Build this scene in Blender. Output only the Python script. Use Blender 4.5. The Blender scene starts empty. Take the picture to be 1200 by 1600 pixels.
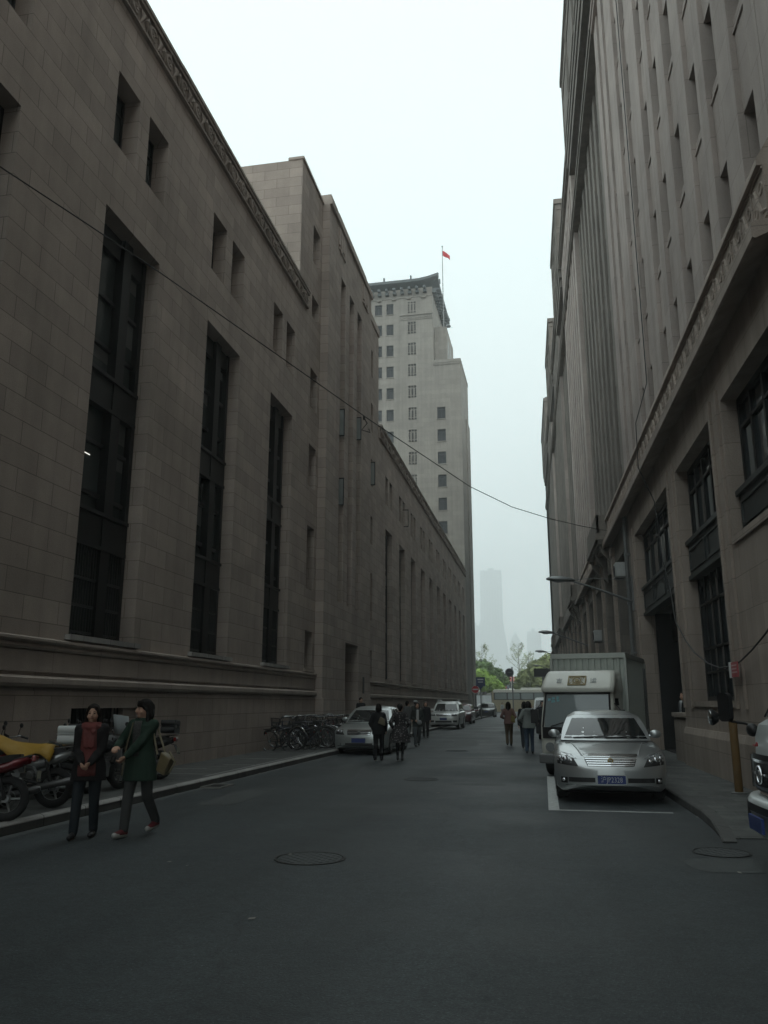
import bpy, bmesh, math, random
from mathutils import Vector, Matrix, noise
from mathutils.bvhtree import BVHTree
R = math.radians
rng = random.Random(7)
scene = bpy.context.scene
col = scene.collection

# ------------------------------------------------------------------ object helpers
def tag(o, label=None, cat=None, group=None, kind=None):
    if label: o["label"] = label
    if cat: o["category"] = cat
    if group: o["group"] = group
    if kind: o["kind"] = kind
    return o

def empty(name, loc=(0, 0, 0), rz=0.0, parent=None):
    o = bpy.data.objects.new(name, None)
    o.empty_display_size = 0.2
    o.location = loc
    o.rotation_euler = (0, 0, rz)
    if parent: o.parent = parent
    col.objects.link(o)
    return o

def copy_tree(o, parent=None):
    c = o.copy(); col.objects.link(c)
    if parent: c.parent = parent
    for ch in list(o.children): copy_tree(ch, c)
    return c

class MB:
    """collects primitives, build() links them as one mesh object"""
    def __init__(s):
        s.v = []; s.f = []; s.m = []; s.cur = 0
    def mat(s, i): s.cur = i; return s
    def add(s, vs, fs):
        n = len(s.v)
        s.v += [tuple(v) for v in vs]
        s.f += [tuple(i + n for i in f) for f in fs]
        s.m += [s.cur] * len(fs)
        return s
    def quad(s, a, b, c, d): return s.add([a, b, c, d], [(0, 1, 2, 3)])
    def box(s, x0, x1, y0, y1, z0, z1):
        v = [(x0, y0, z0), (x1, y0, z0), (x1, y1, z0), (x0, y1, z0), (x0, y0, z1), (x1, y0, z1), (x1, y1, z1), (x0, y1, z1)]
        return s.add(v, [(0, 3, 2, 1), (4, 5, 6, 7), (0, 1, 5, 4), (1, 2, 6, 5), (2, 3, 7, 6), (3, 0, 4, 7)])
    def obox(s, c, ax, ay, az):
        """oriented box: centre and three half-axis vectors"""
        c, ax, ay, az = Vector(c), Vector(ax), Vector(ay), Vector(az)
        v = [c + ax * i + ay * j + az * k for k in (-1, 1) for i, j in ((-1, -1), (1, -1), (1, 1), (-1, 1))]
        return s.add(v, [(0, 3, 2, 1), (4, 5, 6, 7), (0, 1, 5, 4), (1, 2, 6, 5), (2, 3, 7, 6), (3, 0, 4, 7)])
    def loft(s, rings, close=True, cap0=True, cap1=True):
        n = len(rings[0]); vs = [p for r in rings for p in r]; fs = []
        for i in range(len(rings) - 1):
            for j in range(n if close else n - 1):
                k = (j + 1) % n
                fs.append((i * n + j, i * n + k, (i + 1) * n + k, (i + 1) * n + j))
        if close and cap0: fs.append(tuple(range(n - 1, -1, -1)))
        if close and cap1: fs.append(tuple((len(rings) - 1) * n + j for j in range(n)))
        return s.add(vs, fs)
    def tube(s, pts, rad, n=8, cap=True):
        pts = [Vector(p) for p in pts]
        if not isinstance(rad, (list, tuple)): rad = [rad] * len(pts)
        rings = []; up = None
        for i, p in enumerate(pts):
            d = (pts[min(i + 1, len(pts) - 1)] - pts[max(i - 1, 0)])
            d = d.normalized() if d.length > 1e-9 else Vector((0, 0, 1))
            if up is None:
                up = Vector((0, 0, 1)) if abs(d.z) < 0.9 else Vector((1, 0, 0))
            a = d.cross(up)
            if a.length < 1e-6: a = d.cross(Vector((0, 1, 0)))
            a.normalize(); b = a.cross(d).normalized(); up = b
            rings.append([p + (a * math.cos(2 * math.pi * k / n) + b * math.sin(2 * math.pi * k / n)) * rad[i] for k in range(n)])
        return s.loft(rings, True, cap, cap)
    def cyl(s, p, q, r0, r1=None, n=12): return s.tube([p, q], [r0, r0 if r1 is None else r1], n)
    def ball(s, c, r, n=10, m=7):
        if not isinstance(r, (list, tuple)): r = (r, r, r)
        rings = []
        for i in range(1, m):
            t = math.pi * i / m
            rings.append([(c[0] + r[0] * math.sin(t) * math.cos(2 * math.pi * k / n), c[1] + r[1] * math.sin(t) * math.sin(2 * math.pi * k / n), c[2] - r[2] * math.cos(t)) for k in range(n)])
        b = len(s.v); s.loft(rings, True, False, False)
        s.v += [(c[0], c[1], c[2] - r[2]), (c[0], c[1], c[2] + r[2])]
        lo, hi = len(s.v) - 2, len(s.v) - 1; L = b + (m - 2) * n
        for k in range(n):
            s.f.append((lo, b + (k + 1) % n, b + k)); s.m.append(s.cur)
            s.f.append((hi, L + k, L + (k + 1) % n)); s.m.append(s.cur)
        return s
    def capsule(s, p, q, r0, r1, n=12):
        p, q = Vector(p), Vector(q); d = q - p; L = d.length
        d = d / L if L > 1e-9 else Vector((0, 0, 1))
        pts = []; rad = []
        for t in (-0.99, -0.8, -0.5, 0): pts.append(p + d * (r0 * t)); rad.append(r0 * math.sqrt(1 - t * t))
        for t in (0, .5, .8, .99): pts.append(q + d * (r1 * t)); rad.append(r1 * math.sqrt(1 - t * t))
        return s.tube(pts, rad, n)
    def torus(s, c, R_, r, axis='x', n=24, m=8, a0=0, a1=2 * math.pi, squash=1.0):
        full = abs(a1 - a0 - 2 * math.pi) < 1e-6
        rings = []
        for i in range(n if full else n + 1):
            t = a0 + (a1 - a0) * i / n
            ring = []
            for j in range(m):
                u = 2 * math.pi * j / m
                rr = R_ + r * math.cos(u); w = r * squash * math.sin(u)
                p = {'x': (w, rr * math.cos(t), rr * math.sin(t)), 'y': (rr * math.cos(t), w, rr * math.sin(t)), 'z': (rr * math.cos(t), rr * math.sin(t), w)}[axis]
                ring.append((c[0] + p[0], c[1] + p[1], c[2] + p[2]))
            rings.append(ring)
        if full: rings.append(rings[0])
        return s.loft(rings, True, not full, not full)
    def lathe(s, prof, c=(0, 0, 0), axis='x', n=20):
        """prof: (offset along axis, radius)"""
        rings = []
        for a, r in prof:
            ring = []
            for k in range(n):
                t = 2 * math.pi * k / n; u, w = r * math.cos(t), r * math.sin(t)
                p = {'x': (a, u, w), 'y': (w, a, u), 'z': (u, w, a)}[axis]
                ring.append((c[0] + p[0], c[1] + p[1], c[2] + p[2]))
            rings.append(ring)
        return s.loft(rings)
    def prism(s, poly, axis, a0, a1):
        """extrude a 2D polygon; axis 'x': poly is (y,z); 'y': (x,z); 'z': (x,y)"""
        def P(u, w, a): return {'x': (a, u, w), 'y': (u, a, w), 'z': (u, w, a)}[axis]
        return s.loft([[P(u, w, a0) for u, w in poly], [P(u, w, a1) for u, w in poly]])
    def mesh(s, name, mats):
        me = bpy.data.meshes.new(name)
        me.from_pydata(s.v, [], s.f)
        for m in (mats if isinstance(mats, (list, tuple)) else [mats]): me.materials.append(m)
        if len(me.polygons) == len(s.m): me.polygons.foreach_set("material_index", s.m)
        bm = bmesh.new(); bm.from_mesh(me)
        bmesh.ops.recalc_face_normals(bm, faces=bm.faces)
        bm.to_mesh(me); bm.free()
        return me
    def build(s, name, mats, parent=None, smooth=None, bevel=0.0, loc=None, rz=0.0):
        me = s.mesh(name, mats)
        o = bpy.data.objects.new(name, me); col.objects.link(o)
        if parent: o.parent = parent
        if loc: o.location = loc
        if rz: o.rotation_euler = (0, 0, rz)
        if smooth is not None:
            me.shade_smooth(); me.set_sharp_from_angle(angle=R(smooth))
        if bevel:
            b = o.modifiers.new("bevel", 'BEVEL'); b.width = bevel; b.segments = 2; b.limit_method = 'ANGLE'
        return o

def remeshed(mb, voxel, smooth_it=4):
    """union of overlapping closed shapes as one continuous skin"""
    me = mb.mesh("tmp", [])
    o = bpy.data.objects.new("tmp", me); col.objects.link(o)
    r = o.modifiers.new("r", 'REMESH'); r.mode = 'VOXEL'; r.voxel_size = voxel
    if smooth_it:
        s_ = o.modifiers.new("s", 'SMOOTH'); s_.factor = 0.5; s_.iterations = smooth_it
    dg = bpy.context.evaluated_depsgraph_get()
    out = bpy.data.meshes.new_from_object(o.evaluated_get(dg))
    bpy.data.objects.remove(o); bpy.data.meshes.remove(me)
    out.shade_smooth()
    return out

def mesh_obj(name, me, mats, parent=None):
    me.materials.clear()
    for m in (mats if isinstance(mats, (list, tuple)) else [mats]): me.materials.append(m)
    o = bpy.data.objects.new(name, me); col.objects.link(o)
    if parent: o.parent = parent
    return o

def text_obj(name, body, size, m, parent=None, matrix=None, extrude=0.002, stretch=1.0):
    cu = bpy.data.curves.new(name, 'FONT'); cu.body = body; cu.size = size; cu.extrude = extrude
    cu.offset = -0.0015 * size / .1; cu.align_x = 'CENTER'; cu.align_y = 'CENTER'; cu.resolution_u = 2
    t = bpy.data.objects.new("tmp", cu); col.objects.link(t)
    dg = bpy.context.evaluated_depsgraph_get()
    me = bpy.data.meshes.new_from_object(t.evaluated_get(dg))
    bpy.data.objects.remove(t)
    if stretch != 1.0:
        me.transform(Matrix.Scale(stretch, 4, Vector((1, 0, 0))))
    me.name = name
    o = mesh_obj(name, me, m, parent)
    if matrix is not None: o.matrix_local = matrix
    return o
# text standing upright and read from -y
UPRIGHT = Matrix.Rotation(R(90), 4, 'X')

# ------------------------------------------------------------------ materials
def nodes(name):
    m = bpy.data.materials.new(name); m.use_nodes = True
    nt = m.node_tree; b = nt.nodes["Principled BSDF"]
    return m, nt, b

def N(nt, t, **kw):
    n = nt.nodes.new(t)
    for k, v in kw.items(): setattr(n, k, v)
    return n

def mat(name, c, rough=0.6, metal=0.0, var=0.12, scale=6.0, bump=0.0, coat=0.0, bscale=60.0, spec=0.5):
    m, nt, b = nodes(name)
    c = tuple(c) + (1,)
    b.inputs["Roughness"].default_value = rough
    b.inputs["Metallic"].default_value = metal
    b.inputs["Coat Weight"].default_value = coat
    b.inputs["Coat Roughness"].default_value = 0.06
    b.inputs["Specular IOR Level"].default_value = spec
    tc = N(nt, "ShaderNodeTexCoord")
    nz = N(nt, "ShaderNodeTexNoise"); nz.inputs["Scale"].default_value = scale; nz.inputs["Detail"].default_value = 4
    nt.links.new(tc.outputs["Object"], nz.inputs["Vector"])
    mx = N(nt, "ShaderNodeMix", data_type='RGBA')
    mx.inputs["A"].default_value = tuple(x * (1 - var) for x in c[:3]) + (1,)
    mx.inputs["B"].default_value = tuple(min(1, x * (1 + var)) for x in c[:3]) + (1,)
    nt.links.new(nz.outputs["Fac"], mx.inputs["Factor"])
    nt.links.new(mx.outputs["Result"], b.inputs["Base Color"])
    if bump:
        n2 = N(nt, "ShaderNodeTexNoise"); n2.inputs["Scale"].default_value = bscale; n2.inputs["Detail"].default_value = 3
        nt.links.new(tc.outputs["Object"], n2.inputs["Vector"])
        bp = N(nt, "ShaderNodeBump"); bp.inputs["Strength"].default_value = bump; bp.inputs["Distance"].default_value = 0.02
        nt.links.new(n2.outputs["Fac"], bp.inputs["Height"]); nt.links.new(bp.outputs["Normal"], b.inputs["Normal"])
    return m

def stone(name, c1, c2, bw=1.0, rh=0.42, mortar=0.7, stain=0.35, msize=0.008, rough=0.85, joints=True, streak=1.0):
    """ashlar in the (y + x, z) plane of the object, weathered"""
    m, nt, b = nodes(name)
    b.inputs["Roughness"].default_value = rough
    b.inputs["Specular IOR Level"].default_value = 0.3
    tc = N(nt, "ShaderNodeTexCoord"); sp = N(nt, "ShaderNodeSeparateXYZ")
    nt.links.new(tc.outputs["Object"], sp.inputs["Vector"])
    ad = N(nt, "ShaderNodeMath", operation='ADD'); nt.links.new(sp.outputs["X"], ad.inputs[0]); nt.links.new(sp.outputs["Y"], ad.inputs[1])
    cb = N(nt, "ShaderNodeCombineXYZ"); nt.links.new(ad.outputs[0], cb.inputs["X"]); nt.links.new(sp.outputs["Z"], cb.inputs["Y"])
    br = N(nt, "ShaderNodeTexBrick"); br.offset = 0.5; br.squash = 1.0
    br.inputs["Scale"].default_value = 1.0; br.inputs["Brick Width"].default_value = bw; br.inputs["Row Height"].default_value = rh
    br.inputs["Mortar Size"].default_value = msize if joints else 0.0; br.inputs["Mortar Smooth"].default_value = 0.2; br.inputs["Bias"].default_value = 0.0
    br.inputs["Color1"].default_value = tuple(c1) + (1,); br.inputs["Color2"].default_value = tuple(c2) + (1,)
    br.inputs["Mortar"].default_value = tuple(x * mortar for x in c1) + (1,)
    nt.links.new(cb.outputs[0], br.inputs["Vector"])
    # weathering: broad blotches and rain streaks running down the wall
    n1 = N(nt, "ShaderNodeTexNoise"); n1.inputs["Scale"].default_value = 0.45; n1.inputs["Detail"].default_value = 6; n1.inputs["Roughness"].default_value = 0.65
    nt.links.new(tc.outputs["Object"], n1.inputs["Vector"])
    mp = N(nt, "ShaderNodeMapping"); mp.inputs["Scale"].default_value = (3.0, 3.0, 0.12)
    nt.links.new(tc.outputs["Object"], mp.inputs["Vector"])
    n2 = N(nt, "ShaderNodeTexNoise"); n2.inputs["Scale"].default_value = 1.0; n2.inputs["Detail"].default_value = 5
    nt.links.new(mp.outputs[0], n2.inputs["Vector"])
    n3 = N(nt, "ShaderNodeTexNoise"); n3.inputs["Scale"].default_value = 45; n3.inputs["Detail"].default_value = 4
    nt.links.new(tc.outputs["Object"], n3.inputs["Vector"])
    def rng_(src, lo, hi):
        r = N(nt, "ShaderNodeMapRange"); r.inputs["From Min"].default_value = 0.3; r.inputs["From Max"].default_value = 0.7
        r.inputs["To Min"].default_value = lo; r.inputs["To Max"].default_value = hi
        nt.links.new(src, r.inputs["Value"]); return r.outputs[0]
    a = rng_(n1.outputs["Fac"], 1 - stain * 0.5, 1 + stain * 0.3)
    s2 = rng_(n2.outputs["Fac"], 1 - stain * 0.45 * streak, 1 + stain * 0.2 * streak)
    s3 = rng_(n3.outputs["Fac"], 0.93, 1.06)
    m1 = N(nt, "ShaderNodeMath", operation='MULTIPLY'); nt.links.new(a, m1.inputs[0]); nt.links.new(s2, m1.inputs[1])
    m2 = N(nt, "ShaderNodeMath", operation='MULTIPLY'); nt.links.new(m1.outputs[0], m2.inputs[0]); nt.links.new(s3, m2.inputs[1])
    vm = N(nt, "ShaderNodeVectorMath", operation='SCALE'); nt.links.new(br.outputs["Color"], vm.inputs[0]); nt.links.new(m2.outputs[0], vm.inputs["Scale"])
    nt.links.new(vm.outputs[0], b.inputs["Base Color"])
    bp = N(nt, "ShaderNodeBump"); bp.inputs["Strength"].default_value = 0.35; bp.inputs["Distance"].default_value = 0.02
    sub = N(nt, "ShaderNodeMath", operation='SUBTRACT'); nt.links.new(n3.outputs["Fac"], sub.inputs[0]); nt.links.new(br.outputs["Fac"], sub.inputs[1])
    nt.links.new(sub.outputs[0], bp.inputs["Height"]); nt.links.new(bp.outputs["Normal"], b.inputs["Normal"])
    return m

def glass(name, c=(0.02, 0.025, 0.028), rough=0.06, wavy=0.03, spec=0.5):
    m, nt, b = nodes(name)
    b.inputs["Base Color"].default_value = tuple(c) + (1,)
    b.inputs["Roughness"].default_value = rough
    b.inputs["Specular IOR Level"].default_value = spec
    tc = N(nt, "ShaderNodeTexCoord"); nz = N(nt, "ShaderNodeTexNoise"); nz.inputs["Scale"].default_value = 1.3
    nt.links.new(tc.outputs["Object"], nz.inputs["Vector"])
    bp = N(nt, "ShaderNodeBump"); bp.inputs["Strength"].default_value = wavy; bp.inputs["Distance"].default_value = 0.2
    nt.links.new(nz.outputs["Fac"], bp.inputs["Height"]); nt.links.new(bp.outputs["Normal"], b.inputs["Normal"])
    return m

def emit(name, c, s):
    m, nt, b = nodes(name)
    b.inputs["Base Color"].default_value = (0.5, 0.5, 0.5, 1)
    b.inputs["Emission Color"].default_value = tuple(c) + (1,); b.inputs["Emission Strength"].default_value = s
    return m

M = {}
M['stoneL'] = stone("limestone_blocks", (0.450, 0.382, 0.335), (0.365, 0.310, 0.272), bw=1.05, rh=0.42, mortar=0.46, stain=0.42, streak=0.5)
M['stoneLp'] = stone("limestone_trim", (0.440, 0.378, 0.333), (0.400, 0.343, 0.303), bw=1.6, rh=3, mortar=0.6, stain=0.4, streak=0.5)
M['carve'] = stone("carved_limestone", (0.36, 0.31, 0.272), (0.33, 0.284, 0.25), joints=False, stain=0.5)
M['stoneR'] = stone("granite_facing", (0.410, 0.352, 0.318), (0.365, 0.314, 0.284), bw=1.3, rh=0.84, mortar=0.62, stain=0.35, msize=0.007)
M['stoneRb'] = stone("granite_base", (0.375, 0.312, 0.266), (0.320, 0.266, 0.227), bw=1.1, rh=0.62, mortar=0.6, stain=0.4)
M['stoneRd'] = stone("darker_granite", (0.215, 0.192, 0.168), (0.185, 0.165, 0.145), bw=1.1, rh=0.6, mortar=0.7, stain=0.45)  # darker granite for the recessed, attic and far sections
M['stoneT'] = stone("tower_granite", (0.272, 0.254, 0.226), (0.242, 0.226, 0.202), bw=1.4, rh=0.62, mortar=0.82, stain=0.3, msize=0.02)
M['stoneC'] = stone("corner_granite", (0.25, 0.23, 0.20), (0.22, 0.205, 0.18), bw=1.2, rh=0.5, mortar=0.7, stain=0.3)
M['bronze'] = mat("dark_bronze_frame", (0.011, 0.013, 0.013), 0.45, 0.4, 0.25)
M['bronze2'] = mat("bronze_panel", (0.040, 0.046, 0.045), 0.5, 0.3, 0.3, bump=0.2)
M['glass'] = glass("dark_window_glass", (.046, .056, .056), .08, .05)
M['glassb'] = glass("bright_window_glass", (0.03, 0.04, 0.045), 0.05, 0.02)
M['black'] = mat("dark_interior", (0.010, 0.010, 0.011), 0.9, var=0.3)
M['rubber'] = mat("tyre_rubber", (0.016, 0.016, 0.017), 0.8, var=0.2)
M['plastic'] = mat("black_plastic", (0.014, 0.014, 0.015), 0.5, var=0.2)
M['chrome'] = mat("chrome", (0.62, 0.64, 0.65), 0.16, 1.0, 0.05)
M['alloy'] = mat("alloy_rim", (0.42, 0.43, 0.44), 0.35, 0.9, 0.1)
M['white'] = mat("white_paint", (0.72, 0.74, 0.73), 0.4, 0, 0.06, coat=0.4)
M['grey'] = mat("grey_metal", (0.16, 0.165, 0.165), 0.5, 0.4, 0.2)
M['galv'] = mat("galvanised_steel", (0.23, 0.24, 0.24), 0.45, 0.7, 0.25)
M['red'] = mat("red_paint", (0.36, 0.018, 0.022), 0.35, 0, 0.15, coat=0.4)
M['lamp'] = emit("lit_ceiling_lamp", (1.0, 0.98, 0.9), 0.9)
M['cable'] = mat("cable_sheath", (0.012, 0.012, 0.012), 0.6)
M['concrete'] = mat("concrete", (0.22, 0.215, 0.2), 0.85, var=0.2, bump=0.3)
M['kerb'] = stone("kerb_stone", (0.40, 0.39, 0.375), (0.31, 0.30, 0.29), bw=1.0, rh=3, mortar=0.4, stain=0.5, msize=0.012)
M['kerbd'] = stone("dark_kerb_stone", (0.105, 0.105, 0.10), (0.085, 0.085, 0.082), bw=1.0, rh=3, mortar=0.4, stain=0.5, msize=0.012)  # darker kerb stone, below the paler left edge and along the right
M['canopy'] = mat("black_canopy_fabric", (0.012, 0.012, 0.013), 0.7)

M['leafglass'] = glass("see_through_casement_glass", (0.45, 0.50, 0.50), 0.08, 0.02)  # pale base colour stands in for sky reflected in the open leaves
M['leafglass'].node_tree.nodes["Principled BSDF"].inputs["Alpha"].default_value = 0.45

def split_pieces(o, gap=.04):
    """one object per separate piece: islands whose boxes nearly touch stay together"""
    bm = bmesh.new(); bm.from_mesh(o.data); bm.verts.ensure_lookup_table()
    seen = set(); isl = []
    for v in bm.verts:
        if v.index in seen: continue
        st = [v]; seen.add(v.index); comp = []
        while st:
            q = st.pop(); comp.append(q.index)
            for e in q.link_edges:
                w = e.other_vert(q)
                if w.index not in seen: seen.add(w.index); st.append(w)
        P = [bm.verts[i].co for i in comp]
        isl.append([set(comp), [min(p[k] for p in P) - gap / 2 for k in range(3)], [max(p[k] for p in P) + gap / 2 for k in range(3)]])
    bm.free()
    done = False
    while not done:
        done = True; out = []
        for a in isl:
            for b in out:
                if all(a[1][k] <= b[2][k] and b[1][k] <= a[2][k] for k in range(3)):
                    b[0] |= a[0]; b[1] = [min(x, y) for x, y in zip(a[1], b[1])]; b[2] = [max(x, y) for x, y in zip(a[2], b[2])]; done = False; break
            else: out.append(a)
        isl = out
    if len(isl) < 2 or len(isl) > 99: return
    src = o.data
    for n, (ids, _, _) in enumerate(isl):
        me = src.copy(); bm = bmesh.new(); bm.from_mesh(me); bm.verts.ensure_lookup_table()
        bmesh.ops.delete(bm, geom=[v for v in bm.verts if v.index not in ids], context='VERTS'); bm.to_mesh(me); bm.free()
        if n == 0: o.data = me
        else:
            c = o.copy(); c.data = me; col.objects.link(c)
# ------------------------------------------------------------------ camera, world, sun
CAM_H = 1.55
cam = bpy.data.cameras.new("camera"); co = bpy.data.objects.new("camera", cam); col.objects.link(co)
cam.sensor_fit = 'HORIZONTAL'; cam.sensor_width = 36.0; cam.lens = 1270.0 / 1200 * 36
cam.clip_start = 0.05; cam.clip_end = 6000
co.location = (0, 0, CAM_H)
co.rotation_euler = (R(90 + 13.248), 0, R(9.742))
scene.camera = co

SUN_EL, SUN_ROT = 36.0, 137.0
w = bpy.data.worlds.new("World"); scene.world = w; w.use_nodes = True
nt = w.node_tree; bg = nt.nodes["Background"]
sky = N(nt, "ShaderNodeTexSky", sky_type='NISHITA'); sky.sun_disc = False
sky.sun_elevation = R(SUN_EL); sky.sun_rotation = R(SUN_ROT); sky.air_density = 2.0; sky.dust_density = 6.0; sky.ozone_density = 1.0
hs = N(nt, "ShaderNodeHueSaturation"); hs.inputs["Saturation"].default_value = 0.25
nt.links.new(sky.outputs[0], hs.inputs["Color"])
mx = N(nt, "ShaderNodeMix", data_type='RGBA'); mx.inputs["Factor"].default_value = 0.85
mx.inputs["B"].default_value = (13.3, 15.2, 15.3, 1)      # the cloud layer in front of the blue
nt.links.new(hs.outputs[0], mx.inputs["A"]); nt.links.new(mx.outputs["Result"], bg.inputs["Color"])
bg.inputs["Strength"].default_value = 0.1
sl = bpy.data.lights.new("sun", 'SUN'); sl.energy = 0.6; sl.angle = R(40); sl.color = (1.0, 0.97, 0.92)
so = bpy.data.objects.new("sun", sl); col.objects.link(so)
so.rotation_euler = (R(90 - SUN_EL), 0, R(180 - SUN_ROT))
vs = scene.view_settings; vs.view_transform = 'Standard'; vs.look = 'None'; vs.exposure = 0.0; vs.gamma = 1.0
cy = scene.cycles; cy.use_denoising = True; cy.max_bounces = 7; cy.diffuse_bounces = 4; cy.glossy_bounces = 3; cy.volume_bounces = 2
cy.transmission_bounces = 2; cy.transparent_max_bounces = 4; cy.sample_clamp_indirect = 6.0

# ------------------------------------------------------------------ ground
LA = R(1.055)
LX = -8.63
def Lw(x, s, z=0.0):
    """left-hand building coordinates (offset from wall, distance along it) to the world"""
    return Vector((LX + x * math.cos(LA) + s * math.sin(LA), s * math.cos(LA) - x * math.sin(LA), z))

def asphalt():
    m, nt, b = nodes("asphalt")
    tc = N(nt, "ShaderNodeTexCoord")
    def noise_(sc, det=4, ro=0.6, mp=None):
        n = N(nt, "ShaderNodeTexNoise"); n.inputs["Scale"].default_value = sc; n.inputs["Detail"].default_value = det; n.inputs["Roughness"].default_value = ro
        if mp:
            k = N(nt, "ShaderNodeMapping"); k.inputs["Scale"].default_value = mp
            nt.links.new(tc.outputs["Object"], k.inputs["Vector"]); nt.links.new(k.outputs[0], n.inputs["Vector"])
        else: nt.links.new(tc.outputs["Object"], n.inputs["Vector"])
        return n.outputs["Fac"]
    big = noise_(0.35, 5, 0.6); wheel = noise_(1.0, 3, 0.5, (1.1, 0.06, 1)); fine = noise_(55, 3, 0.75); mid = noise_(6, 5, 0.7)
    def cr(src, p0, v0, p1, v1):
        r = N(nt, "ShaderNodeMapRange"); r.inputs["From Min"].default_value = p0; r.inputs["From Max"].default_value = p1
        r.inputs["To Min"].default_value = v0; r.inputs["To Max"].default_value = v1; nt.links.new(src, r.inputs["Value"]); return r.outputs[0]
    f = None
    gr = noise_(17, 6, 0.8)
    for x in (cr(gr, .32, .55, .68, 1.5), cr(fine, .64, 1.0, .70, 2.4), cr(big, .3, .76, .7, 1.20), cr(wheel, .35, .82, .65, 1.18), cr(fine, .3, .40, .7, 1.65), cr(mid, .3, .80, .7, 1.20)):
        if f is None: f = x
        else:
            k = N(nt, "ShaderNodeMath", operation='MULTIPLY'); nt.links.new(f, k.inputs[0]); nt.links.new(x, k.inputs[1]); f = k.outputs[0]
    # hairline cracks
    vo = N(nt, "ShaderNodeTexVoronoi", feature='DISTANCE_TO_EDGE'); vo.inputs["Scale"].default_value = 0.33
    wn = N(nt, "ShaderNodeTexNoise"); wn.inputs["Scale"].default_value = 2.2; wn.inputs["Detail"].default_value = 5
    nt.links.new(tc.outputs["Object"], wn.inputs["Vector"])
    va = N(nt, "ShaderNodeVectorMath", operation='MULTIPLY_ADD'); va.inputs[1].default_value = (0.5, 0.5, 0)
    nt.links.new(wn.outputs["Color"], va.inputs[0]); nt.links.new(tc.outputs["Object"], va.inputs[2]); nt.links.new(va.outputs[0], vo.inputs["Vector"])
    ck = cr(vo.outputs["Distance"], 0.0, 0.74, 0.006, 1.0)
    k = N(nt, "ShaderNodeMath", operation='MULTIPLY'); nt.links.new(f, k.inputs[0]); nt.links.new(ck, k.inputs[1])
    sc = N(nt, "ShaderNodeVectorMath", operation='SCALE'); sc.inputs[0].default_value = (0.033, 0.040, 0.042)
    nt.links.new(k.outputs[0], sc.inputs["Scale"]); nt.links.new(sc.outputs[0], b.inputs["Base Color"])
    nt.links.new(cr(big, .3, .48, .7, .70), b.inputs["Roughness"])
    b.inputs["Specular IOR Level"].default_value = 0.4
    bp = N(nt, "ShaderNodeBump"); bp.inputs["Strength"].default_value = 0.5; bp.inputs["Distance"].default_value = 0.01
    nt.links.new(fine, bp.inputs["Height"]); nt.links.new(bp.outputs["Normal"], b.inputs["Normal"])
    return m
M['asphalt'] = asphalt()
M['earth'] = mat("open_ground", (0.10, 0.105, 0.10), 0.9, var=0.2, scale=0.05)
def paving():
    m = stone("paving_slabs", (0.115, 0.118, 0.112), (0.075, 0.078, 0.075), bw=0.6, rh=0.3, mortar=0.55, stain=0.7, msize=0.01, rough=0.75)
    nt = m.node_tree
    br = [n for n in nt.nodes if n.type == 'TEX_BRICK'][0]; tc = [n for n in nt.nodes if n.type == 'TEX_COORD'][0]
    nt.links.new(tc.outputs["Object"], br.inputs["Vector"])
    return m
M['paving'] = paving()
M['line2'] = mat("faded_bay_paint", (0.20, 0.20, 0.195), 0.75, var=0.75, scale=9)
M['line'] = mat("worn_road_paint", (0.42, 0.43, 0.42), 0.7, var=0.45, scale=14)

tag(MB().box(-2600, 2600, -200, 3200, -0.6, -0.02).build("ground", M['earth']), kind="structure")
tag(MB().quad((-14, -30, 0), (14, -30, 0), (14, 170, 0), (-14, 170, 0)).build("road", M['asphalt']), kind="structure")
tag(MB().quad((-160, 124, 0.004), (160, 124, 0.004), (160, 141, 0.004), (-160, 141, 0.004)).build("cross_road", M['asphalt']), kind="structure")

KX = 2.22   # kerb face offset from the left wall
root = empty("left_pavement", Lw(0, 0), -LA); tag(root, kind="structure")
MB().box(-0.6, KX - 0.17, -8, 112, -0.05, 0.128).build("paving", M['paving'], root)
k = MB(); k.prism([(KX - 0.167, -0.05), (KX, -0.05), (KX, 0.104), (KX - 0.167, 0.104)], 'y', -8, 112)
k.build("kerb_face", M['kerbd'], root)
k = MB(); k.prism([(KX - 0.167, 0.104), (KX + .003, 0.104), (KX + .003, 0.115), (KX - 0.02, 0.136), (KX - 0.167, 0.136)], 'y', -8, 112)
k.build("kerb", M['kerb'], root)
k = MB(); k.quad((KX + .004, -8, .004), (KX + .17, -8, .004), (KX + .17, 112, .004), (KX + .004, 112, .004)); k.build("gutter", mat('gutter_cement', (.075, .082, .082), .8, 0, .35, 5, bump=.3), root)
k = MB()
for x0, x1, s0, w_ in ((.9, 2.0, 16.6, .10), (.5, 1.2, 17.9, .10), (1.1, 2.0, 19.2, .12), (.7, 1.7, 21.4, .10), (1.2, 1.95, 24.0, .10)): k.quad((x0, s0, .133), (x1, s0 + .05, .133), (x1, s0 + .05 + w_, .133), (x0, s0 + w_, .133))
k.quad((1.86, 16.2, .1335), (1.96, 16.2, .1335), (1.96, 24.4, .1335), (1.86, 24.4, .1335)); ko = k.build("road_marking", M['line2']); ko.location = root.location; ko.rotation_euler = root.rotation_euler
tag(ko, "worn white bay lines painted on the left pavement ahead of the bicycles", "road marking", kind="thing")
root = empty("right_pavement"); tag(root, kind="structure")
MB().box(2.46, 4.4, 12.2, 122, -0.05, 0.128).build("paving", M['paving'], root)
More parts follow.
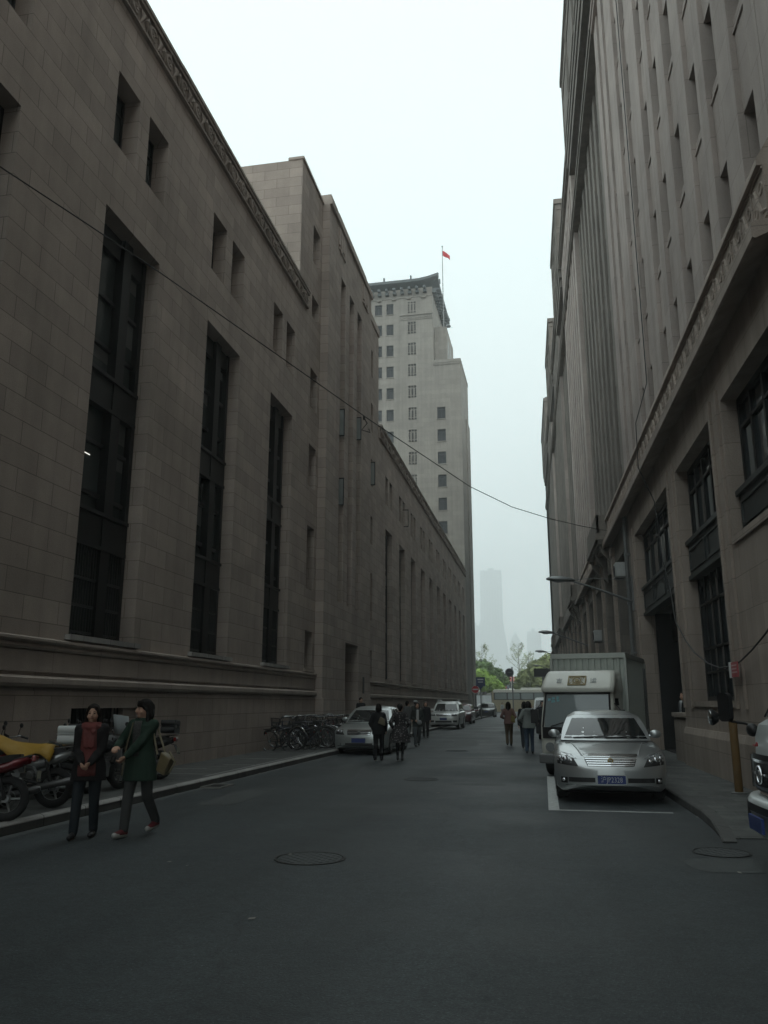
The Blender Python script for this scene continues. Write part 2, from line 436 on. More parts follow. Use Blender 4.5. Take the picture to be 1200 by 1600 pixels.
# flush ramp where the gateway crosses the pavement
MB().add([(2.30, 10.7, 0.012), (4.4, 10.9, 0.012), (4.4, 12.2, 0.126), (2.46, 12.2, 0.126), (2.30, 10.7, -0.05), (4.4, 10.9, -0.05), (4.4, 12.2, -0.05), (2.46, 12.2, -0.05)],
         [(0, 1, 2, 3), (0, 3, 7, 4), (0, 4, 5, 1)]).build("ramp", M['paving'], root)
kr = MB()
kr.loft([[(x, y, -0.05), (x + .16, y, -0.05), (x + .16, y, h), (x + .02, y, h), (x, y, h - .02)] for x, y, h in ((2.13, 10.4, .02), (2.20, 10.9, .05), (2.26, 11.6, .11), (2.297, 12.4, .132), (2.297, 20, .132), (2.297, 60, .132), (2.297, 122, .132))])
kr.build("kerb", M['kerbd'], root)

# painted parking bay and small things on the road
pl = MB()
for a, b_ in (((.25, 13.0), (.36, 18.9)),):
    pl.quad((a[0], a[1], .006), (a[0] + .16, a[1], .006), (b_[0] + .16, b_[1], .006), (b_[0], b_[1], .006))
pl.quad((.385, 13.0, .006), (2.02, 12.93, .006), (2.02, 13.03, .006), (.385, 13.10, .006))
tag(pl.build("road_marking", M['line']), "worn white parking bay lines under the silver saloon at the right kerb", "road marking", kind="thing")
MB0 = MB().quad((.40, 24.2, .006), (.56, 24.2, .006), (.59, 27.5, .006), (.43, 27.5, .006)); tag(MB0.build("road_marking", M['line']), "short worn white line on the road beside the lorry's cab", "road marking", kind="thing")
tar = mat("newer_tar_patch", (.037, .043, .044), .62, 0, .35, 9, bump=.5, bscale=60)
dust = mat("dusty_tar_patch", (.056, .062, .061), .75, 0, .3, 7, bump=.5, bscale=60)
def patch(x, y, wx, wy, m, seed, rz=0):
    r_ = random.Random(seed); n = 22; c, s_ = math.cos(rz), math.sin(rz); P_ = []
    for i in range(n):
        t = 2 * math.pi * i / n; k_ = max(abs(math.cos(t)), abs(math.sin(t))); f = (1 / k_) ** .75 * (1 + r_.uniform(-.05, .05)); u, v = wx * f * math.cos(t), wy * f * math.sin(t)
        P_.append((x + c * u - s_ * v, y + s_ * u + c * v, .003))
    MB().add(P_, [tuple(range(n))]).build("tar_patch", m, road_o)
road_o = bpy.data.objects["road"]
for i, q in enumerate(((-1.0, 16.8, .55, .22, tar), (-4.9, 14.0, .35, 1.3, dust), (.3, 18.4, .6, .4, dust), (-1.7, 24.5, 1.3, .22, tar), (-2.5, 34, .5, 2.6, tar), (-.6, 46, .9, 2.5, dust), (1.9, 9.0, .42, .35, dust), (-4.2, 19.5, .25, 2.2, tar))): patch(*q, 30 + i, .02 * i)
lit = MB(); r_ = random.Random(77)
for i in range(46):
    x, y = (r_.uniform(-6.0, 2.1), r_.uniform(5, 40)) if i % 3 else (r_.choice((2.22, -6.1)) + r_.uniform(-.1, .1), r_.uniform(10, 40))
    z_ = .004; w_ = r_.uniform(.010, .032); a_ = r_.random() * 6.28; u = Vector((math.cos(a_), math.sin(a_), .1)) * w_; v = Vector((-math.sin(a_), math.cos(a_), .15)) * w_ * .6
    c_ = Vector((x, y, z_ + w_ * .3)); lit.quad(c_ - u - v, c_ + u - v, c_ + u + v, c_ - u + v)
tag(lit.build("litter", mat("paper_scraps", (.22, .21, .19), .8, 0, .5)), kind="stuff")
iron = mat("cast_iron", (0.030, 0.030, 0.029), 0.55, 0.5, 0.3, bump=0.5, bscale=40)
iron2 = mat('rusty_iron_lid', (.050, .055, .056), .7, 0, .35, 9, bump=.5, bscale=40)
def manhole(x, y, r, label, oval=1.0):
    o = empty("manhole_cover", (x, y, 0.0)); tag(o, label, "manhole cover", "manhole covers in the road")
    b = MB(); b.lathe([(0.002, r * 1.12), (0.007, r * 1.12), (0.007, r * 1.03), (0.002, r * 1.03)], axis='z', n=36); b.build("ring", iron, o)
    b = MB(); b.lathe([(0.001, r * 1.0), (0.005, r * 1.0), (0.005, r * .05)], axis='z', n=36)
    for i in range(-5, 6):
        for j in range(-5, 6):
            if math.hypot(i, j) < 5.4 and (i + j) % 2: b.box((i - .35) * r / 6, (i + .35) * r / 6, (j - .2) * r / 6, (j + .2) * r / 6, .005, .008)
    b.build("lid", iron2, o)
    return o
manhole(-2.26, 8.68, .33, "round iron manhole cover alone in the near empty road")
manhole(-2.25, 17.7, .33, "manhole cover in the road level with the nearest silver saloon")
manhole(-2.4, 28.3, .36, "manhole cover furthest down the middle of the road")
manhole(1.98, 9.75, .27, "manhole cover by the lowered kerb beside the white lorry")
dr = empty("drain_grate", Lw(KX + .23, 15.55, 0.0), -LA); tag(dr, "rectangular storm drain grate against the left kerb behind the woman in green", "drain")
b = MB(); b.box(-.20, .22, -.33, -.28, .001, .03); b.box(-.20, .22, .28, .33, .001, .03); b.box(-.20, -.16, -.28, .28, .001, .03); b.box(.18, .22, -.28, .28, .001, .03)
b.build("frame", M['concrete'], dr)
b = MB(); b.box(-.16, .18, -.28, .28, .001, .004)
for i in range(5): b.box(-.16, .18, -.24 + i * .11, -.20 + i * .11, .004, .022)
b.build("grate", iron, dr)

# ------------------------------------------------------------------ haze
hz = MB().box(-900, 900, -60, 2500, -1.6, 420).build("haze", None if False else bpy.data.materials.new("haze_air"))
hm = hz.data.materials[0]; hm.use_nodes = True
for n in list(hm.node_tree.nodes):
    if n.type == 'BSDF_PRINCIPLED': hm.node_tree.nodes.remove(n)
pv = N(hm.node_tree, "ShaderNodeVolumePrincipled"); pv.inputs["Color"].default_value = (0.965, 1.0, 1.0, 1); pv.inputs["Density"].default_value = 0.0011
out = [n for n in hm.node_tree.nodes if n.type == 'OUTPUT_MATERIAL'][0]
hm.node_tree.links.new(pv.outputs[0], out.inputs["Volume"])
tag(hz, kind="stuff")
# ------------------------------------------------------------------ facades
def relief(mb, se, ze, depth, sign=1.0, x0=0.0):
    """stepped wall: se, ze edge lists, depth[i][j] the setback (positive = into the building) of each cell, None = hole. Wall runs along y, faces +x*sign."""
    ns, nz = len(se) - 1, len(ze) - 1
    X = lambda d: x0 - sign * d
    for i in range(ns):
        for j in range(nz):
            d = depth[i][j]
            if d is None: continue
            mb.quad((X(d), se[i], ze[j]), (X(d), se[i + 1], ze[j]), (X(d), se[i + 1], ze[j + 1]), (X(d), se[i], ze[j + 1]))
    for i in range(1, ns):
        for j in range(nz):
            a, b = depth[i - 1][j], depth[i][j]
            if a is None or b is None or a == b: continue
            mb.quad((X(a), se[i], ze[j]), (X(b), se[i], ze[j]), (X(b), se[i], ze[j + 1]), (X(a), se[i], ze[j + 1]))
    for i in range(ns):
        for j in range(1, nz):
            a, b = depth[i][j - 1], depth[i][j]
            if a is None or b is None or a == b: continue
            mb.quad((X(a), se[i], ze[j]), (X(b), se[i], ze[j]), (X(b), se[i + 1], ze[j]), (X(a), se[i + 1], ze[j]))

def wall_with_openings(mb, s0, s1, z0, z1, ops, sign=1.0, x0=0.0):
    """ops: (sa, sb, za, zb, depth)"""
    se = sorted({s0, s1} | {v for o in ops for v in o[:2] if s0 < v < s1})
    ze = sorted({z0, z1} | {v for o in ops for v in o[2:4] if z0 < v < z1})
    D = [[0.0] * (len(ze) - 1) for _ in range(len(se) - 1)]
    for sa, sb, za, zb, d in ops:
        for i in range(len(se) - 1):
            if se[i] < sa - 1e-6 or se[i + 1] > sb + 1e-6: continue
            for j in range(len(ze) - 1):
                if ze[j] >= za - 1e-6 and ze[j + 1] <= zb + 1e-6: D[i][j] = d
    relief(mb, se, ze, D, sign, x0)

def moulding(mb, prof, s0, s1, n=1):
    """prof (x,z) polygon extruded along the wall"""
    mb.prism(prof, 'y', s0, s1)

# =================================================================== LEFT: long limestone bank annexe
LB = empty("limestone_bank_building", Lw(0, 0), -LA)
tag(LB, "long brown limestone building down the left side, tall slit windows and a raised middle block", "building")
lm = M['stoneL']
# ---- near wing
pairs = [(3.23 + 5.43 * i) for i in range(5)]          # left edge of each pair of attic windows
bigs = [(3.18 + 5.43 * i) for i in range(5)]
ops = []
for a in pairs:
    for q in (0.0, 1.48): ops.append((a + q, a + q + 1.0, 13.45, 15.22, 0.55))
for a in bigs: ops.append((a, a + 2.50, 2.80, 11.85, 0.60))
ops.append((14.2, 16.3, 0.75, 1.46, 0.45))
w_ = MB(); wall_with_openings(w_, -70.0, 31.0, 0.0, 17.0, ops + [(29.62, 30.66, a, b_, 0.5) for a, b_ in ((2.80, 4.22), (5.80, 8.25), (9.84, 11.54), (13.11, 14.75))])
w_.quad((0, 27.85, 17.0), (0, 31.0, 17.0), (0, 31.0, 17.001), (0, 27.85, 17.001))
w_.build("near_wall", lm, LB)
# roof and return of the near wing
w_ = MB(); w_.box(-14, -0.02, -70, 27.84, 16.9, 17.0); w_.box(-14, -13.5, -70, 27.84, 0, 17.0); w_.box(-14, -0.02, -70.3, -70.0, 0, 17.0)
w_.build("roof", M['stoneLp'], LB)
# carved cornice band
def carved_band(s0, s1, z0, z1, name, period):
    b = MB(); b.box(0.002, 0.10, s0, s1, z0, z0 + .06); b.box(0.002, 0.13, s0, s1, z1 - .10, z1); b.box(-0.3, 0.045, s0, s1, z0 + .06, z1 - .10)
    b.box(-0.35, 0.16, s0, s1, z1, z1 + .10)
    h = (z1 - z0 - .16) / 2; zc = (z0 + z1 - .04) / 2
    n = int((s1 - s0) / period); p = (s1 - s0) / n
    for i in range(n):
        c = s0 + (i + .5) * p; f = 1 if i % 2 else -1
        b.torus((0.06, c, zc), h * .62, h * .22, 'x', 14, 6, 0.4, 5.2)
        b.torus((0.06, c + f * h * .12, zc), h * .24, h * .2, 'x', 8, 5)
        for k_ in (-1, 1):
            b.tube([(0.07, c + k_ * p * .28, zc - f * h * .9), (0.10, c + k_ * p * .40, zc - f * h * .1), (0.06, c + k_ * p * .30, zc + f * h * .85)], [h * .08, h * .26, h * .05], 6)
            b.ball((0.06, c + k_ * p * .46, zc + f * k_ * h * .55), (h * .2, h * .3, h * .22), 6, 4)
        b.tube([(0.05, c - p * .2, zc + f * h * .8), (0.08, c, zc + f * h * .95), (0.05, c + p * .2, zc + f * h * .7)], [h * .1, h * .2, h * .06], 5)
    return b.build(name, M['carve'], LB, smooth=45)
carved_band(-8.0, 28.9, 16.93, 17.60, "cornice", 0.86)
w_ = MB(); w_.box(-0.9, -0.05, 17.2, 19.9, 17.70, 18.12); w_.box(-0.8, -0.02, -70, 27.84, 17.0, 17.705)
w_.build("parapet", M['stoneLp'], LB)
# base mouldings
def base_mould(s0, s1, name="base_moulding"):
    b = MB()
    moulding(b, [(-.05, 2.44), (.07, 2.46), (.10, 2.50), (.05, 2.55), (.14, 2.60), (.14, 2.64), (-.05, 2.69)], s0, s1)
    moulding(b, [(-.05, 1.80), (.11, 1.83), (.14, 1.88), (.14, 1.97), (.06, 2.01), (-.05, 2.02)], s0, s1)
    moulding(b, [(-.05, 2.08), (.05, 2.08), (.05, 2.43), (-.05, 2.43)], s0, s1)
    return b.build(name, M['stoneLp'], LB)
base_mould(-30.0, 32.95)
# plinth: slightly proud, with the basement openings cut in
def plinth(s0, s1, ops):
    b = MB(); wall_with_openings(b, s0, s1, 0.0, 1.76, ops, 1.0, 0.06)
    b.quad((0.06, s0, 1.76), (0.06, s1, 1.76), (-.02, s1, 1.76), (-.02, s0, 1.76))
    b.quad((0.06, s1, 0), (-.1, s1, 0), (-.1, s1, 1.76), (0.06, s1, 1.76)); b.quad((0.06, s0, 0), (-.1, s0, 0), (-.1, s0, 1.76), (0.06, s0, 1.76))
    return b.build("plinth", lm, LB)
plinth(-70.0, 32.95, [(14.25, 16.9, .75, 1.46, .36), (8.9, 11.3, .75, 1.46, .36)])
b = MB()
for a, e in ((14.27, 16.88), (8.92, 11.28)):
    b.box(-.28, -.26, a, e, .75, 1.46)
    n = int((e - a) / .13)
    for i in range(n): b.cyl((-.12, a + (i + .5) * (e - a) / n, .75), (-.12, a + (i + .5) * (e - a) / n, 1.46), .012, n=6)
b.build("basement_grille", M['black'], LB)

# ---- windows. A window is a frame mesh with its panes as sub-parts
mat_blind = mat('grey_window_blind', (.085, .09, .088), .8, 0, .3, 3)
def big_window(s0, s1, z0, z1, x, mid=0.62, near=True):
    f = MB(); w = s1 - s0
    f.box(x - .06, x + .14, s0 + .01, s0 + .26, z0, z1 - .02); f.box(x - .06, x + .14, s1 - .16, s1 - .01, z0, z1 - .02)
    m0 = s0 + w * mid
    f.box(x - .06, x + .20, m0 - .20, m0 + .16, z0, z1 - .02)
    f.box(x - .06, x + .10, s0 + .3, s1 - .1, z1 - .55, z1 - .03)
    zs = [z1 - .55 - k_ * 1.10 for k_ in range(1, 9)]
    for k_, z in enumerate(zs):
        if z > z0 + 2.6: f.box(x - .04, x + .07, s0 + .3, s1 - .15, z - .045, z + .045)
    for zb in (z1 - 3.55, z1 - 6.55):
        f.box(x - .04, x + .17, s0 + .32, m0 - .2, zb - .62, zb + .12); f.box(x - .04, x + .17, m0 + .16, s1 - .16, zb - .62, zb + .12)
        f.box(x + .17, x + .24, s0 + .3, s1 - .14, zb + .05, zb + .13)
        f.box(x + .17, x + .22, s0 + .3, s1 - .14, zb - .66, zb - .58)
    fo = f.build("window", M['bronze'], LB)
    g = MB(); g.quad((x, s0 + .3, z0), (x, s1 - .15, z0), (x, s1 - .15, z1), (x, s0 + .3, z1)); g.build("pane", M['glass'], fo)
    # blinds drawn part-way in some lights, and a lamp left on
    r_ = random.Random(int(s0 * 10)); bl_ = MB()
    for k_, z in enumerate([z1 - .55] + zs[:4]):
        for a, e in ((s0 + .30, m0 - .22), (m0 + .18, s1 - .18)):
            if r_.random() < .5: hh = r_.uniform(.15, .75); bl_.box(x + .002, x + .006, a, e, z - .06 - hh, z - .06)
    if bl_.v: bl_.build("blind", mat_blind, fo)
    lp = MB(); zz = zs[int(r_.random() * 3)] - .25; lp.box(x + .002, x + .012, s0 + .42, s0 + .52, zz, zz + .03); zz = zs[3] - .3; lp.box(x + .002, x + .012, s0 + .75, s0 + .95, zz, zz + .02); lp.build("ceiling_lamp", M['lamp'], fo)
    # grille over the lowest stage with an ornament band
    gr = MB()
    for a, e in ((s0 + .34, m0 - .2), (m0 + .17, s1 - .16)):
        n = max(3, int((e - a) / .10))
        for i in range(n + 1):
            yy = a + (e - a) * i / n; gr.box(x + .10, x + .125, yy - .012, yy + .012, z0 + .02, z0 + 1.95)
        for zz in (z0 + .12, z0 + .65, z0 + 1.2, z0 + 1.92): gr.box(x + .09, x + .14, a, e, zz - .025, zz + .025)
        n = max(2, int((e - a) / .26))
        for i in range(n):
            c = a + (e - a) * (i + .5) / n
            gr.torus((x + .12, c, z0 + 2.1), .10, .02, 'x', 10, 5); gr.torus((x + .12, c, z0 + 2.1), .045, .018, 'x', 8, 5)
    gr.build("grille", M['bronze2'], fo)
    return fo
for a in bigs[1:]:
    big_window(a, a + 2.50, 2.80, 11.85, -0.47)
    b = MB(); b.box(-.6, .12, a - .12, a + 2.62, 2.70, 2.80); b.build("window_sill", M['kerb'], LB)
# ceiling lamps seen alight through the glass of the big windows
def small_window(s0, s1, z0, z1, x, open_=None):
    f = MB(); t = .055
    f.box(x - .03, x + .05, s0 + .005, s0 + t, z0, z1); f.box(x - .03, x + .05, s1 - t, s1 - .005, z0, z1)
    f.box(x - .03, x + .05, s0 + t, s1 - t, z1 - t, z1 - .004); f.box(x - .03, x + .05, s0 + t, s1 - t, z0 + .004, z0 + t)
    f.box(x - .03, x + .04, s0 + t, s1 - t, z1 - .48, z1 - .43)
    f.box(x - .03, x + .04, (s0 + s1) / 2 - .02, (s0 + s1) / 2 + .02, z0 + t, z1 - .48)
    fo = f.build("window", M['bronze'], LB)
    g = MB(); g.quad((x, s0 + .03, z0), (x, s1 - .03, z0), (x, s1 - .03, z1), (x, s0 + .03, z1)); g.build("pane", M['glass'], fo)
    if open_:
        # a casement leaf swung out across the street
        z_a, z_b, wd = open_
        lf = MB(); y = s1 - .06
        for q in ((x + .02, x + .06, z_a, z_b), (x + wd - .04, x + wd, z_a, z_b), (x + .06, x + wd - .04, z_a, z_a + .05), (x + .06, x + wd - .04, z_b - .05, z_b)):
            lf.box(q[0], q[1], y - .02, y + .02, q[2], q[3])
        lo = lf.build("casement", M['bronze'], fo)
    return fo
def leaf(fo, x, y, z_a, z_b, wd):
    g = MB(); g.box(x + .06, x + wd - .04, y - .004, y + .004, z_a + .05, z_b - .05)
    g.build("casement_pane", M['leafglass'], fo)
for a in pairs[1:]:
    for q in (0.0, 1.48): small_window(a + q, a + q + 1.0, 13.45, 15.22, -0.45)
rows = [(2.80, 4.22), (5.80, 8.25), (9.84, 11.54), (13.11, 14.75), (16.25, 17.98), (19.5, 21.2)]
for a, e in rows: small_window(29.62, 30.66, a, e, -0.40)
b = MB()
for a in (29.5, 40.95): b.box(-.3, .08, a, a + 1.3, 2.70, 2.80)
b.build("window_sill", M['stoneLp'], LB)

# ---- raised middle block
PX = 0.33
w_ = MB(); wall_with_openings(w_, 27.85, 31.0, 17.0, 23.05, [(29.62, 30.66, 16.25, 17.98, .5), (29.62, 30.66, 19.5, 21.2, .5)])
w_.quad((0, 27.85, 17.0), (-13, 27.85, 17.0), (-13, 27.85, 23.05), (0, 27.85, 23.05))
w_.quad((0, 27.85, 23.05), (0, 43.7, 23.05), (-13, 43.7, 23.05), (-13, 27.85, 23.05))
w_.quad((0, 43.7, 0), (-13, 43.7, 0), (-13, 43.7, 23.05), (0, 43.7, 23.05))
w_.quad((PX, 31.0, 0), (0, 31.0, 0), (0, 31.0, 23.05), (PX, 31.0, 23.05)); w_.quad((PX, 40.0, 0), (0, 40.0, 0), (0, 40.0, 23.05), (PX, 40.0, 23.05))
slots = [(33.2, 34.1), (34.92, 35.85), (36.6, 37.6)]
wall_with_openings(w_, 31.0, 40.0, 0, 23.05, [(a, e, 5.72, 20.7, .48) for a, e in slots] + [(34.75, 37.3, 0.0, 4.12, .9)], 1.0, PX)
w_.quad((PX, 31, 23.05), (PX, 40, 23.05), (0, 40, 23.05), (0, 31, 23.05))
w_.build("middle_block", lm, LB)
w_ = MB(); wall_with_openings(w_, 40.0, 43.7, 0, 22.6, [(41.15, 42.1, a, e, .5) for a, e in [(2.80, 4.22), (5.76, 8.25), (9.8, 11.3), (13.0, 14.52), (16.1, 17.74), (19.3, 20.9)]])
w_.build("block_end_wall", lm, LB)
for a, e in [(2.80, 4.22), (5.76, 8.25), (9.8, 11.3), (13.0, 14.52), (16.1, 17.74), (19.3, 20.9)]:
    fo = small_window(41.15, 42.1, a, e, -0.40)
    if a == 13.0:
        b = MB(); y = 42.0
        for q in ((-.36, -.31, a + .1, e - .1), (.12, .16, a + .1, e - .1), (-.31, .12, a + .1, a + .15), (-.31, .12, e - .15, e - .1)): b.box(q[0], q[1], y - .02, y + .02, q[2], q[3])
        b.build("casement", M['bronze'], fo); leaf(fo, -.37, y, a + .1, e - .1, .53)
# parapet steps and carved plaques
b = MB(); b.box(-.5, PX + .10, 31.0, 40.0, 23.052, 23.35); b.box(-.5, PX + .05, 31.0, 32.2, 23.35, 23.52); b.box(-.5, PX + .02, 32.6, 38.6, 23.35, 23.62)
b.box(-.6, .06, 27.8, 30.99, 23.052, 23.16); b.box(-.6, .06, 40.01, 43.75, 22.6, 23.0)
for a in (32.6, 37.8):
    for i in range(4): b.box(PX, PX + .07, a + i * .34, a + i * .34 + .2, 22.0 - (i % 2) * .25, 22.85)
    b.box(PX, PX + .05, a, a + 1.3, 21.8, 21.9)
b.build("parapet", M['stoneLp'], LB)
# windows down the tall slots, with swung casements
stage = [(5.75, 8.3), (9.8, 11.5), (13.1, 14.75), (16.2, 17.95), (19.2, 20.68)]
for i, (a, e) in enumerate(slots):
    f = MB(); x = PX - .42
    f.box(x - .03, x + .05, a + .005, a + .06, 5.73, 20.69); f.box(x - .03, x + .05, e - .06, e - .005, 5.73, 20.69)
    for z0_, z1_ in stage: f.box(x - .03, x + .06, a + .06, e - .06, z0_ - .04, z0_ + .04); f.box(x - .03, x + .05, a + .06, e - .06, z1_ - .5, z1_ - .44)
    fo = f.build("window", M['bronze'], LB)
    g = MB()
    for z0_, z1_ in stage: g.quad((x, a + .05, z0_), (x, e - .05, z0_), (x, e - .05, z1_), (x, a + .05, z1_))
    g.build("pane", M['glass'], fo)
    s_ = MB()
    for k_ in range(4): s_.box(x - .02, x + .10, a + .06, e - .06, stage[k_][1] + .01, stage[k_ + 1][0] - .05)
    s_.build("spandrel", M['stoneLp'], fo)
    cas = {0: ((10.05, 11.3), (13.25, 14.55)), 1: (), 2: ((14.2, 15.4),)}[i]
    for z0_, z1_ in cas:
        b = MB(); y = e - .10; wd = .46
        for q in ((x + .04, x + .08, z0_, z1_), (x + wd - .04, x + wd, z0_, z1_), (x + .08, x + wd - .04, z0_, z0_ + .05), (x + .08, x + wd - .04, z1_ - .05, z1_)): b.box(q[0], q[1], y - .02, y + .02, q[2], q[3])
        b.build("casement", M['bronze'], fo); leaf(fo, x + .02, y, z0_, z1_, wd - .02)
# entrance in the middle block
d = MB(); x = PX - .85
d.box(x - .04, x + .06, 34.76, 34.95, 0.128, 4.1); d.box(x - .04, x + .06, 37.1, 37.29, .128, 4.1); d.box(x - .04, x + .05, 35.97, 36.08, .128, 3.0); d.box(x - .04, x + .06, 34.95, 37.1, 2.95, 3.08)
d.box(x - .02, x + .01, 34.95, 37.1, .128, 2.95)
do = d.build("door", M['bronze'], LB)
g = MB(); g.quad((x + .02, 34.95, 3.08), (x + .02, 37.1, 3.08), (x + .02, 37.1, 4.1), (x + .02, 34.95, 4.1)); g.build("pane", M['glass'], do)
b = MB(); b.box(PX + .0, PX + .035, 38.3, 38.55, 2.0, 2.75); b.build("plaque", M['bronze2'], LB)

# ---- far wing
tall = [45.85 + 4.79 * i for i in range(11)]
ops = [(a, a + 2.15, 2.86, 11.5, .50) for a in tall]
for a in tall:
    for q in (0.0, 1.35): ops.append((a + q, a + q + .95, 13.02, 14.7, .45))
w_ = MB(); wall_with_openings(w_, 43.7, 98.0, 0, 16.6, ops); w_.build("far_wall", lm, LB)
w_ = MB(); w_.box(-13, -.02, 43.72, 98.0, 16.5, 16.6); w_.build("far_roof", M['stoneLp'], LB)
carved_band(43.9, 98.0, 16.45, 17.15, "cornice", 1.35)
base_mould(39.2, 98.0)
plinth(40.0, 98.0, [])
b = MB(); b.box(-.02, PX + .06, 31.02, 34.6, 0, 1.76); b.box(-.02, PX + .06, 37.45, 39.98, 0, 1.76); b.build("plinth", lm, LB)
b = MB()
for a in tall: b.box(-.55, .10, a - .1, a + 2.25, 2.76, 2.86)
b.build("window_sill", M['stoneLp'], LB)
def tall_window(a):
    s0, s1, z0, z1, x = a, a + 2.15, 2.86, 11.5, -.40
    f = MB(); f.box(x - .05, x + .10, s0 + .01, s0 + .2, z0, z1 - .01); f.box(x - .05, x + .10, s1 - .2, s1 - .01, z0, z1 - .01); f.box(x - .05, x + .12, s0 + .95, s0 + 1.2, z0, z1 - .01)
    for k_ in range(1, 8): f.box(x - .04, x + .07, s0 + .2, s1 - .2, z0 + k_ * 1.08 - .04, z0 + k_ * 1.08 + .04)
    for zb in (5.6, 8.4): f.box(x - .04, x + .09, s0 + .2, s1 - .2, zb, zb + .6)
    fo = f.build("window", M['bronze'], LB)
    MB().quad((x, s0 + .1, z0), (x, s1 - .1, z0), (x, s1 - .1, z1), (x, s0 + .1, z1)).build("pane", M['glass'], fo)
for a in tall:
    tall_window(a)
for i, a in enumerate(tall):
    for q in (0.0, 1.35): small_window(a + q, a + q + .95, 13.02, 14.7, -0.38)
fo = [o for o in LB.children if o.name.startswith("window")][-1]
b = MB(); y = 52.95
for q in ((-.33, -.29, 13.1, 14.3), (.20, .24, 13.1, 14.3), (-.29, .2, 13.1, 13.15), (-.29, .2, 14.25, 14.3)): b.box(q[0], q[1], y - .02, y + .02, q[2], q[3])
b.build("casement", M['bronze'], LB)

# =================================================================== the bank tower beyond, Chinese eaves and flag
BT = empty("bank_tower", Lw(0, 98.0), -LA - R(0.8))
tag(BT, "tall pale stone tower with upturned dark eaves beyond the long left building", "tower")
ts = M['stoneT']
fx = [-31.0, -3.55]      # main shaft, local x (0 = street face), front at y = 0.1
wcols = [(-11.35, -10.35), (-9.75, -8.8), (-14.0, -13.0), (-16.2, -15.2), (-19, -18), (-21.5, -20.5), (-24, -23)]
flo = [52.1 - 3.0 * i for i in range(12)]
def tower_face(mb, x0, x1, z0, z1, ops, y):
    t = MB(); wall_with_openings(t, x0, x1, z0, z1, ops)
    mb.add([(v[1], y - v[0], v[2]) for v in t.v], t.f)
ops = [(a, e, z, z + 1.55, .22) for a, e in wcols for z in flo]
w_ = MB(); tower_face(w_, -31.0, -3.55, 0, 56.0, ops, 0.1)
w_.quad((-3.55, .1, 0), (-3.55, 12, 0), (-3.55, 12, 56.0), (-3.55, .1, 56.0)); w_.quad((-31, .1, 0), (-31, 12, 0), (-31, 12, 56.0), (-31, .1, 56.0)); w_.quad((-31, 12, 0), (-3.55, 12, 0), (-3.55, 12, 56.0), (-31, 12, 56.0))
w_.quad((-31, .1, 56.0), (-3.55, .1, 56.0), (-3.55, 12, 56.0), (-31, 12, 56.0))
# shoulder pier with the pierced fretwork panels, 0.12 proud
tower_face(w_, -7.9, -3.5, 17, 51.0, [(-6.78, -5.82, z - .1, z + 1.62, .10) for z in flo if z < 50], -.02)
w_.quad((-7.9, -.02, 17), (-7.9, .1, 17), (-7.9, .1, 51.0), (-7.9, -.02, 51.0)); w_.quad((-3.5, -.02, 17), (-3.5, .1, 17), (-3.5, .1, 51.0), (-3.5, -.02, 51.0)); w_.quad((-7.9, -.02, 51.0), (-3.5, -.02, 51.0), (-3.5, .1, 51.0), (-7.9, .1, 51.0))
w_.build("shaft_wall", ts, BT)
lower = [(-3.12, -2.05, 36.92 - 3.0 * i, 38.52 - 3.0 * i, .22) for i in range(7)]
w_ = MB(); tower_face(w_, -3.5, 0.0, 0, 44.6, lower, 0.0)
w_.quad((0, 0, 0), (0, 9.2, 0), (0, 9.2, 44.6), (0, 0, 44.6)); w_.quad((-3.5, 0, 44.6), (0, 0, 44.6), (0, 9.2, 44.6), (-3.5, 9.2, 44.6)); w_.quad((-3.5, 9.2, 0), (0, 9.2, 0), (0, 9.2, 44.6), (-3.5, 9.2, 44.6))
w_.box(-3.5, .12, 5.5, 9.6, 0, 38.6)
w_.box(-3.52, .05, -.05, 9.3, 44.6, 45.0)
for i in range(22): w_.box(-3.45 + i * .16, -3.36 + i * .16, -.08, -.02, 44.25, 44.55)
w_.build("lower_wall", ts, BT)
w_ = MB(); w_.box(-3.5, -1.9, 1.6, 9.0, 44.6, 50.4); w_.build("middle_wall", ts, BT)
b = MB(); b.box(-2.2, -1.88, 3.2, 3.6, 45.5, 49); b.box(-2.2, -1.88, 5, 5.4, 45.5, 49); b.build("slot_window", M['glass'], BT)
def tower_window(a, e, z, h):
    f = MB(); y = .2 if a < -3.5 else .13
    f.box(a + .01, a + .09, y, y + .08, z + .01, z + h); f.box(e - .09, e - .01, y, y + .08, z + .01, z + h); f.box((a + e) / 2 - .04, (a + e) / 2 + .04, y, y + .08, z + .01, z + h * .72)
    f.box(a, e, y, y + .08, z + h * .72, z + h * .80); f.box(a, e, y - .02, y + .08, z + h * .93, z + h)
    fo = f.build("window", mat_tf, BT)
    MB().quad((a, y + .06, z), (e, y + .06, z), (e, y + .06, z + h), (a, y + .06, z + h)).build("pane", mat_tg, fo)
    MB().box(a - .08, e + .08, -.10 if a > -3.5 else .02, y, z - .10, z).build("sill", ts, fo)
mat_tf = mat("tower_window_frame", (0.022, 0.025, 0.028), 0.6)
mat_tg = glass("tower_window_glass", (0.018, 0.022, 0.025), 0.3, spec=.3)
for a, e in wcols[:2] + wcols[2:3]:
    for z in flo: tower_window(a, e, z, 1.55)
for a, e, z, z1_, _ in lower[:]: tower_window(a, e, z, z1_ - z)
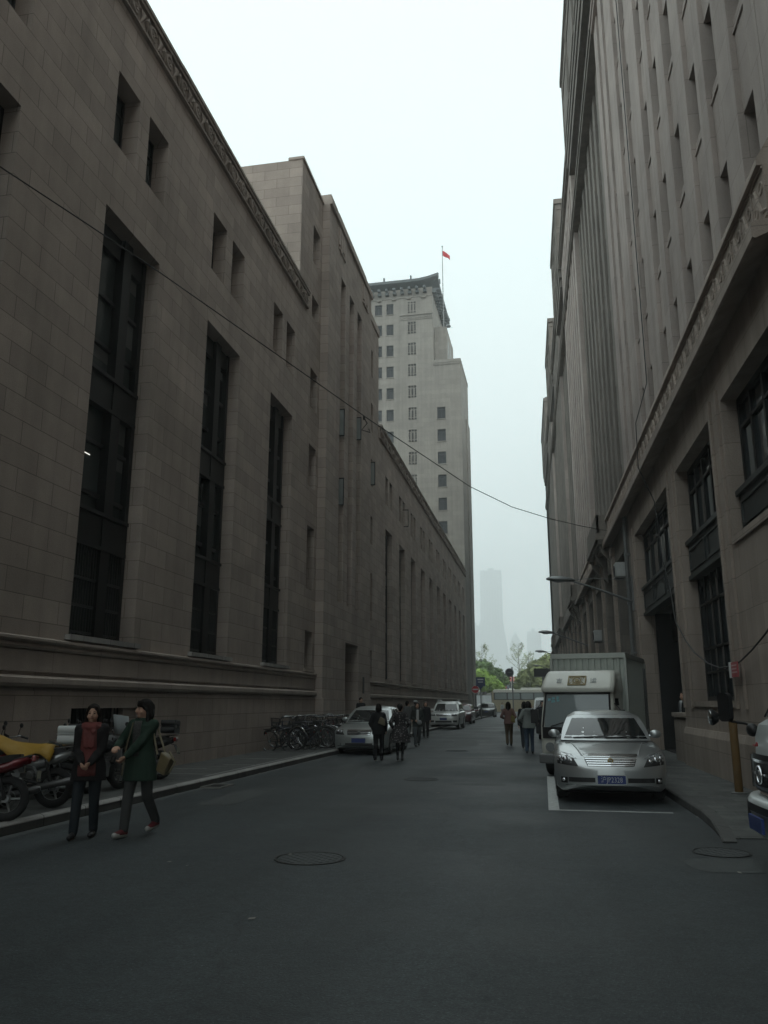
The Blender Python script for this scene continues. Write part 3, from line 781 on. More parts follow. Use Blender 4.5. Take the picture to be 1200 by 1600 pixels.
# fretwork: dashes round a slot
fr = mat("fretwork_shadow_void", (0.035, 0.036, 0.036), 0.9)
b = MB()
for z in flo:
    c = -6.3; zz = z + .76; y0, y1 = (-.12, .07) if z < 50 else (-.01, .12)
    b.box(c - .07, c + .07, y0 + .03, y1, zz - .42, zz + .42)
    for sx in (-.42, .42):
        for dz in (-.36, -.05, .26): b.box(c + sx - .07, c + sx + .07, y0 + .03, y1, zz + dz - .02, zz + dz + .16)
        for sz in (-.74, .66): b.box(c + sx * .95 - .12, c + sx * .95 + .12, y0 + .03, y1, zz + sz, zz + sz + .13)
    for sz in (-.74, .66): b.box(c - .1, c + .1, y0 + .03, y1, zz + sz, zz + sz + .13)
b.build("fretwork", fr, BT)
b = MB()
for i in range(9):
    c = -7.6 + i * .48
    b.torus((c, -.03, 51.45), .20, .04, 'y', 8, 5, math.pi, 2 * math.pi)
b.box(-7.9, -3.5, -.06, .09, 51.7, 51.8); b.box(-7.9, -3.5, -.10, .09, 51.0, 51.1)
b.build("string_course", ts, BT)
# eaves with upturned corner
tile = mat("dark_glazed_tile", (0.085, 0.098, 0.10), 0.55, var=0.3)
def eave(x0, x1, y0, y1, z):
    b = MB()
    ov = 0.85
    X = [x0 - ov, x1 + ov]; Y = [y0 - ov, y1 + ov]
    n = 24
    edge = []
    for i in range(n + 1): edge.append((X[0] + (X[1] - X[0]) * i / n, Y[0]))
    for i in range(1, n + 1): edge.append((X[1], Y[0] + (Y[1] - Y[0]) * i / n))
    for i in range(1, n + 1): edge.append((X[1] - (X[1] - X[0]) * i / n, Y[1]))
    for i in range(1, n): edge.append((X[0], Y[1] - (Y[1] - Y[0]) * i / n))
    def lift(p):
        dx = min(abs(p[0] - X[0]), abs(p[0] - X[1])); dy = min(abs(p[1] - Y[0]), abs(p[1] - Y[1]))
        d_ = max(dx, dy); return .55 * max(0, 1 - d_ / 3.2) ** 2
    r0 = [(p[0], p[1], z - .15 + lift(p)) for p in edge]; r1 = [(p[0], p[1], z + .22 + lift(p)) for p in edge]
    cx, cy = (x0 + x1) / 2, (y0 + y1) / 2
    def inset(p, k_, dz): return (cx + (p[0] - cx) * (1 - k_ / (abs(X[1] - X[0]) / 2)), cy + (p[1] - cy) * (1 - k_ / (abs(Y[1] - Y[0]) / 2)), dz)
    r2 = [inset(p, 1.2, z + .62) for p in edge]; r3 = [inset(p, 2.2, z + .95) for p in edge]
    ru = [inset(p, ov, z - .75) for p in edge]
    b.loft([ru, r0, r1, r2, r3], True, True, True)
    for i, p in enumerate(edge):
        if i % 3 == 0 and p[1] < y0 + 1: b.box(p[0] - .1, p[0] + .1, p[1] + .35, p[1] + .6, z + .3, z + .95)
    return b
eave(-31.0, -3.55, .1, 12.0, 56.35).build("eaves_roof", tile, BT, smooth=40)
b = MB()
for i in range(27):
    c = -31 + i * 1.02
    b.box(c - .16, c + .16, -.95, .08, 55.1, 55.4); b.box(c - .22, c + .22, -.45, .08, 54.75, 55.1)
for i in range(12):
    c = .3 + i * 1.02
    b.box(-3.53, -2.5, c - .16, c + .16, 55.1, 55.4); b.box(-3.53, -3.0, c - .22, c + .22, 54.75, 55.1)
b.build("bracket", tile, BT)
b = MB(); b.box(-31, -3.50, 0.0, .09, 54.3, 54.42)
for i in range(14): b.box(-31 + i * 2.0, -30.4 + i * 2.0, -.12, .09, 54.05, 54.3)
b.build("string_course", ts, BT)
FP = empty("flagpole", BT.matrix_basis @ Vector((-2.35, 2.2, 50.4))); tag(FP, "thin white flagpole on the roof of the stone tower", "flagpole")
b = MB(); b.tube([(0, 0, 0), (0, 0, 12.2)], [.075, .05], 8); b.ball((0, 0, 12.25), .12); b.build("pole", M['galv'], FP)
b = MB()
for k_ in (-1.2, 1.2): b.tube([(k_, 0, 0), (0, 0, 1.2)], .02, 5)
b.build("stay", M['galv'], FP)
fl = MB(); g_ = []
for i in range(13):
    u = i / 12; g_.append([(u * 1.0 + .02, .12 * math.sin(u * 7) * u + .1 * u, 11.6 - .72 * j / 6 - .75 * u ** 1.2 + .05 * math.sin(u * 6 + j * .5)) for j in range(7)])
vs_ = [p for r in g_ for p in r]
fl.add(vs_, [(i * 7 + j, i * 7 + j + 1, (i + 1) * 7 + j + 1, (i + 1) * 7 + j) for i in range(12) for j in range(6)])
fo = fl.build("flag", mat("red_flag_cloth", (0.50, 0.03, 0.04), 0.8), None, smooth=60); fo.location = FP.location; fo.rotation_euler = FP.rotation_euler
sm = fo.modifiers.new("cloth", 'SOLIDIFY'); sm.thickness = 0.01
tag(fo, "small red flag flying from the pole on the tower roof", "flag")
# lobby doors hidden at street level: tower foot continues the wall line
# =================================================================== RIGHT: granite hotel block
RB = empty("granite_hotel_building", (3.75, 0, 0))
tag(RB, "tall grey brown granite building filling the right side, ribbed piers above a carved belt", "building")
S0 = 10.9
sr, sb, sd = M['stoneR'], M['stoneRb'], M['stoneRd']
win_list = []      # (s0, s1, z0, z1, x)
def floors(zmax):
    out = [(9.57, 10.90)]
    z = 12.70
    while z + 1.6 < zmax: out.append((z, z + 1.57)); z += 3.36
    return out
def ribbed(name, s0, s1, recs, z0, z1, x0, deep, shallow, m, wins=True, pier_step=None):
    """piers with recessed window strips; spandrels half as deep as the windows"""
    fl = floors(z1 - 1.6)
    se = sorted({s0, s1} | {v for r in recs for v in r})
    ze = sorted({z0, z1, z1 - 1.4} | {v for f in fl for v in f} | {v for f in fl[1:] for v in (f[0] - .27, f[0] - .23)})
    D = []
    for i in range(len(se) - 1):
        inside = any(r[0] - 1e-6 <= se[i] and se[i + 1] <= r[1] + 1e-6 for r in recs)
        row = []
        for j in range(len(ze) - 1):
            d = 0.0
            if inside and ze[j + 1] <= z1 - 1.4 + 1e-6:
                d = deep if any(f[0] - 1e-6 <= ze[j] and ze[j + 1] <= f[1] + 1e-6 for f in fl) else (shallow - .03 if any(abs(ze[j] - f[0] + .27) < 1e-4 for f in fl[1:]) else shallow)
            row.append(d)
        D.append(row)
    b = MB(); relief(b, se, ze, D, -1.0, x0)
    o = b.build(name, m, RB)
    for r in recs:
        for f in fl: win_list.append((r[0], r[1], f[0], f[1], x0 + deep - .03))
    return o
recA = [(11.38, 12.23), (13.08, 13.91), (14.52, 15.38), (16.25, 17.15), (17.98, 18.85), (19.52, 20.4), (21.85, 22.72), (23.5, 24.38), (25.97, 26.62), (27.5, 28.15)]
ribbed("pier_wall", S0, 29.1, recA, 9.5, 39.0, 0.0, .42, .095, sr)
secB = [(29.1, 43.8), (56.1, 65.5), (76.0, 87.5), (98.0, 115.0)]
secC = [(43.8, 56.1), (65.5, 76.0), (87.5, 98.0)]
def strips(a, e, w, gap, margin):
    n = max(1, int((e - a - 2 * margin + gap) / (w + gap))); L = n * w + (n - 1) * gap; s = (a + e - L) / 2
    return [(s + i * (w + gap), s + i * (w + gap) + w) for i in range(n)]
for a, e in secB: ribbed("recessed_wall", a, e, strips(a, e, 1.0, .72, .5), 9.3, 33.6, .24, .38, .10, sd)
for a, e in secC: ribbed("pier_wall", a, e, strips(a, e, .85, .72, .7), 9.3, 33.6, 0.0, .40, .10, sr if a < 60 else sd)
b = MB()
for a, e in secB:
    for y in (a, e): b.quad((0, y, 0), (.24, y, 0), (.24, y, 34), (0, y, 34))
b.build("return_wall", sr, RB)
# end, roof and near return of the building
b = MB(); b.quad((0, 115, 0), (22, 115, 0), (22, 115, 34), (0, 115, 34)); b.quad((0, S0, 0), (22, S0, 0), (22, S0, 39), (0, S0, 39))
b.quad((.3, 29.1, 33.9), (22, 29.1, 33.9), (22, 115, 33.9), (.3, 115, 33.9)); b.quad((0, S0, 39), (22, S0, 39), (22, 29.1, 39), (0, 29.1, 39)); b.quad((0, 29.11, 9), (22, 29.11, 9), (22, 29.11, 39), (0, 29.11, 39)); b.quad((22, S0, 0), (22, 115, 0), (22, 115, 33.9), (22, S0, 33.9))
b.build("end_wall", sr, RB)
# main cornice and ledges
def band(name, s0, s1, boxes, m):
    b = MB()
    for xa, xb, za, zb in boxes: b.box(xa, xb, s0, s1, za, zb)
    return b.build(name, m, RB)
for a, e in secC:
    band("cornice", a + .01, e - .01, [(-.17, .05, 28.6, 28.8), (-.11, .05, 28.35, 28.6), (-.26, .1, 33.4, 33.7), (-.18, .1, 33.1, 33.4), (-.10, .3, 33.7, 34.3)], sd)
band("cornice", S0, 29.09, [(-.17, .05, 28.6, 28.8), (-.11, .05, 28.35, 28.6), (-.26, .1, 38.5, 39.1)], sr)
# projecting attic pavilions over the recessed sections
for a, e in secB:
    b = MB()
    b.box(-.25, .40, a + .01, e - .01, 33.0, 38.4); b.box(-.33, .45, a - .12, e + .12, 38.4, 38.8); b.box(-.17, .30, a + .005, e - .005, 28.6, 28.85); b.box(-.11, .3, a + .01, e - .01, 28.35, 28.6)
    b.box(-.19, .30, a + .2, e - .2, 32.4, 33.0); b.box(-.12, .30, a + .5, e - .5, 31.8, 32.4); b.box(-.05, .4, a + 1.4, e - 1.4, 38.8, 39.5)
    n = 3; w_ = (e - a - 1.2) / n
    for i in range(n):
        y0, y1 = a + .6 + i * w_ + .25, a + .6 + (i + 1) * w_ - .25
        for q in ((y0, y0 + .12, 33.5, 38.0), (y1 - .12, y1, 33.5, 38.0), (y0 + .12, y1 - .12, 33.5, 33.62), (y0 + .12, y1 - .12, 37.88, 38.0), (y0 + .12, y1 - .12, 36.6, 36.72)): b.box(-.30, -.245, *q)
    for y in (a - .05,):
        for z0_, z1_ in ((33.5, 36.0), (36.4, 38.0)):
            b.box(-.20, -.15, y, y + .06, z0_, z1_); b.box(.25, .30, y, y + .06, z0_, z1_); b.box(-.15, .25, y, y + .06, z1_ - .06, z1_); b.box(-.15, .25, y, y + .06, z0_, z0_ + .06)
    b.build("attic", sd, RB)
# the same facade carries on behind the gateway and past the camera
b = MB(); b.box(.0, 22, -70, 6.2, 0, 39); b.box(-.3, 0, -70, 6.2, 7.9, 8.4); b.box(.0, 22, 6.2, 10.88, 5.6, 39)
b.build("rear_block", M['stoneR'], RB)
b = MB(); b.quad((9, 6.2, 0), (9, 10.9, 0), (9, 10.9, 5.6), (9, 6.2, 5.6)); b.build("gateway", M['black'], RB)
# the windows: the hundred that show largest are parts of their own, the rest one mesh
win_list.sort(key=lambda q: (q[0] > 29.0, q[2] > 26 + 0, q[0]))
def rwin(b, q):
    s0, s1, z0, z1, x = q
    b.mat(0); b.box(x - .05, x + .02, s0 + .005, s0 + .06, z0 + .004, z1 - .004); b.box(x - .05, x + .02, s1 - .06, s1 - .005, z0 + .004, z1 - .004)
    b.box(x - .05, x + .02, s0 + .06, s1 - .06, z1 - .07, z1 - .004); b.box(x - .05, x + .02, s0 + .06, s1 - .06, z0 + .004, z0 + .07); b.box(x - .04, x + .02, (s0 + s1) / 2 - .02, (s0 + s1) / 2 + .02, z0 + .07, z1 - .07)
for q in win_list[:56]:
    b = MB(); rwin(b, q); fo = b.build("window", M['bronze'], RB)
    MB().quad((q[4], q[0], q[2]), (q[4], q[1], q[2]), (q[4], q[1], q[3]), (q[4], q[0], q[3])).build("pane", M['glass'], fo)
b = MB()
for q in win_list[56:]:
    rwin(b, q); b.mat(1); b.quad((q[4], q[0], q[2]), (q[4], q[1], q[2]), (q[4], q[1], q[3]), (q[4], q[0], q[3]))
fo = b.build("upper_windows", [M['bronze'], M['glass']], RB); fo["kind"] = "stuff"

# ---- carved belt course
def belt(s0, s1):
    b = MB(); b.prism([(.05, 8.05), (-.36, 7.88), (-.40, 7.90), (-.40, 8.12), (-.30, 8.16), (.05, 8.2)], 'y', s0, s1); b.build("belt_ledge", sb, RB)
    b = MB(); b.box(-.16, .05, s0, s1, 8.2, 9.02); b.prism([(.05, 9.02), (-.24, 9.02), (-.24, 9.12), (-.02, 9.48), (.05, 9.5)], 'y', s0, s1)
    p = .62; n = int((s1 - s0) / p)
    for i in range(n):
        c = s0 + (i + .5) * (s1 - s0) / n; x = -.150; h = p / 2
        b.tube([(x, c - h, 8.32), (x - .008, c - .10, 8.40), (x - .012, c, 8.62), (x - .008, c + .10, 8.84), (x, c + h, 8.92)], [.025, .034, .038, .034, .025], 6)
        b.torus((x - .002, c + .15, 8.50), .085, .026, 'x', 10, 5); b.torus((x - .002, c - .15, 8.74), .085, .026, 'x', 10, 5)
        b.box(x - .03, x + .02, c + h - .018, c + h + .018, 8.24, 8.98)
        b.ball((x, c + .15, 8.84), (.028, .05, .05), 6, 4); b.ball((x, c - .15, 8.38), (.028, .05, .05), 6, 4)
    for z in (8.235, 8.985): b.box(-.185, -.15, s0, s1, z - .02, z + .02)
    b.build("belt_relief", M['stoneRb'], RB, smooth=50)
belt(S0, 29.1); belt(29.14, 51.8)
b = MB()
for s0, s1 in ((51.8, 115.0),):
    b.prism([(.66, 8.05), (-.34, 7.9), (-.38, 7.92), (-.38, 8.14), (-.2, 8.2), (-.2, 9.1), (.66, 9.5)], 'y', s0, s1)
b.build("belt_ledge", sd, RB)
# ---- street stage, near section
ops = [(S0 + .3, 15.1, 4.43, 7.03, .42), (16.1, 19.95, 1.60, 7.02, .42), (21.15, 27.7, 0.0, 7.02, .45)]
w_ = MB(); wall_with_openings(w_, S0, 29.1, 0.0, 8.1, ops, -1.0, 0.0)
w_.build("street_wall", sb, RB)
b = MB()      # reeded edges of the pilasters, plinth and sills
for s in (15.32, 15.9, 20.15, 20.95, 27.95): b.box(-.05, .0, s - .07, s + .07, 1.45, 7.3)
for a, e in ((S0, 21.15), (27.72, 29.1)):
    b.box(-.07, .0, a, e, 0, .86); b.prism([(0, .86), (-.07, .86), (-.03, 1.0), (0, 1.0)], 'y', a, e)
b.box(-.04, .42, 16.12, 19.93, 1.48, 1.60); b.box(-.04, .40, S0 + .3, 15.08, 4.30, 4.43)
b.build("wall_trim", sb, RB)
b = MB(); b.box(.02, 1.5, 21.16, 22.95, 0, 1.22); b.box(-.02, 1.5, 21.15, 23.0, 1.22, 1.32); b.build("stoop_wall", sb, RB)
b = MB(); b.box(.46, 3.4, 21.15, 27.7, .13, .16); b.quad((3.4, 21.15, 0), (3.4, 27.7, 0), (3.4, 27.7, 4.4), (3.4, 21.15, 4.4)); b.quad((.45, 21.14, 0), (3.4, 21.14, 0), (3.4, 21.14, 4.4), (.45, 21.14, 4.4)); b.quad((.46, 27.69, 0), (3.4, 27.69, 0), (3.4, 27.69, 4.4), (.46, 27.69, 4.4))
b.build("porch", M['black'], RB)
w_ = bpy.data.objects["street_wall"]
# open the entrance through the back of the recess
bm = bmesh.new(); bm.from_mesh(w_.data)
kill = [f for f in bm.faces if abs(f.calc_center_median().x - .45) < .01 and f.calc_center_median().z < 4.5 and f.calc_center_median().y > 21]
bmesh.ops.delete(bm, geom=kill, context='FACES'); bm.to_mesh(w_.data); bm.free()
b = MB(); b.box(.95, 1.05, 21.16, 27.68, 3.5, 4.38); b.box(.95, 1.05, 24.2, 24.5, .16, 3.5); b.build("porch_screen", M['bronze'], RB)
def mezz_window(s0, s1, z0, z1, zp, low=None, panels=2):
    x = .34
    f = MB(); n = 5
    f.box(x - .06, x + .04, s0 + .01, s0 + .12, z0, z1 - .01); f.box(x - .06, x + .04, s1 - .12, s1 - .01, z0, z1 - .01); f.box(x - .06, x + .04, s0 + .12, s1 - .12, z1 - .13, z1 - .01); f.box(x - .06, x + .04, s0 + .12, s1 - .12, z0, z0 + .1)
    for i in range(1, n): c = s0 + (s1 - s0) * i / n; f.box(x - .05, x + .04, c - .05, c + .05, z0 + .1, z1 - .13)
    f.box(x - .05, x + .03, s0 + .12, s1 - .12, z1 - .60, z1 - .54)
    fo = f.build("window", M['bronze'], RB)
    MB().quad((x, s0 + .05, z0), (x, s1 - .05, z0), (x, s1 - .05, z1), (x, s0 + .05, z1)).build("pane", M['glassb'], fo)
    # strips of blind behind some lights
    b = MB()
    for i in (1, 2, 4): c = s0 + (s1 - s0) * (i + .5) / n; b.box(x - .006, x - .003, c - .16, c + .12, z0 + .15, z1 - .65)
    b.build("blind", mat("window_blind", (.16, .165, .155), .8), fo)
    p = MB(); xp = .17
    p.box(xp, .40, s0 + .005, s1 - .005, zp, z0 - .10)
    p.box(xp - .07, .40, s0 + .003, s1 - .003, z0 - .10, z0 - .003); p.box(xp - .06, .41, s0 + .003, s1 - .003, zp - .09, zp)
    w_ = (s1 - s0) / panels
    for i in range(panels):
        a, e = s0 + i * w_ + .12, s0 + (i + 1) * w_ - .12
        for q in ((a, a + .05, zp + .1, z0 - .2), (e - .05, e, zp + .1, z0 - .2), (a + .05, e - .05, zp + .1, zp + .15), (a + .05, e - .05, z0 - .25, z0 - .2)): p.box(xp - .03, xp + .01, *q)
    p.build("spandrel_panel", M['bronze2'], RB)
    if low:
        f = MB(); za, zb = low; x = .36
        f.box(x - .06, x + .04, s0 + .01, s0 + .13, za, zb); f.box(x - .06, x + .04, s1 - .13, s1 - .01, za, zb); f.box(x - .06, x + .04, s0 + .13, s1 - .13, za + .002, za + .1)
        for i in range(1, 6): c = s0 + (s1 - s0) * i / 6; f.box(x - .05, x + .04, c - .04, c + .04, za + .1, zb)
        for z in (za + .62, za + 1.15, za + 2.15): f.box(x - .05, x + .05, s0 + .13, s1 - .13, z - .025, z + .025)
        fo = f.build("window", M['bronze'], RB)
        MB().quad((x, s0 + .05, za), (x, s1 - .05, za), (x, s1 - .05, zb), (x, s0 + .05, zb)).build("pane", M['glassb'], fo)
mezz_window(S0 + .3, 15.1, 5.28, 7.03, 4.52)
mezz_window(16.1, 19.95, 5.28, 7.02, 4.45, low=(1.60, 4.36))
mezz_window(21.15, 27.7, 5.25, 7.02, 4.42, panels=3)
# ---- street stage, far sections: deep openings between pilasters, corbelled balconies
far_ops = []
for i in range(17):
    a = 30.2 + 5.0 * i
    far_ops += [(a, a + 3.3, 1.4, 7.05, .6)]
w_ = MB(); wall_with_openings(w_, 29.1, 115.0, 0, 8.1, far_ops, -1.0, 0.0); w_.build("street_wall", sd, RB)
b = MB()
for a, e, *_ in far_ops:
    b.box(-.12, 0, e + .35, e + .85, .9, 7.4); b.box(-.17, 0, e + .3, e + .9, 7.4, 7.75); b.box(-.17, 0, e + .3, e + .9, 0, .9)
b.build("pilaster", sb, RB)
for a, e, z0, z1, d in far_ops:
    f = MB(); x = .5
    f.box(x - .05, x + .05, a + .01, a + .15, z0, z1); f.box(x - .05, x + .05, e - .15, e - .01, z0, z1); f.box(x - .05, x + .05, (a + e) / 2 - .08, (a + e) / 2 + .08, z0, z1)
    for z in (z0 + 1.9, z0 + 3.2, z0 + 4.6): f.box(x - .05, x + .06, a + .15, e - .15, z - .06, z + .06)
    fo = f.build("window", M['bronze'], RB)
    MB().quad((x, a + .05, z0), (x, e - .05, z0), (x, e - .05, z1), (x, a + .05, z1)).build("pane", M['glass'], fo)
for a, e in ((34.4, 39.8), (55.4, 60.4), (76.4, 81.4), (97.4, 102.4)):
    b = MB(); b.box(-.66, 0, a, e, 8.22, 8.50); b.box(-.55, 0, a + .1, e - .1, 8.05, 8.22); b.box(-.60, -.50, a + .1, e - .1, 8.50, 9.3); b.box(-.6, 0, a + .1, a + .22, 8.5, 9.3); b.box(-.6, 0, e - .22, e - .1, 8.5, 9.3)
    for y in (a + .5, (a + e) / 2, e - .5): b.prism([(0, 8.05), (-.5, 8.05), (-.42, 7.7), (-.2, 7.45), (-.16, 6.9), (0, 6.75)], 'y', y - .2, y + .2)
    b.build("balcony", sd, RB)
b = MB(); b.tube([(-.13, 29.12, .2), (-.13, 29.12, 8.2)], .07, 8)
for z in (1.5, 3.2, 4.9, 6.6): b.box(-.2, 0, 29.03, 29.21, z, z + .06)
b.build("downpipe", M['grey'], RB, smooth=40)

# air conditioners hung on the wall
def ac_unit(y, z, label):
    o = empty("air_conditioner", (3.75, y, z)); tag(o, label, "air conditioner", "air conditioners hung on the right wall")
    b = MB(); b.box(-.42, -.06, -.38, .38, 0, .52); b.build("casing", mat_ac, o, bevel=.015)
    b = MB(); b.torus((-.435, .06, .26), .2, .012, 'x', 18, 5); b.torus((-.435, .06, .26), .12, .01, 'x', 14, 5); b.ball((-.43, .06, .26), (.01, .05, .05)); b.build("fan_grille", M['plastic'], o)
    b = MB(); b.box(-.40, 0, -.32, -.28, -.05, 0); b.box(-.40, 0, .28, .32, -.05, 0); b.build("bracket", M['grey'], o)
mat_ac = mat("weathered_white_casing", (.36, .37, .36), .5, var=.2)
ac_unit(30.4, 6.0, "white air conditioner on the right wall just past the downpipe")
ac_unit(41.3, 4.5, "white air conditioner on the right wall over the lorry roof")

# street lamps fixed to the wall
def wall_lamp(y, z, X_head, label):
    o = empty("street_lamp", (3.75, y, z)); tag(o, label, "street lamp", "street lamps reaching out from the right wall")
    hx = X_head - 3.75
    b = MB(); b.tube([(0, 0, 0), (hx * .45, 0, .52), (hx * .72, 0, .80)], [.045, .038, .032], 8); b.tube([(0, 0, .75), (hx * .45, 0, .85), (hx * .72, 0, .82)], .012, 6); b.box(-.05, .0, -.12, .12, -.3, .9); b.build("arm", M['grey'], o)
    b = MB(); n = 12
    for i in range(9):
        pass
    rings = []
    for t, wd, up, dn in ((0, .03, .03, .03), (.08, .07, .06, .05), (.25, .12, .10, .07), (.5, .16, .13, .07), (.75, .14, .12, .06), (.92, .08, .08, .04), (1.0, .02, .03, .02)):
        x = hx * .66 + (hx * 1.0 - hx * .66) * t; zc = .80 + .06 * t
        rings.append([(x, wd * math.cos(2 * math.pi * k_ / n), zc + (up if math.sin(2 * math.pi * k_ / n) > 0 else dn) * math.sin(2 * math.pi * k_ / n)) for k_ in range(n)])
    b.loft(rings); h = b.build("lamp_head", M['galv'], o, smooth=60)
    b = MB(); b.ball((hx * .85, 0, .78), (.22, .11, .05), 12, 6); b.build("lens", mat_lens, o, smooth=60)
mat_lens = mat("lamp_lens", (.32, .34, .34), .15)
for i, (y, z, l) in enumerate(((29.0, 4.95, "nearest street lamp on a long arm from the right wall beside the downpipe"), (50.0, 4.85, "second street lamp along the right wall, seen against the sky"), (72.0, 5.05, "third street lamp along the right wall, over the lorry box roof"), (96.0, 4.9, "furthest small street lamp on the right wall in front of the trees"))):
    wall_lamp(y, z, .82, l)

# overhead wire, facade cable, little red notice
def wire(name, pts, r, label, cat):
    b = MB(); b.tube(pts, r, 6); return tag(b.build(name, M['cable'], None, smooth=60), label, cat)
wire("overhead_wire", [(-8.60, 10.0, 10.3), (-8.24, 10.53, 10.18), (-7.54, 11.84, 9.97), (-6.72, 13.39, 9.71), (-5.24, 16.18, 9.15), (-3.69, 19.1, 8.55), (-1.42, 23.37, 7.80), (-.24, 25.58, 7.66), (1.03, 27.98, 7.76), (2.26, 30.3, 7.95), (3.55, 32.72, 8.21), (3.72, 33.0, 8.25)], .012, "thin black wire sagging across the street from the left wall to the right", "wire")
b = MB(); b.tube([(-.10, 0, .1), (-.02, 0, -.05), (-.16, 0, -.22), (.06, 0, -.30), (.02, 0, -.20)], .013, 5); b.cyl((-.1, 0, .05), (-.1, 0, .15), .03)
o = b.build("wire_clamp", M['cable']); o.location = (-3.69, 19.1, 8.48); tag(o, "hooked black clamp dangling from the overhead wire before the middle block", "clamp")
wire("hanging_cable", [(3.69, 22.7, 27.0), (3.69, 22.6, 16.7), (3.69, 22.55, 10.4), (3.30, 22.5, 9.2), (3.28, 22.5, 7.9), (3.62, 22.4, 6.9), (3.62, 21.8, 5.14), (3.60, 20.95, 4.28), (3.62, 20.71, 3.47), (3.64, 19.72, 2.94), (3.64, 18.84, 2.62), (3.64, 17.6, 2.34), (3.64, 16.64, 2.21), (3.64, 15.55, 2.2), (3.64, 14.99, 2.26), (3.64, 14.21, 2.4), (3.64, 13.41, 2.58), (3.66, 12.0, 3.0)], .015, "black cable running down the right facade and looping past the tall window", "cable")
o = empty("notice_board", (3.62, 15.45, 2.13)); tag(o, "small red notice hung under the looping cable on the right wall", "sign")
b = MB(); b.box(-.008, .008, -.30, .16, -.13, .13); b.build("panel", mat("faded_red_enamel", (.36, .06, .07), .5, var=.2), o)
b = MB(); b.box(-.008, .008, .162, .33, -.14, .14); b.build("white_panel", M['white'], o)
b = MB()
for i in range(3): b.box(-.012, -.0085, -.24 + (i % 2) * .03, .11, .06 - i * .06, .085 - i * .06)
b.build("lettering", mat("pale_lettering", (.55, .35, .34), .6), o)
bo = empty("bollard", (3.32, 14.6, 0.128)); tag(bo, "ochre painted steel post on the right pavement beside the white lorry", "bollard")
b = MB(); b.lathe([(0, .066), (1.12, .066), (1.15, .045), (1.16, .01)], axis='z', n=16); b.build("post", mat("ochre_paint", (.11, .062, .015), .7, var=.3, scale=5, bump=.2), bo, smooth=40)
b = MB(); b.lathe([(0, .13), (.02, .13), (.03, .08)], axis='z', n=16); b.build("base_plate", M['grey'], bo)

# =================================================================== far end of the street
def post(name, x, y, h, label, cat, r=.04):
    o = empty(name, (x, y, 0.0)); tag(o, label, cat)
    b = MB(); b.cyl((0, 0, 0), (0, 0, h), r, n=8); b.build("post", M['grey'], o)
    return o
mat_blue = mat("blue_sign_enamel", (.035, .055, .14), .5); mat_sr = mat("red_sign_enamel", (.55, .03, .04), .4)
o = post("street_sign", -4.62, 85.0, 4.0, "square blue street sign on a post at the far left kerb", "sign", .06)
b = MB(); b.box(-.46, .46, -.10, -.06, 3.25, 4.15); b.prism([(-.3, 3.25), (.3, 3.25), (0, 2.95)], 'y', -.10, -.06); b.build("sign_panel", mat_blue, o)
b = MB(); b.box(-.3, .3, -.106, -.10, 3.86, 3.98); b.box(-.25, .25, -.106, -.10, 3.62, 3.70); b.build("lettering", M['white'], o)
o = post("no_entry_sign", -5.25, 86.5, 3.3, "round red no entry sign with a white bar at the far left kerb", "sign")
b = MB(); b.lathe([(-.10, .40), (-.06, .40)], (0, 0, 2.95), 'y', 24); b.build("sign_disc", mat_sr, o)
b = MB(); b.box(-.28, .28, -.106, -.10, 2.89, 3.02); b.build("white_bar", M['white'], o)
b = MB(); b.torus((0, -.10, 2.95), .38, .02, 'y', 24, 5); b.build("rim", M['white'], o)
o = post("round_sign", -1.85, 112.0, 6.3, "round dark sign on a tall post in front of the bus", "sign", .09)
b = MB(); b.lathe([(-.14, .58), (-.09, .58)], (-.35, 0, 5.55), 'y', 26); b.build("sign_disc", mat("dark_sign_back", (.05, .055, .065), .6), o)
b = MB(); b.torus((-.35, -.14, 5.55), .5, .05, 'y', 26, 5); b.box(-.6, -.1, -.15, -.141, 5.5, 5.6); b.build("sign_mark", mat("sign_grey_mark", (.18, .18, .2), .6), o)
o = post("overhead_sign", 2.1, 108.0, 5.9, "dark rectangular overhead sign board on a post before the right hand trees", "sign", .12)
b = MB(); b.box(-1.1, 1.3, -.2, -.05, 4.9, 5.9); b.build("sign_panel", M['canopy'], o)
b = MB(); b.box(-1.1, 1.3, -.24, -.02, 4.82, 4.9); b.build("frame", M['grey'], o)

# tour bus crossing
TB = empty("tour_bus", (.9, 128.0, 0.008)); tag(TB, "beige tour bus with a row of large windows crossing the far end of the street", "bus")
beige = mat("beige_coach_paint", (.36, .31, .20), .45, var=.06, coat=.2); cream = mat("cream_coach_paint", (.68, .68, .62), .45, var=.05)
def rr(y0, y1, z0, z1, r): 
    p = []
    for cx, cz, a in ((y1 - r, z1 - r, 0), (y0 + r, z1 - r, 90), (y0 + r, z0 + r, 180), (y1 - r, z0 + r, 270)):
        for i in range(5): t = R(a + 90 * i / 4); p.append((cx + r * math.cos(t), cz + r * math.sin(t)))
    return p
b = MB(); b.prism(rr(-6.2, 6.2, .32, 3.45, .32), 'y', 0, 2.5)
bb = b.build("body", [beige], TB, smooth=40)
b = MB(); b.prism(rr(-6.0, 6.0, 3.0, 3.60, .2), 'y', .1, 2.4); b.box(-1.8, 2.0, .4, 2.1, 3.6, 3.85); b.build("roof", cream, TB, smooth=40, bevel=.06)
b = MB(); b.box(-5.95, 6.1, -.012, .02, 3.15, 3.42); b.build("roof_band", cream, TB)
b = MB(); b.box(-5.9, 6.0, -.02, .02, 2.05, 3.15); b.build("window_band", M['plastic'], TB)
for i in range(6):
    a = -5.75 + i * 1.98
    b = MB(); b.prism(rr(a, a + 1.78, 2.15, 3.05, .12), 'y', -.03, .0); b.build("window", mat("coach_tinted_glass", (.22, .26, .25), .10), TB)
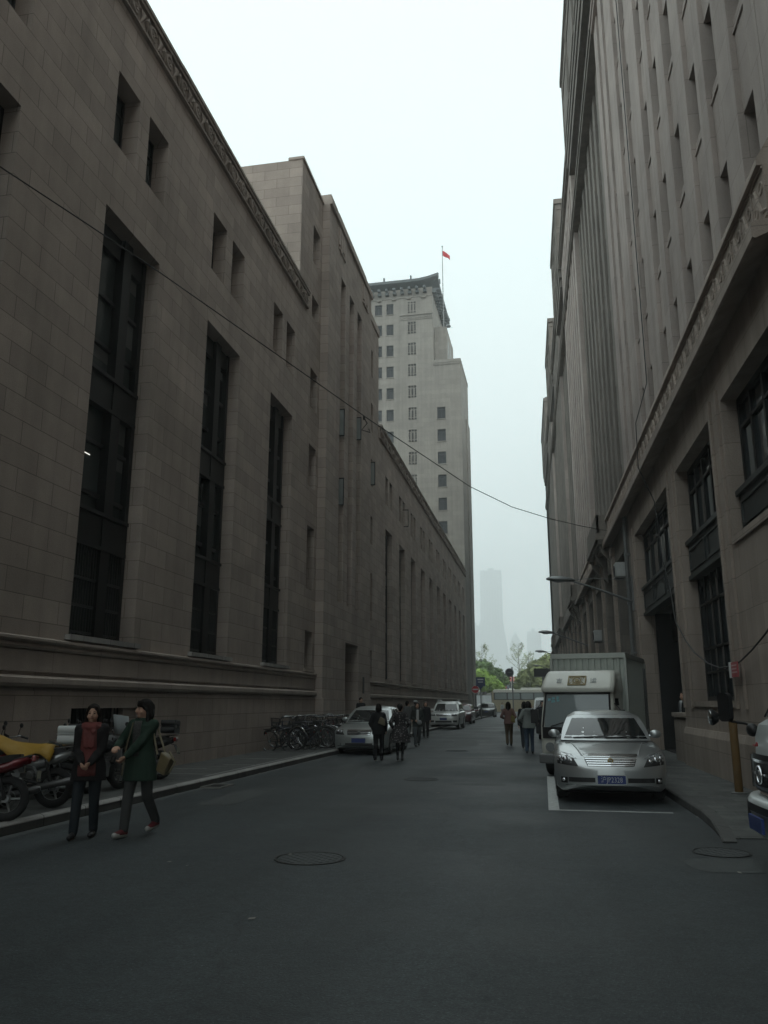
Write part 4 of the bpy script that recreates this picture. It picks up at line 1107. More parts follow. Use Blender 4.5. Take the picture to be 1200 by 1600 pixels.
for a in (-4.0, 3.6):
    b = MB(); b.lathe([(-.02, .30), (0, .48), (.28, .48), (.3, .3)], (a, .05, .49), 'y', 20); wo = b.build("wheel", M['rubber'], TB, smooth=40)
    b = MB(); b.lathe([(-.04, .05), (-.03, .28), (0, .28)], (a, .03, .49), 'y', 16); b.build("rim", M['alloy'], wo)
b = MB(); b.box(-6.26, -6.1, .15, 2.35, 1.3, 3.2); b.build("windscreen", M['glassb'], TB)
b = MB(); b.box(-6.22, -6.0, .1, .4, .7, .95); b.build("headlight", M['white'], TB)

# raised river walk, kiosk and its crowd
b = MB(); b.box(-160, 160, 168, 230, -.5, 3.7); b.box(-160, 160, 167.6, 168, -.5, 3.9)
tag(b.build("river_terrace", M['concrete']), kind="structure")
ki = empty("kiosk", (-3.0, 176, 3.7)); tag(ki, "white kiosk with a red roof on the river terrace behind the bus", "kiosk")
b = MB(); b.box(-1.9, 1.9, -1.5, 1.5, 0, 2.3); b.build("wall", M['white'], ki)
b = MB(); b.loft([[(-2.4, -2, 2.3), (2.4, -2, 2.3), (2.4, 2, 2.3), (-2.4, 2, 2.3)], [(-.3, -.2, 3.3), (.3, -.2, 3.3), (.3, .2, 3.3), (-.3, .2, 3.3)]]); b.build("roof", mat("faded_red_canvas", (.33, .09, .08), .8), ki)
b = MB()
for i in range(4): b.box(-1.7 + i * .9, -1.0 + i * .9, -1.53, -1.49, .9, 2.0)
b.build("window", M['glass'], ki)
# hoarding of white panels beside the junction
ho = empty("site_hoarding", (-9.5, 146, 0)); tag(ho, "pale grey hoarding across the junction left of the bus", "hoarding")
b = MB()
for i in range(6): b.box(-3 + i * 1.6, -1.45 + i * 1.6, 0, .1, .3, 2.9)
b.build("panel", mat("pale_hoarding", (.42, .45, .46), .6), ho)
b = MB(); b.box(-3, 6.6, -.02, .12, .0, .3); b.box(-3, 6.6, -.02, .12, 2.9, 3.0); b.build("frame", M['grey'], ho)

# ------------------------------------------------------------------ trees
def leaf_mat(name, c):
    m, nt, b = nodes(name); b.inputs["Roughness"].default_value = .6; b.inputs["Specular IOR Level"].default_value = .25
    oi = N(nt, "ShaderNodeTexCoord"); nz = N(nt, "ShaderNodeTexNoise"); nz.inputs["Scale"].default_value = .55; nz.inputs["Detail"].default_value = 6
    nt.links.new(oi.outputs["Object"], nz.inputs["Vector"])
    mx = N(nt, "ShaderNodeMix", data_type='RGBA'); mx.inputs["A"].default_value = tuple(x * .55 for x in c) + (1,); mx.inputs["B"].default_value = tuple(min(1, x * 1.45) for x in c) + (1,)
    r = N(nt, "ShaderNodeMapRange"); r.inputs["From Min"].default_value = .35; r.inputs["From Max"].default_value = .65; nt.links.new(nz.outputs["Fac"], r.inputs["Value"]); nt.links.new(r.outputs[0], mx.inputs["Factor"])
    nt.links.new(mx.outputs["Result"], b.inputs["Base Color"]); return m
bark = mat("bark", (.06, .05, .042), .9, var=.3)
def tree(loc, h, blobs, m, nleaf, label, ls=.22, trunk_r=.22, seed=1):
    r_ = random.Random(seed)
    o = empty("broadleaf_tree", loc); tag(o, label, "tree", "trees beyond the cross street")
    b = MB(); b.tube([(0, 0, 0), (.1, .05, h * .3), (0, .1, h * .5)], [trunk_r, trunk_r * .8, trunk_r * .5], 8)
    for c, rad in blobs: b.tube([(0, .05, h * .28), (c[0] * .5, c[1] * .5, (h * .3 + c[2]) / 2), c], [trunk_r * .5, trunk_r * .32, .04], 6)
    b.build("trunk", bark, o)
    b = MB()
    for c, rad in blobs:
        n = int(nleaf * rad ** 2)
        for i in range(n):
            d = Vector((r_.gauss(0, 1), r_.gauss(0, 1), r_.gauss(0, 1))).normalized()
            k_ = noise.noise(Vector((d * 1.9)) + Vector((seed, c[0], 0)))
            rr_ = rad * (.70 + .36 * r_.random() ** .6 + .28 * k_)
            p = Vector(c) + Vector((d.x * rr_, d.y * rr_, d.z * rr_ * .8))
            s = ls * (.85 + .8 * r_.random()); u = Vector((r_.gauss(0, 1), r_.gauss(0, 1), r_.gauss(0, .6))).normalized(); v = u.cross(d + Vector((0, 0, .3))).normalized()
            b.quad(p - u * s, p - v * s * .55, p + u * s, p + v * s * .55)
    b.build("crown", m, o)
    return o
lg = leaf_mat("fresh_green_leaves", (.30, .46, .09)); lo_ = leaf_mat("olive_leaves", (.24, .275, .115)); ld = leaf_mat("dark_green_leaves", (.13, .20, .075))
tree((-8.9, 150, 0), 9, [((-1.8, -1, 6.0), 2.3), ((.4, -1.5, 5.6), 2.2), ((2.2, -.5, 5.0), 1.9), ((-2.9, 0, 4.6), 2.0), ((3.6, .3, 4.2), 1.4)], lg, 420, "bright green round tree left of the round sign", seed=3)
tree((-8.0, 156, 0), 10, [((-.4, 0, 7.6), 2.3), ((1.6, .5, 6.8), 2.0), ((3.2, 1, 5.8), 1.6)], ld, 360, "darker green tree rising just behind the bright green one", seed=5)
tree((2.2, 150, 0), 10, [((-2.0, -1, 5.8), 2.0), ((.2, -1.2, 7.0), 2.4), ((2.2, -.6, 8.0), 2.5), ((-3.0, 0, 4.6), 1.4), ((3.2, .5, 6.0), 2.4), ((.6, -2, 5.0), 1.9)], lo_, 420, "large olive brown tree behind the overhead sign board", seed=9)
tree((9.0, 152, 0), 10, [((-2.0, -1, 6.4), 2.4), ((.6, -1.2, 7.2), 2.6), ((2.6, -.6, 6.0), 2.4)], ld, 130, "dark tree mostly hidden behind the right building corner", seed=11)
def thin_tree(loc, h, label, seed):
    r_ = random.Random(seed)
    o = empty("sapling_tree", loc); tag(o, label, "tree", "slim newly leafing trees against the haze")
    b = MB(); lf = MB(); b.tube([(0, 0, 0), (.05, 0, h * .5), (0, .1, h)], [.12, .08, .015], 6)
    for i in range(22):
        z = h * (.42 + .55 * i / 22); a = r_.random() * 6.28; L = (h - z) * .42 + .5
        e = (math.cos(a) * L, math.sin(a) * L, z + L * .9); b.tube([(0, 0, z), (e[0] * .5, e[1] * .5, z + L * .35), e], [.035, .022, .008], 5)
        for k_ in range(26):
            t = .35 + .65 * r_.random(); p = Vector((e[0] * t + r_.gauss(0, .16), e[1] * t + r_.gauss(0, .16), z + L * .9 * t + r_.gauss(0, .18))); s = .09
            u = Vector((r_.gauss(0, 1), r_.gauss(0, 1), r_.gauss(0, 1))).normalized(); v = u.orthogonal().normalized()
            lf.quad(p - u * s, p - v * s, p + u * s, p + v * s)
    b.build("trunk", bark, o); lf.build("crown", lo_, o)
thin_tree((-8.2, 158, 0), 12.6, "slim sparse tree standing above the bright green tree", 2)
thin_tree((-1.3, 158, 0), 12.7, "tallest slim sparse tree, just right of the round sign", 4)
thin_tree((.6, 160, 0), 11.0, "short slim sparse tree between the tallest slim one and the olive tree", 6)

# ------------------------------------------------------------------ towers across the river
far = mat("distant_tower_cladding", (.17, .19, .20), .5)
def far_tower(name, label, rings, strips_=8):
    o = empty(name, (rings[0][0], 2150, 0)); tag(o, label, "skyscraper", "towers fading into the haze")
    b = MB(); x_ = rings[0][0]
    b.loft([[(x - wd - x_, -dp, z), (x + wd - x_, -dp, z), (x + wd - x_, dp, z), (x - wd - x_, dp, z)] for x, wd, dp, z in rings]); b.build("shaft", far, o)
    b = MB(); z0, z1 = rings[0][3], rings[-1][3]
    for i in range(1, strips_):
        t = i / strips_
        pts = [(r[0] - x_ - r[1] + 2 * r[1] * t, -r[2] - .6, r[3]) for r in rings]
        b.tube(pts, 1.1, 4)
    b.build("fin", mat_fin, o)
    b = MB(); b.box(-rings[-1][1] * .3 + rings[-1][0] - x_, rings[-1][1] * .3 + rings[-1][0] - x_, -5, 5, z1, z1 + 9); b.build("roof_plant", far, o)
mat_fin = mat("distant_tower_fin", (.28, .30, .31), .5)
far_tower("glass_skyscraper", "tallest pale skyscraper with a flared foot fading in the haze", [(-91, 62, 30, 0), (-91, 55, 28, 70), (-90, 46, 27, 140), (-85, 33, 25, 188), (-83, 28.5, 24, 212), (-82, 27.5, 24, 341)])
far_tower("square_skyscraper", "hazy block left of the tallest skyscraper", [(-130, 22, 20, 0), (-130, 22, 20, 198)], 5)
far_tower("stepped_skyscraper", "low stepped hazy tower between the tallest skyscraper and the square one at right", [(-24, 15, 20, 0), (-24, 15, 20, 150), (-24, 10, 18, 162), (-24, 3, 6, 176)], 6)
far_tower("slab_skyscraper", "square hazy tower beside the right building edge", [(23, 18, 20, 0), (23, 18, 20, 170), (22, 14, 18, 181)], 6)
# ------------------------------------------------------------------ vehicles
def lerp_tab(tab, x):
    if x <= tab[0][0]: return tab[0][1]
    for (a, va), (b, vb) in zip(tab, tab[1:]):
        if x <= b:
            t = (x - a) / (b - a); t = t * t * (3 - 2 * t) if (len(tab) > 3) else t
            return va + (vb - va) * t
    return tab[-1][1]

def lin_tab(tab, x):
    if x <= tab[0][0]: return tab[0][1]
    for (a, va), (b, vb) in zip(tab, tab[1:]):
        if x <= b: return va + (vb - va) * (x - a) / (b - a)
    return tab[-1][1]

def paint(name, c, metal=.55, rough=.32):
    return mat(name, c, rough, metal, .05, 3.0, coat=.8)

GL_CAR = glass("car_glass", (.012, .015, .016), .03, 0.0, spec=.9)
GL_LAMP = mat("headlight_lens", (.30, .32, .33), .12, .3, .25, 25, coat=1.0)
M_LAMPD = mat("headlight_chrome_bowl", (.55, .56, .57), .15, .9, .2, 40)
M_TAIL = mat("tail_light_red", (.25, .012, .012), .2, 0, .2, coat=.6)
M_PLATE = mat("blue_number_plate", (.022, .045, .19), .4, 0, .05)
M_GOLD = mat("gilt_badge", (.45, .33, .12), .25, .9)

def body_mesh(P):
    """lower body lofted along y plus a cabin shell; front is -y"""
    L, W = P['L'], P['W']; y0, y1 = -L / 2, L / 2
    wr = P['wr']; arches = (P['wf'], P['wb'])
    zs_ = P['top']        # centre-line height of bonnet, belt and boot
    b = MB(); rings = []
    ys = [y0 + .002, y0 + .02, y0 + .05, y0 + .10, y0 + .17, y0 + .26] + [y0 + .26 + (L - .52) * i / 44 for i in range(1, 44)] + [y1 - .26, y1 - .17, y1 - .10, y1 - .05, y1 - .02, y1 - .002]
    for a in arches: ys += [a - wr - .07, a - wr - .05, a + wr + .05, a + wr + .07]
    ys = sorted(ys)
    for y in ys:
        df, dr = (y - y0), (y1 - y)
        nf = P.get('nose', .55); nr = P.get('tail', .40)
        k = 1.0
        if df < nf: k = min(k, (max(0, 1 - (1 - df / nf) ** P.get('nexp', 3.2))) ** (1 / P.get('nexp', 3.2)))
        if dr < nr: k = min(k, (max(0, 1 - (1 - dr / nr) ** 3.6)) ** (1 / 3.6))
        w = W / 2 * (P.get('minw', .0) + (1 - P.get('minw', .0)) * k)
        zt = lin_tab(zs_, y); zb = P['clear']
        kk = min(1, df / .22); zb += (1 - kk) ** 2 * .10
        kk = min(1, dr / .22); zb += (1 - kk) ** 2 * .14
        zt -= (1 - min(1, df / .16)) ** 2 * .10; zt -= (1 - min(1, dr / .12)) ** 2 * .05
        zm = zb
        for a in arches:
            d = abs(y - a)
            if d < wr + .06: zm = max(zm, math.sqrt(max(0, (wr + .06) ** 2 - d * d)) + wr * .96)
        sh = zt - P.get('crown', .07)
        zmid = max(zm + .02, zb + (sh - zb) * .55)
        half = [(0, zb if zm == zb else zb), (w * .72, zb)]
        if zm > zb + .001: half = [(0, zb), (w * .60, zb), (w * .60, min(zm, sh - .06)), (w * .97, min(zm, sh - .05))]
        else: half = [(0, zb), (w * .60, zb), (w * .90, zb), (w * .97, zb + .05)]
        half += [(w * 1.0, max(min(zmid, sh - .045), half[-1][1] + .005)), (w * .992, sh - .04), (w * .955, sh - .005), (w * .88, sh + (zt - sh) * .35), (w * .5, sh + (zt - sh) * .85), (0, zt)]
        ring = [(x, y, z) for x, z in half] + [(-x, y, z) for x, z in half[-2:0:-1]]
        rings.append(ring)
    b.loft(rings)
    # cabin
    c = P['cab']; n = 7
    zr = P['H']; rings = []
    zl = c['zl']
    for i in range(n + 1):
        t = i / n; z = zl + (zr - zl) * (t if i < n else 1.0)
        e = t ** 1.15
        yf = c['yf0'] + (c['yf1'] - c['yf0']) * e; yr = c['yr0'] + (c['yr1'] - c['yr0']) * e
        hw = c['w0'] + (c['w1'] - c['w0']) * t + .035 * math.sin(math.pi * t)
        if i == n: yf += .10; yr -= .10; hw -= .09
        bow = c.get('bow', .10) * (1 - .3 * t); r = []
        m = 8
        for j in range(m + 1): u = -1 + 2 * j / m; r.append((u * hw, yf + bow * abs(u) ** 2.4, z))
        for j in range(1, 7): s = j / 7; r.append((hw + .012 * math.sin(math.pi * s), yf + bow + (yr - bow * .7 - yf - bow) * s, z))
        for j in range(m + 1): u = 1 - 2 * j / m; r.append((u * hw, yr - bow * .7 * abs(u) ** 2.4, z))
        for j in range(1, 7): s = 1 - j / 7; r.append((-hw - .012 * math.sin(math.pi * s), yf + bow + (yr - bow * .7 - yf - bow) * s, z))
        rings.append(r)
    zc = zr + P.get('dome', .035)
    b.loft(rings, True, True, False)
    top = rings[-1]; cx = sum(p[1] for p in top) / len(top)
    rr = [[(p[0] * k_, cx + (p[1] - cx) * k_, zr + (zc - zr) * (1 - k_ ** 2)) for p in top] for k_ in (1.0, .8, .5, .15)]
    b.loft(rr, True, False, True)
    return b

class Skin:
    """sticks thin patches onto a body by casting rays at it"""
    def __init__(s, mb):
        bm = bmesh.new(); me = mb.mesh("tmp", []); bm.from_mesh(me); s.t = BVHTree.FromBMesh(bm); bm.free(); bpy.data.meshes.remove(me)
    def hit(s, o, d):
        r = s.t.ray_cast(Vector(o), Vector(d)); return r[0], r[1]
    def patch(s, corners, d, nu=6, nv=4, off=.006, thick=.012, mb=None):
        """corners: 4 points (world order) far outside; cast along d and lay a patch there"""
        mb = mb or MB(); c = [Vector(p) for p in corners]; d = Vector(d).normalized(); g = []; ok = True
        for i in range(nu + 1):
            row = []
            for j in range(nv + 1):
                u, v = i / nu, j / nv
                p = c[0] * (1 - u) * (1 - v) + c[1] * u * (1 - v) + c[2] * u * v + c[3] * (1 - u) * v
                h, nn = s.hit(p, d)
                if h is None: h = (row[-1][0] if row else (g[-1][j][0] if g else p))
                row.append((h, 0))
            g.append(row)
        P0 = [[q[0] - d * off for q in r] for r in g]; P1 = [[q[0] + d * thick for q in r] for r in g]
        m = nv + 1; vs = [p for r in P0 for p in r] + [p for r in P1 for p in r]; K = (nu + 1) * m; fs = []
        for i in range(nu):
            for j in range(nv): fs.append((i * m + j, (i + 1) * m + j, (i + 1) * m + j + 1, i * m + j + 1))
        for i in range(nu):
            for j in (0, nv): a, b_ = i * m + j, (i + 1) * m + j; fs.append((a, b_, K + b_, K + a))
        for j in range(nv):
            for i in (0, nu): a, b_ = i * m + j, i * m + j + 1; fs.append((a, b_, K + b_, K + a))
        return mb.add(vs, fs)

def wheel(x, y, r, w, parent, side):
    b = MB(); s = side
    b.lathe([(-w / 2, r * .62), (-w / 2, r * .93), (-w * .38, r), (w * .38, r), (w / 2, r * .93), (w / 2, r * .62)], (x, y, r), 'x', 28)
    wo = b.build("wheel", M['rubber'], parent, smooth=40)
    b = MB(); o = x + s * w * .47
    b.torus((o, y, r), r * .60, r * .05, 'x', 24, 6)
    for i in range(7):
        t = 2 * math.pi * i / 7; c_, s_ = math.cos(t), math.sin(t)
        b.tube([(o, y + c_ * r * .1, r + s_ * r * .1), (o, y + c_ * r * .6, r + s_ * r * .6)], [r * .10, r * .07], 6)
    b.lathe([(0, r * .18), (s * .02, r * .16), (s * .025, .01)], (o, y, r), 'x', 14)
    b.lathe([(-.01 * s, r * .60), (-.015 * s, r * .01)], (o - s * .02, y, r), 'x', 20)
    b.build("rim", M['alloy'], wo, smooth=40)

def mirror(P, parent, m, x, y, z, s):
    b = MB(); b.tube([(x - s * .10, y + .02, z - .05), (x + s * .02, y, z - .03)], .025, 6)
    b.ball((x + s * .09, y, z), (.105, .055, .072), 12, 8)
    mo = b.build("wing_mirror", m, parent, smooth=60)
    return mo

def make_car(name, loc, rz, P, m, label, group, cat="car"):
    root = empty(name, loc, rz); tag(root, label, cat, group)
    mb = body_mesh(P); sk = Skin(mb)
    mb.build("body", m, root, smooth=38)
    L, W, H = P['L'], P['W'], P['H']; F = -L / 2 - 1.0; c = P['cab']
    # glass
    zl, zr = c['zl'] + .03, H - .05
    k0, k1 = c['w0'] * .93, c['w1'] * .90
    b = sk.patch([(-k0, F, zl), (k0, F, zl), (k1, F, zr), (-k1, F, zr)], (0, 1, 0), 12, 6, .004)
    b.build("windscreen", GL_CAR, root, smooth=40)
    k0, k1 = c['w0'] * .90, c['w1'] * .86
    b = sk.patch([(-k0, L, zl + .02), (k0, L, zl + .02), (k1, L, zr), (-k1, L, zr)], (0, -1, 0), 10, 5, .004)
    b.build("rear_window", GL_CAR, root, smooth=40)
    for s in (-1, 1):
        def side(ya, yb, yc, yd): return sk.patch([(s * 3, ya, zl + .02), (s * 3, yb, zl + .02), (s * 3, yc, zr - .02), (s * 3, yd, zr - .02)], (-s, 0, 0), 6, 4, .004)
        f0 = c['yf0'] + c.get('bow', .1) + .22; f1 = c['yf1'] + c.get('bow', .1) + .14; r0 = c['yr0'] - .30; r1 = c['yr1'] - .20
        mid0 = P.get('bpost', .15)
        side(f0, mid0 - .04, mid0 - .04, f1).build("side_window", GL_CAR, root, smooth=40)
        side(mid0 + .05, r0, r1, mid0 + .05).build("side_window", GL_CAR, root, smooth=40)
        hb = MB()
        for yy in (mid0 - .15, mid0 + .95): sk.patch([(s * 3, yy - .1, c['zl'] - .13), (s * 3, yy + .1, c['zl'] - .13), (s * 3, yy + .1, c['zl'] - .10), (s * 3, yy - .1, c['zl'] - .10)], (-s, 0, 0), 2, 1, .022, .01, hb)
        hb.build("door_handle", m, root)
        sm = MB()
        for yy in (f0 - .18, mid0, P['wb'] - P['wr'] + .28): sk.patch([(s * 3, yy - .005, .42), (s * 3, yy + .005, .42), (s * 3, yy + .005, c['zl'] - .03), (s * 3, yy - .005, c['zl'] - .03)], (-s, 0, 0), 1, 6, .002, .004, sm)
        sm.build("door_seam", M['plastic'], root)
        mirror(P, root, m, s * (c['w0'] + .03), c['yf0'] + .48, c['zl'] + .10, s)
        for y in (P['wf'], P['wb']): wheel(s * (W / 2 - .115), y, P['wr'], .20, root, s)
    # lamps, grille, bumper openings, plate
    for s in (-1, 1):
        q = P['lamp']
        cs = [(s * x, F, z) for x, z in q]
        b = sk.patch(cs, (0, 1, 0), 8, 4, .006); lo_ = b.build("headlight", M['plastic'], root, smooth=40)
        b = MB()
        for (x, z, r) in P.get('bulbs', ()):
            h, _ = sk.hit((s * x, F, z), (0, 1, 0))
            if h: b.ball((h.x, h.y - .004, h.z), (r, .016, r), 10, 6)
        if b.v: b.build("bulb", M_LAMPD, lo_, smooth=60)
        q = P.get('lens', P['lamp']); cxx = sum(x for x, _ in q) / 4; czz = sum(z for _, z in q) / 4
        b = sk.patch([(s * (cxx + (x - cxx) * .9), F, czz + (z - czz) * .35 + .05) for x, z in q], (0, 1, 0), 6, 2, .010, .004); b.build("headlight_lens", GL_LAMP, lo_, smooth=40)
        cs = [(s * x, L, z) for x, z in P.get('tail_lamp', ((.45, .72), (W / 2 - .06, .72), (W / 2 - .08, .90), (.50, .88)))]
        sk.patch(cs, (0, -1, 0), 6, 3, .006).build("tail_light", M_TAIL, root, smooth=40)
    g = P['grille']
    b = sk.patch([(-g[0], F, g[2]), (g[0], F, g[2]), (g[1], F, g[3]), (-g[1], F, g[3])], (0, 1, 0), 8, 3, .004)
    go = b.build("grille", M['plastic'], root)
    b = MB(); nb = P.get('bars', 4)
    for i in range(nb):
        t = (i + .5) / nb; z = g[2] + (g[3] - g[2]) * t; w = g[0] + (g[1] - g[0]) * t
        sk.patch([(-w * .97, F, z - .008), (w * .97, F, z - .008), (w * .97, F, z + .008), (-w * .97, F, z + .008)], (0, 1, 0), 10, 1, .014, .004, b)
    sk.patch([(-g[1], F, g[3] - .01), (g[1], F, g[3] - .01), (g[1], F, g[3] + .022), (-g[1], F, g[3] + .022)], (0, 1, 0), 10, 1, .016, .004, b)
    b.build("grille_bar", M['chrome'], go)
    b = MB()
    for q in P['lower']: sk.patch([(q[0], F, q[2]), (q[1], F, q[2]), (q[1], F, q[3]), (q[0], F, q[3])], (0, 1, 0), 6, 2, .004, .01, b)
    b.build("bumper_vent", M['plastic'], root)
    b = MB(); sk.patch([(-W / 2 * .93, F, P['clear'] + .085), (W / 2 * .93, F, P['clear'] + .085), (W / 2 * .93, F, P['clear'] + .10), (-W / 2 * .93, F, P['clear'] + .10)], (0, 1, 0), 12, 1, .012, .01, b); b.build("bumper_strip", P.get('strip', M['plastic']), root)
    h, _ = sk.hit((0, F, P['plate']), (0, 1, 0)); yp = (h.y if h else -L / 2) - .03
    b = MB(); b.box(-.22, .22, yp, yp + .02, P['plate'] - .07, P['plate'] + .07); po = b.build("number_plate", M_PLATE, root)
    b = MB()
    for q in ((-.222, .222, P['plate'] + .062, P['plate'] + .072), (-.222, .222, P['plate'] - .072, P['plate'] - .062), (-.222, -.214, P['plate'] - .062, P['plate'] + .062), (.214, .222, P['plate'] - .062, P['plate'] + .062)): b.box(q[0], q[1], yp - .003, yp + .001, q[2], q[3])
    b.build("plate_rim", M['chrome'], po)
    if P.get('text'):
        t = text_obj("plate_lettering", P['text'], .112, M['white'], po, Matrix.Translation((0, yp - .002, P['plate'] - .004)) @ UPRIGHT, .001, P.get('tstretch', 1.0))
    h, _ = sk.hit((0, F, P.get('badge', (g[2] + g[3]) / 2)), (0, 1, 0))
    if h:
        b = MB(); b.torus((0, h.y - .02, h.z), P.get('badge_r', .045), .009, 'y', 18, 6)
        if P.get('crown_badge'):
            for a in (-.03, 0, .03): b.tube([(a * .7, h.y - .022, h.z - .02), (a, h.y - .022, h.z + .03)], .006, 5)
            b.ball((0, h.y - .022, h.z + .036), .01)
        else: b.box(-P.get('badge_r', .045) * .7, P.get('badge_r', .045) * .7, h.y - .024, h.y - .016, h.z - .006, h.z + .006)
        b.build("badge", P.get('badge_mat', M['chrome']), go)
    # wipers on the cowl, and the dark underside
    b = MB()
    for x0, x1 in ((-.55, .05), (0.02, .55)):
        pts = []
        for k_ in range(5):
            x = x0 + (x1 - x0) * k_ / 4; h, _ = sk.hit((x, F, zl + .015 + .03 * k_ / 4), (0, 1, 0))
            if h: pts.append((h.x, h.y - .02, h.z))
        if len(pts) > 1: b.tube(pts, .008, 5)
    if b.v: b.build("wiper", M['plastic'], root)
    b = MB(); b.box(-W / 2 * .8, W / 2 * .8, -L / 2 + .45, L / 2 - .45, P['clear'] - .05, P['clear'] + .2); b.build("underbody", M['black'], root)
    return root, sk

sedan = dict(L=4.75, W=1.78, H=1.40, wr=.325, wf=-1.40, wb=1.40, clear=.19, nose=.60, crown=.06,
    top=[(-2.375, .66), (-2.2, .735), (-1.9, .80), (-1.35, .885), (-.95, .93), (-.4, .95), (1.3, .96), (1.7, .985), (2.25, .97), (2.375, .90)],
    cab=dict(zl=.92, yf0=-1.08, yf1=-.22, yr0=1.72, yr1=1.02, w0=.765, w1=.585, bow=.14), bpost=.25,
    lamp=[(.50, .565), (.83, .60), (.845, .79), (.60, .735)], bulbs=((.61, .645, .038), (.70, .67, .048), (.78, .69, .035), (.68, .72, .02)),
    grille=(.36, .43, .575, .735), bars=5, lower=[(-.66, -.25, .33, .40), (.25, .66, .33, .40), (-.78, -.68, .31, .40), (.68, .78, .31, .40)], plate=.375)
silver = paint("silver_metallic", (.46, .48, .485), .72, .30)
group_c = "cars parked along the street"
pc = dict(sedan); pc.update(text="沪JP2328", crown_badge=True, badge_mat=M_GOLD, badge_r=.038, strip=M['chrome'], tstretch=.80)
root, sk = make_car("parked_car", (1.37, 16.25, 0), R(-2.5), pc, silver, "large silver saloon in the painted bay, nearest car on the right", group_c)
# fog lamps and bonnet creases
b = MB()
for s in (-1, 1):
    h, _ = sk.hit((s * .73, -4, .355), (0, 1, 0))
    if h: b.ball((h.x, h.y - .005, h.z), (.04, .012, .03), 10, 6)
b.build("fog_lamp", M_LAMPD, root, smooth=60)
b = MB()
for s in (-1, 1):
    pts = []
    for k_ in range(9):
        t = k_ / 8; x = s * (.44 + .16 * t); y = -2.18 + 1.05 * t
        h, _ = sk.hit((x, y, 3), (0, 0, -1))
        if h: pts.append((h.x, h.y, h.z - .002))
    b.tube(pts, .012, 6)
b.build("bonnet_crease", silver, root, smooth=60)
b = MB(); sk.patch([(-.68, -1.22, 3), (.68, -1.22, 3), (.70, -1.10, 3), (-.70, -1.10, 3)], (0, 0, -1), 10, 2, .003, .01, b); b.build("cowl", M['plastic'], root)

p2_ = dict(sedan); p2_.update(L=4.5, W=1.72, H=1.445, wf=-1.33, wb=1.27, crown=.05, nose=.5,
    top=[(-2.25, .66), (-2.1, .74), (-1.8, .82), (-1.2, .91), (-.85, .95), (-.3, .97), (1.3, .98), (1.7, 1.0), (2.1, .98), (2.25, .9)],
    cab=dict(zl=.94, yf0=-1.0, yf1=-.15, yr0=1.70, yr1=.95, w0=.75, w1=.58, bow=.14),
    lamp=[(.46, .60), (.78, .62), (.78, .80), (.56, .76)], bulbs=((.58, .68, .045), (.70, .70, .05)), grille=(.36, .40, .595, .74), bars=3, lower=[(-.6, .6, .29, .36)], plate=.44)
make_car("parked_car", (-5.08, 27.65, 0), R(-2), p2_, paint("pale_silver_metallic", (.43, .46, .455), .6, .33), "silver saloon at the left kerb beyond the bicycles, nearest car on the left", group_c)
suv = dict(sedan); suv.update(L=4.4, W=1.80, H=1.66, wr=.36, wf=-1.30, wb=1.30, clear=.26, nose=.42, crown=.06,
    top=[(-2.2, .84), (-2.1, .93), (-1.9, .99), (-1.2, 1.06), (-.8, 1.09), (1.9, 1.12), (2.1, 1.1), (2.2, 1.0)],
    cab=dict(zl=1.05, yf0=-.95, yf1=-.28, yr0=2.12, yr1=1.75, w0=.80, w1=.64, bow=.12), bpost=.3,
    lamp=[(.46, .78), (.82, .80), (.82, .95), (.55, .92)], bulbs=((.60, .86, .05), (.74, .875, .055)), grille=(.42, .46, .78, .90), bars=2, lower=[(-.5, .5, .40, .52), (-.82, -.58, .42, .54), (.58, .82, .42, .54)], plate=.62, tail_lamp=((.5, .9), (.84, .9), (.82, 1.08), (.56, 1.06)))
root, _ = make_car("parked_car", (-5.02, 53.3, 0), R(-2), suv, paint("white_pearl", (.66, .68, .66), .15, .3), "white off-road car with silver roof rails, parked in front of the red hatchback", group_c)
b = MB()
for s in (-1, 1): b.tube([(s * .60, -.1, 1.66), (s * .62, .1, 1.75), (s * .62, 1.5, 1.75), (s * .58, 1.7, 1.67)], .022, 6)
b.build("roof_rail", M['chrome'], root, smooth=60)
hat = dict(suv); hat.update(L=4.0, W=1.70, H=1.5, wr=.31, wf=-1.2, wb=1.2, clear=.2, top=[(-2.0, .72), (-1.9, .80), (-1.6, .88), (-1.0, .96), (-.7, .99), (1.7, 1.02), (1.9, 1.0), (2.0, .9)],
    cab=dict(zl=.96, yf0=-.95, yf1=-.15, yr0=1.93, yr1=1.45, w0=.75, w1=.59, bow=.12), lamp=[(.42, .66), (.76, .68), (.77, .84), (.56, .80)], bulbs=((.6, .74, .05),), grille=(.34, .36, .66, .74), lower=[(-.5, .5, .32, .42)], plate=.5, tail_lamp=((.5, .8), (.8, .8), (.78, 1.0), (.56, .98)))
make_car("parked_car", (-5.05, 66.0, 0), R(-2), hat, paint("dark_red_metallic", (.085, .009, .013), .3, .3), "dark red hatchback parked just behind the white off-road car", group_c)
mpv = dict(suv); mpv.update(H=1.60, clear=.22)
make_car("moving_car", (-4.55, 98.0, 0), R(-2), mpv, paint("charcoal_metallic", (.045, .055, .055), .3, .3), "charcoal car coming down the street near the far left corner", group_c)
make_car("parked_car", (-5.6, 108.0, 0), R(-2), hat, paint("plain_white_paint", (.62, .63, .62), .0, .35), "small white car half hidden behind the charcoal car", group_c)
make_car("parked_car", (1.35, 39.5, 0), R(-1), sedan, paint("pale_silver_grey", (.44, .46, .46), .6, .33), "silver car at the right kerb between the white van and the lorry", group_c)
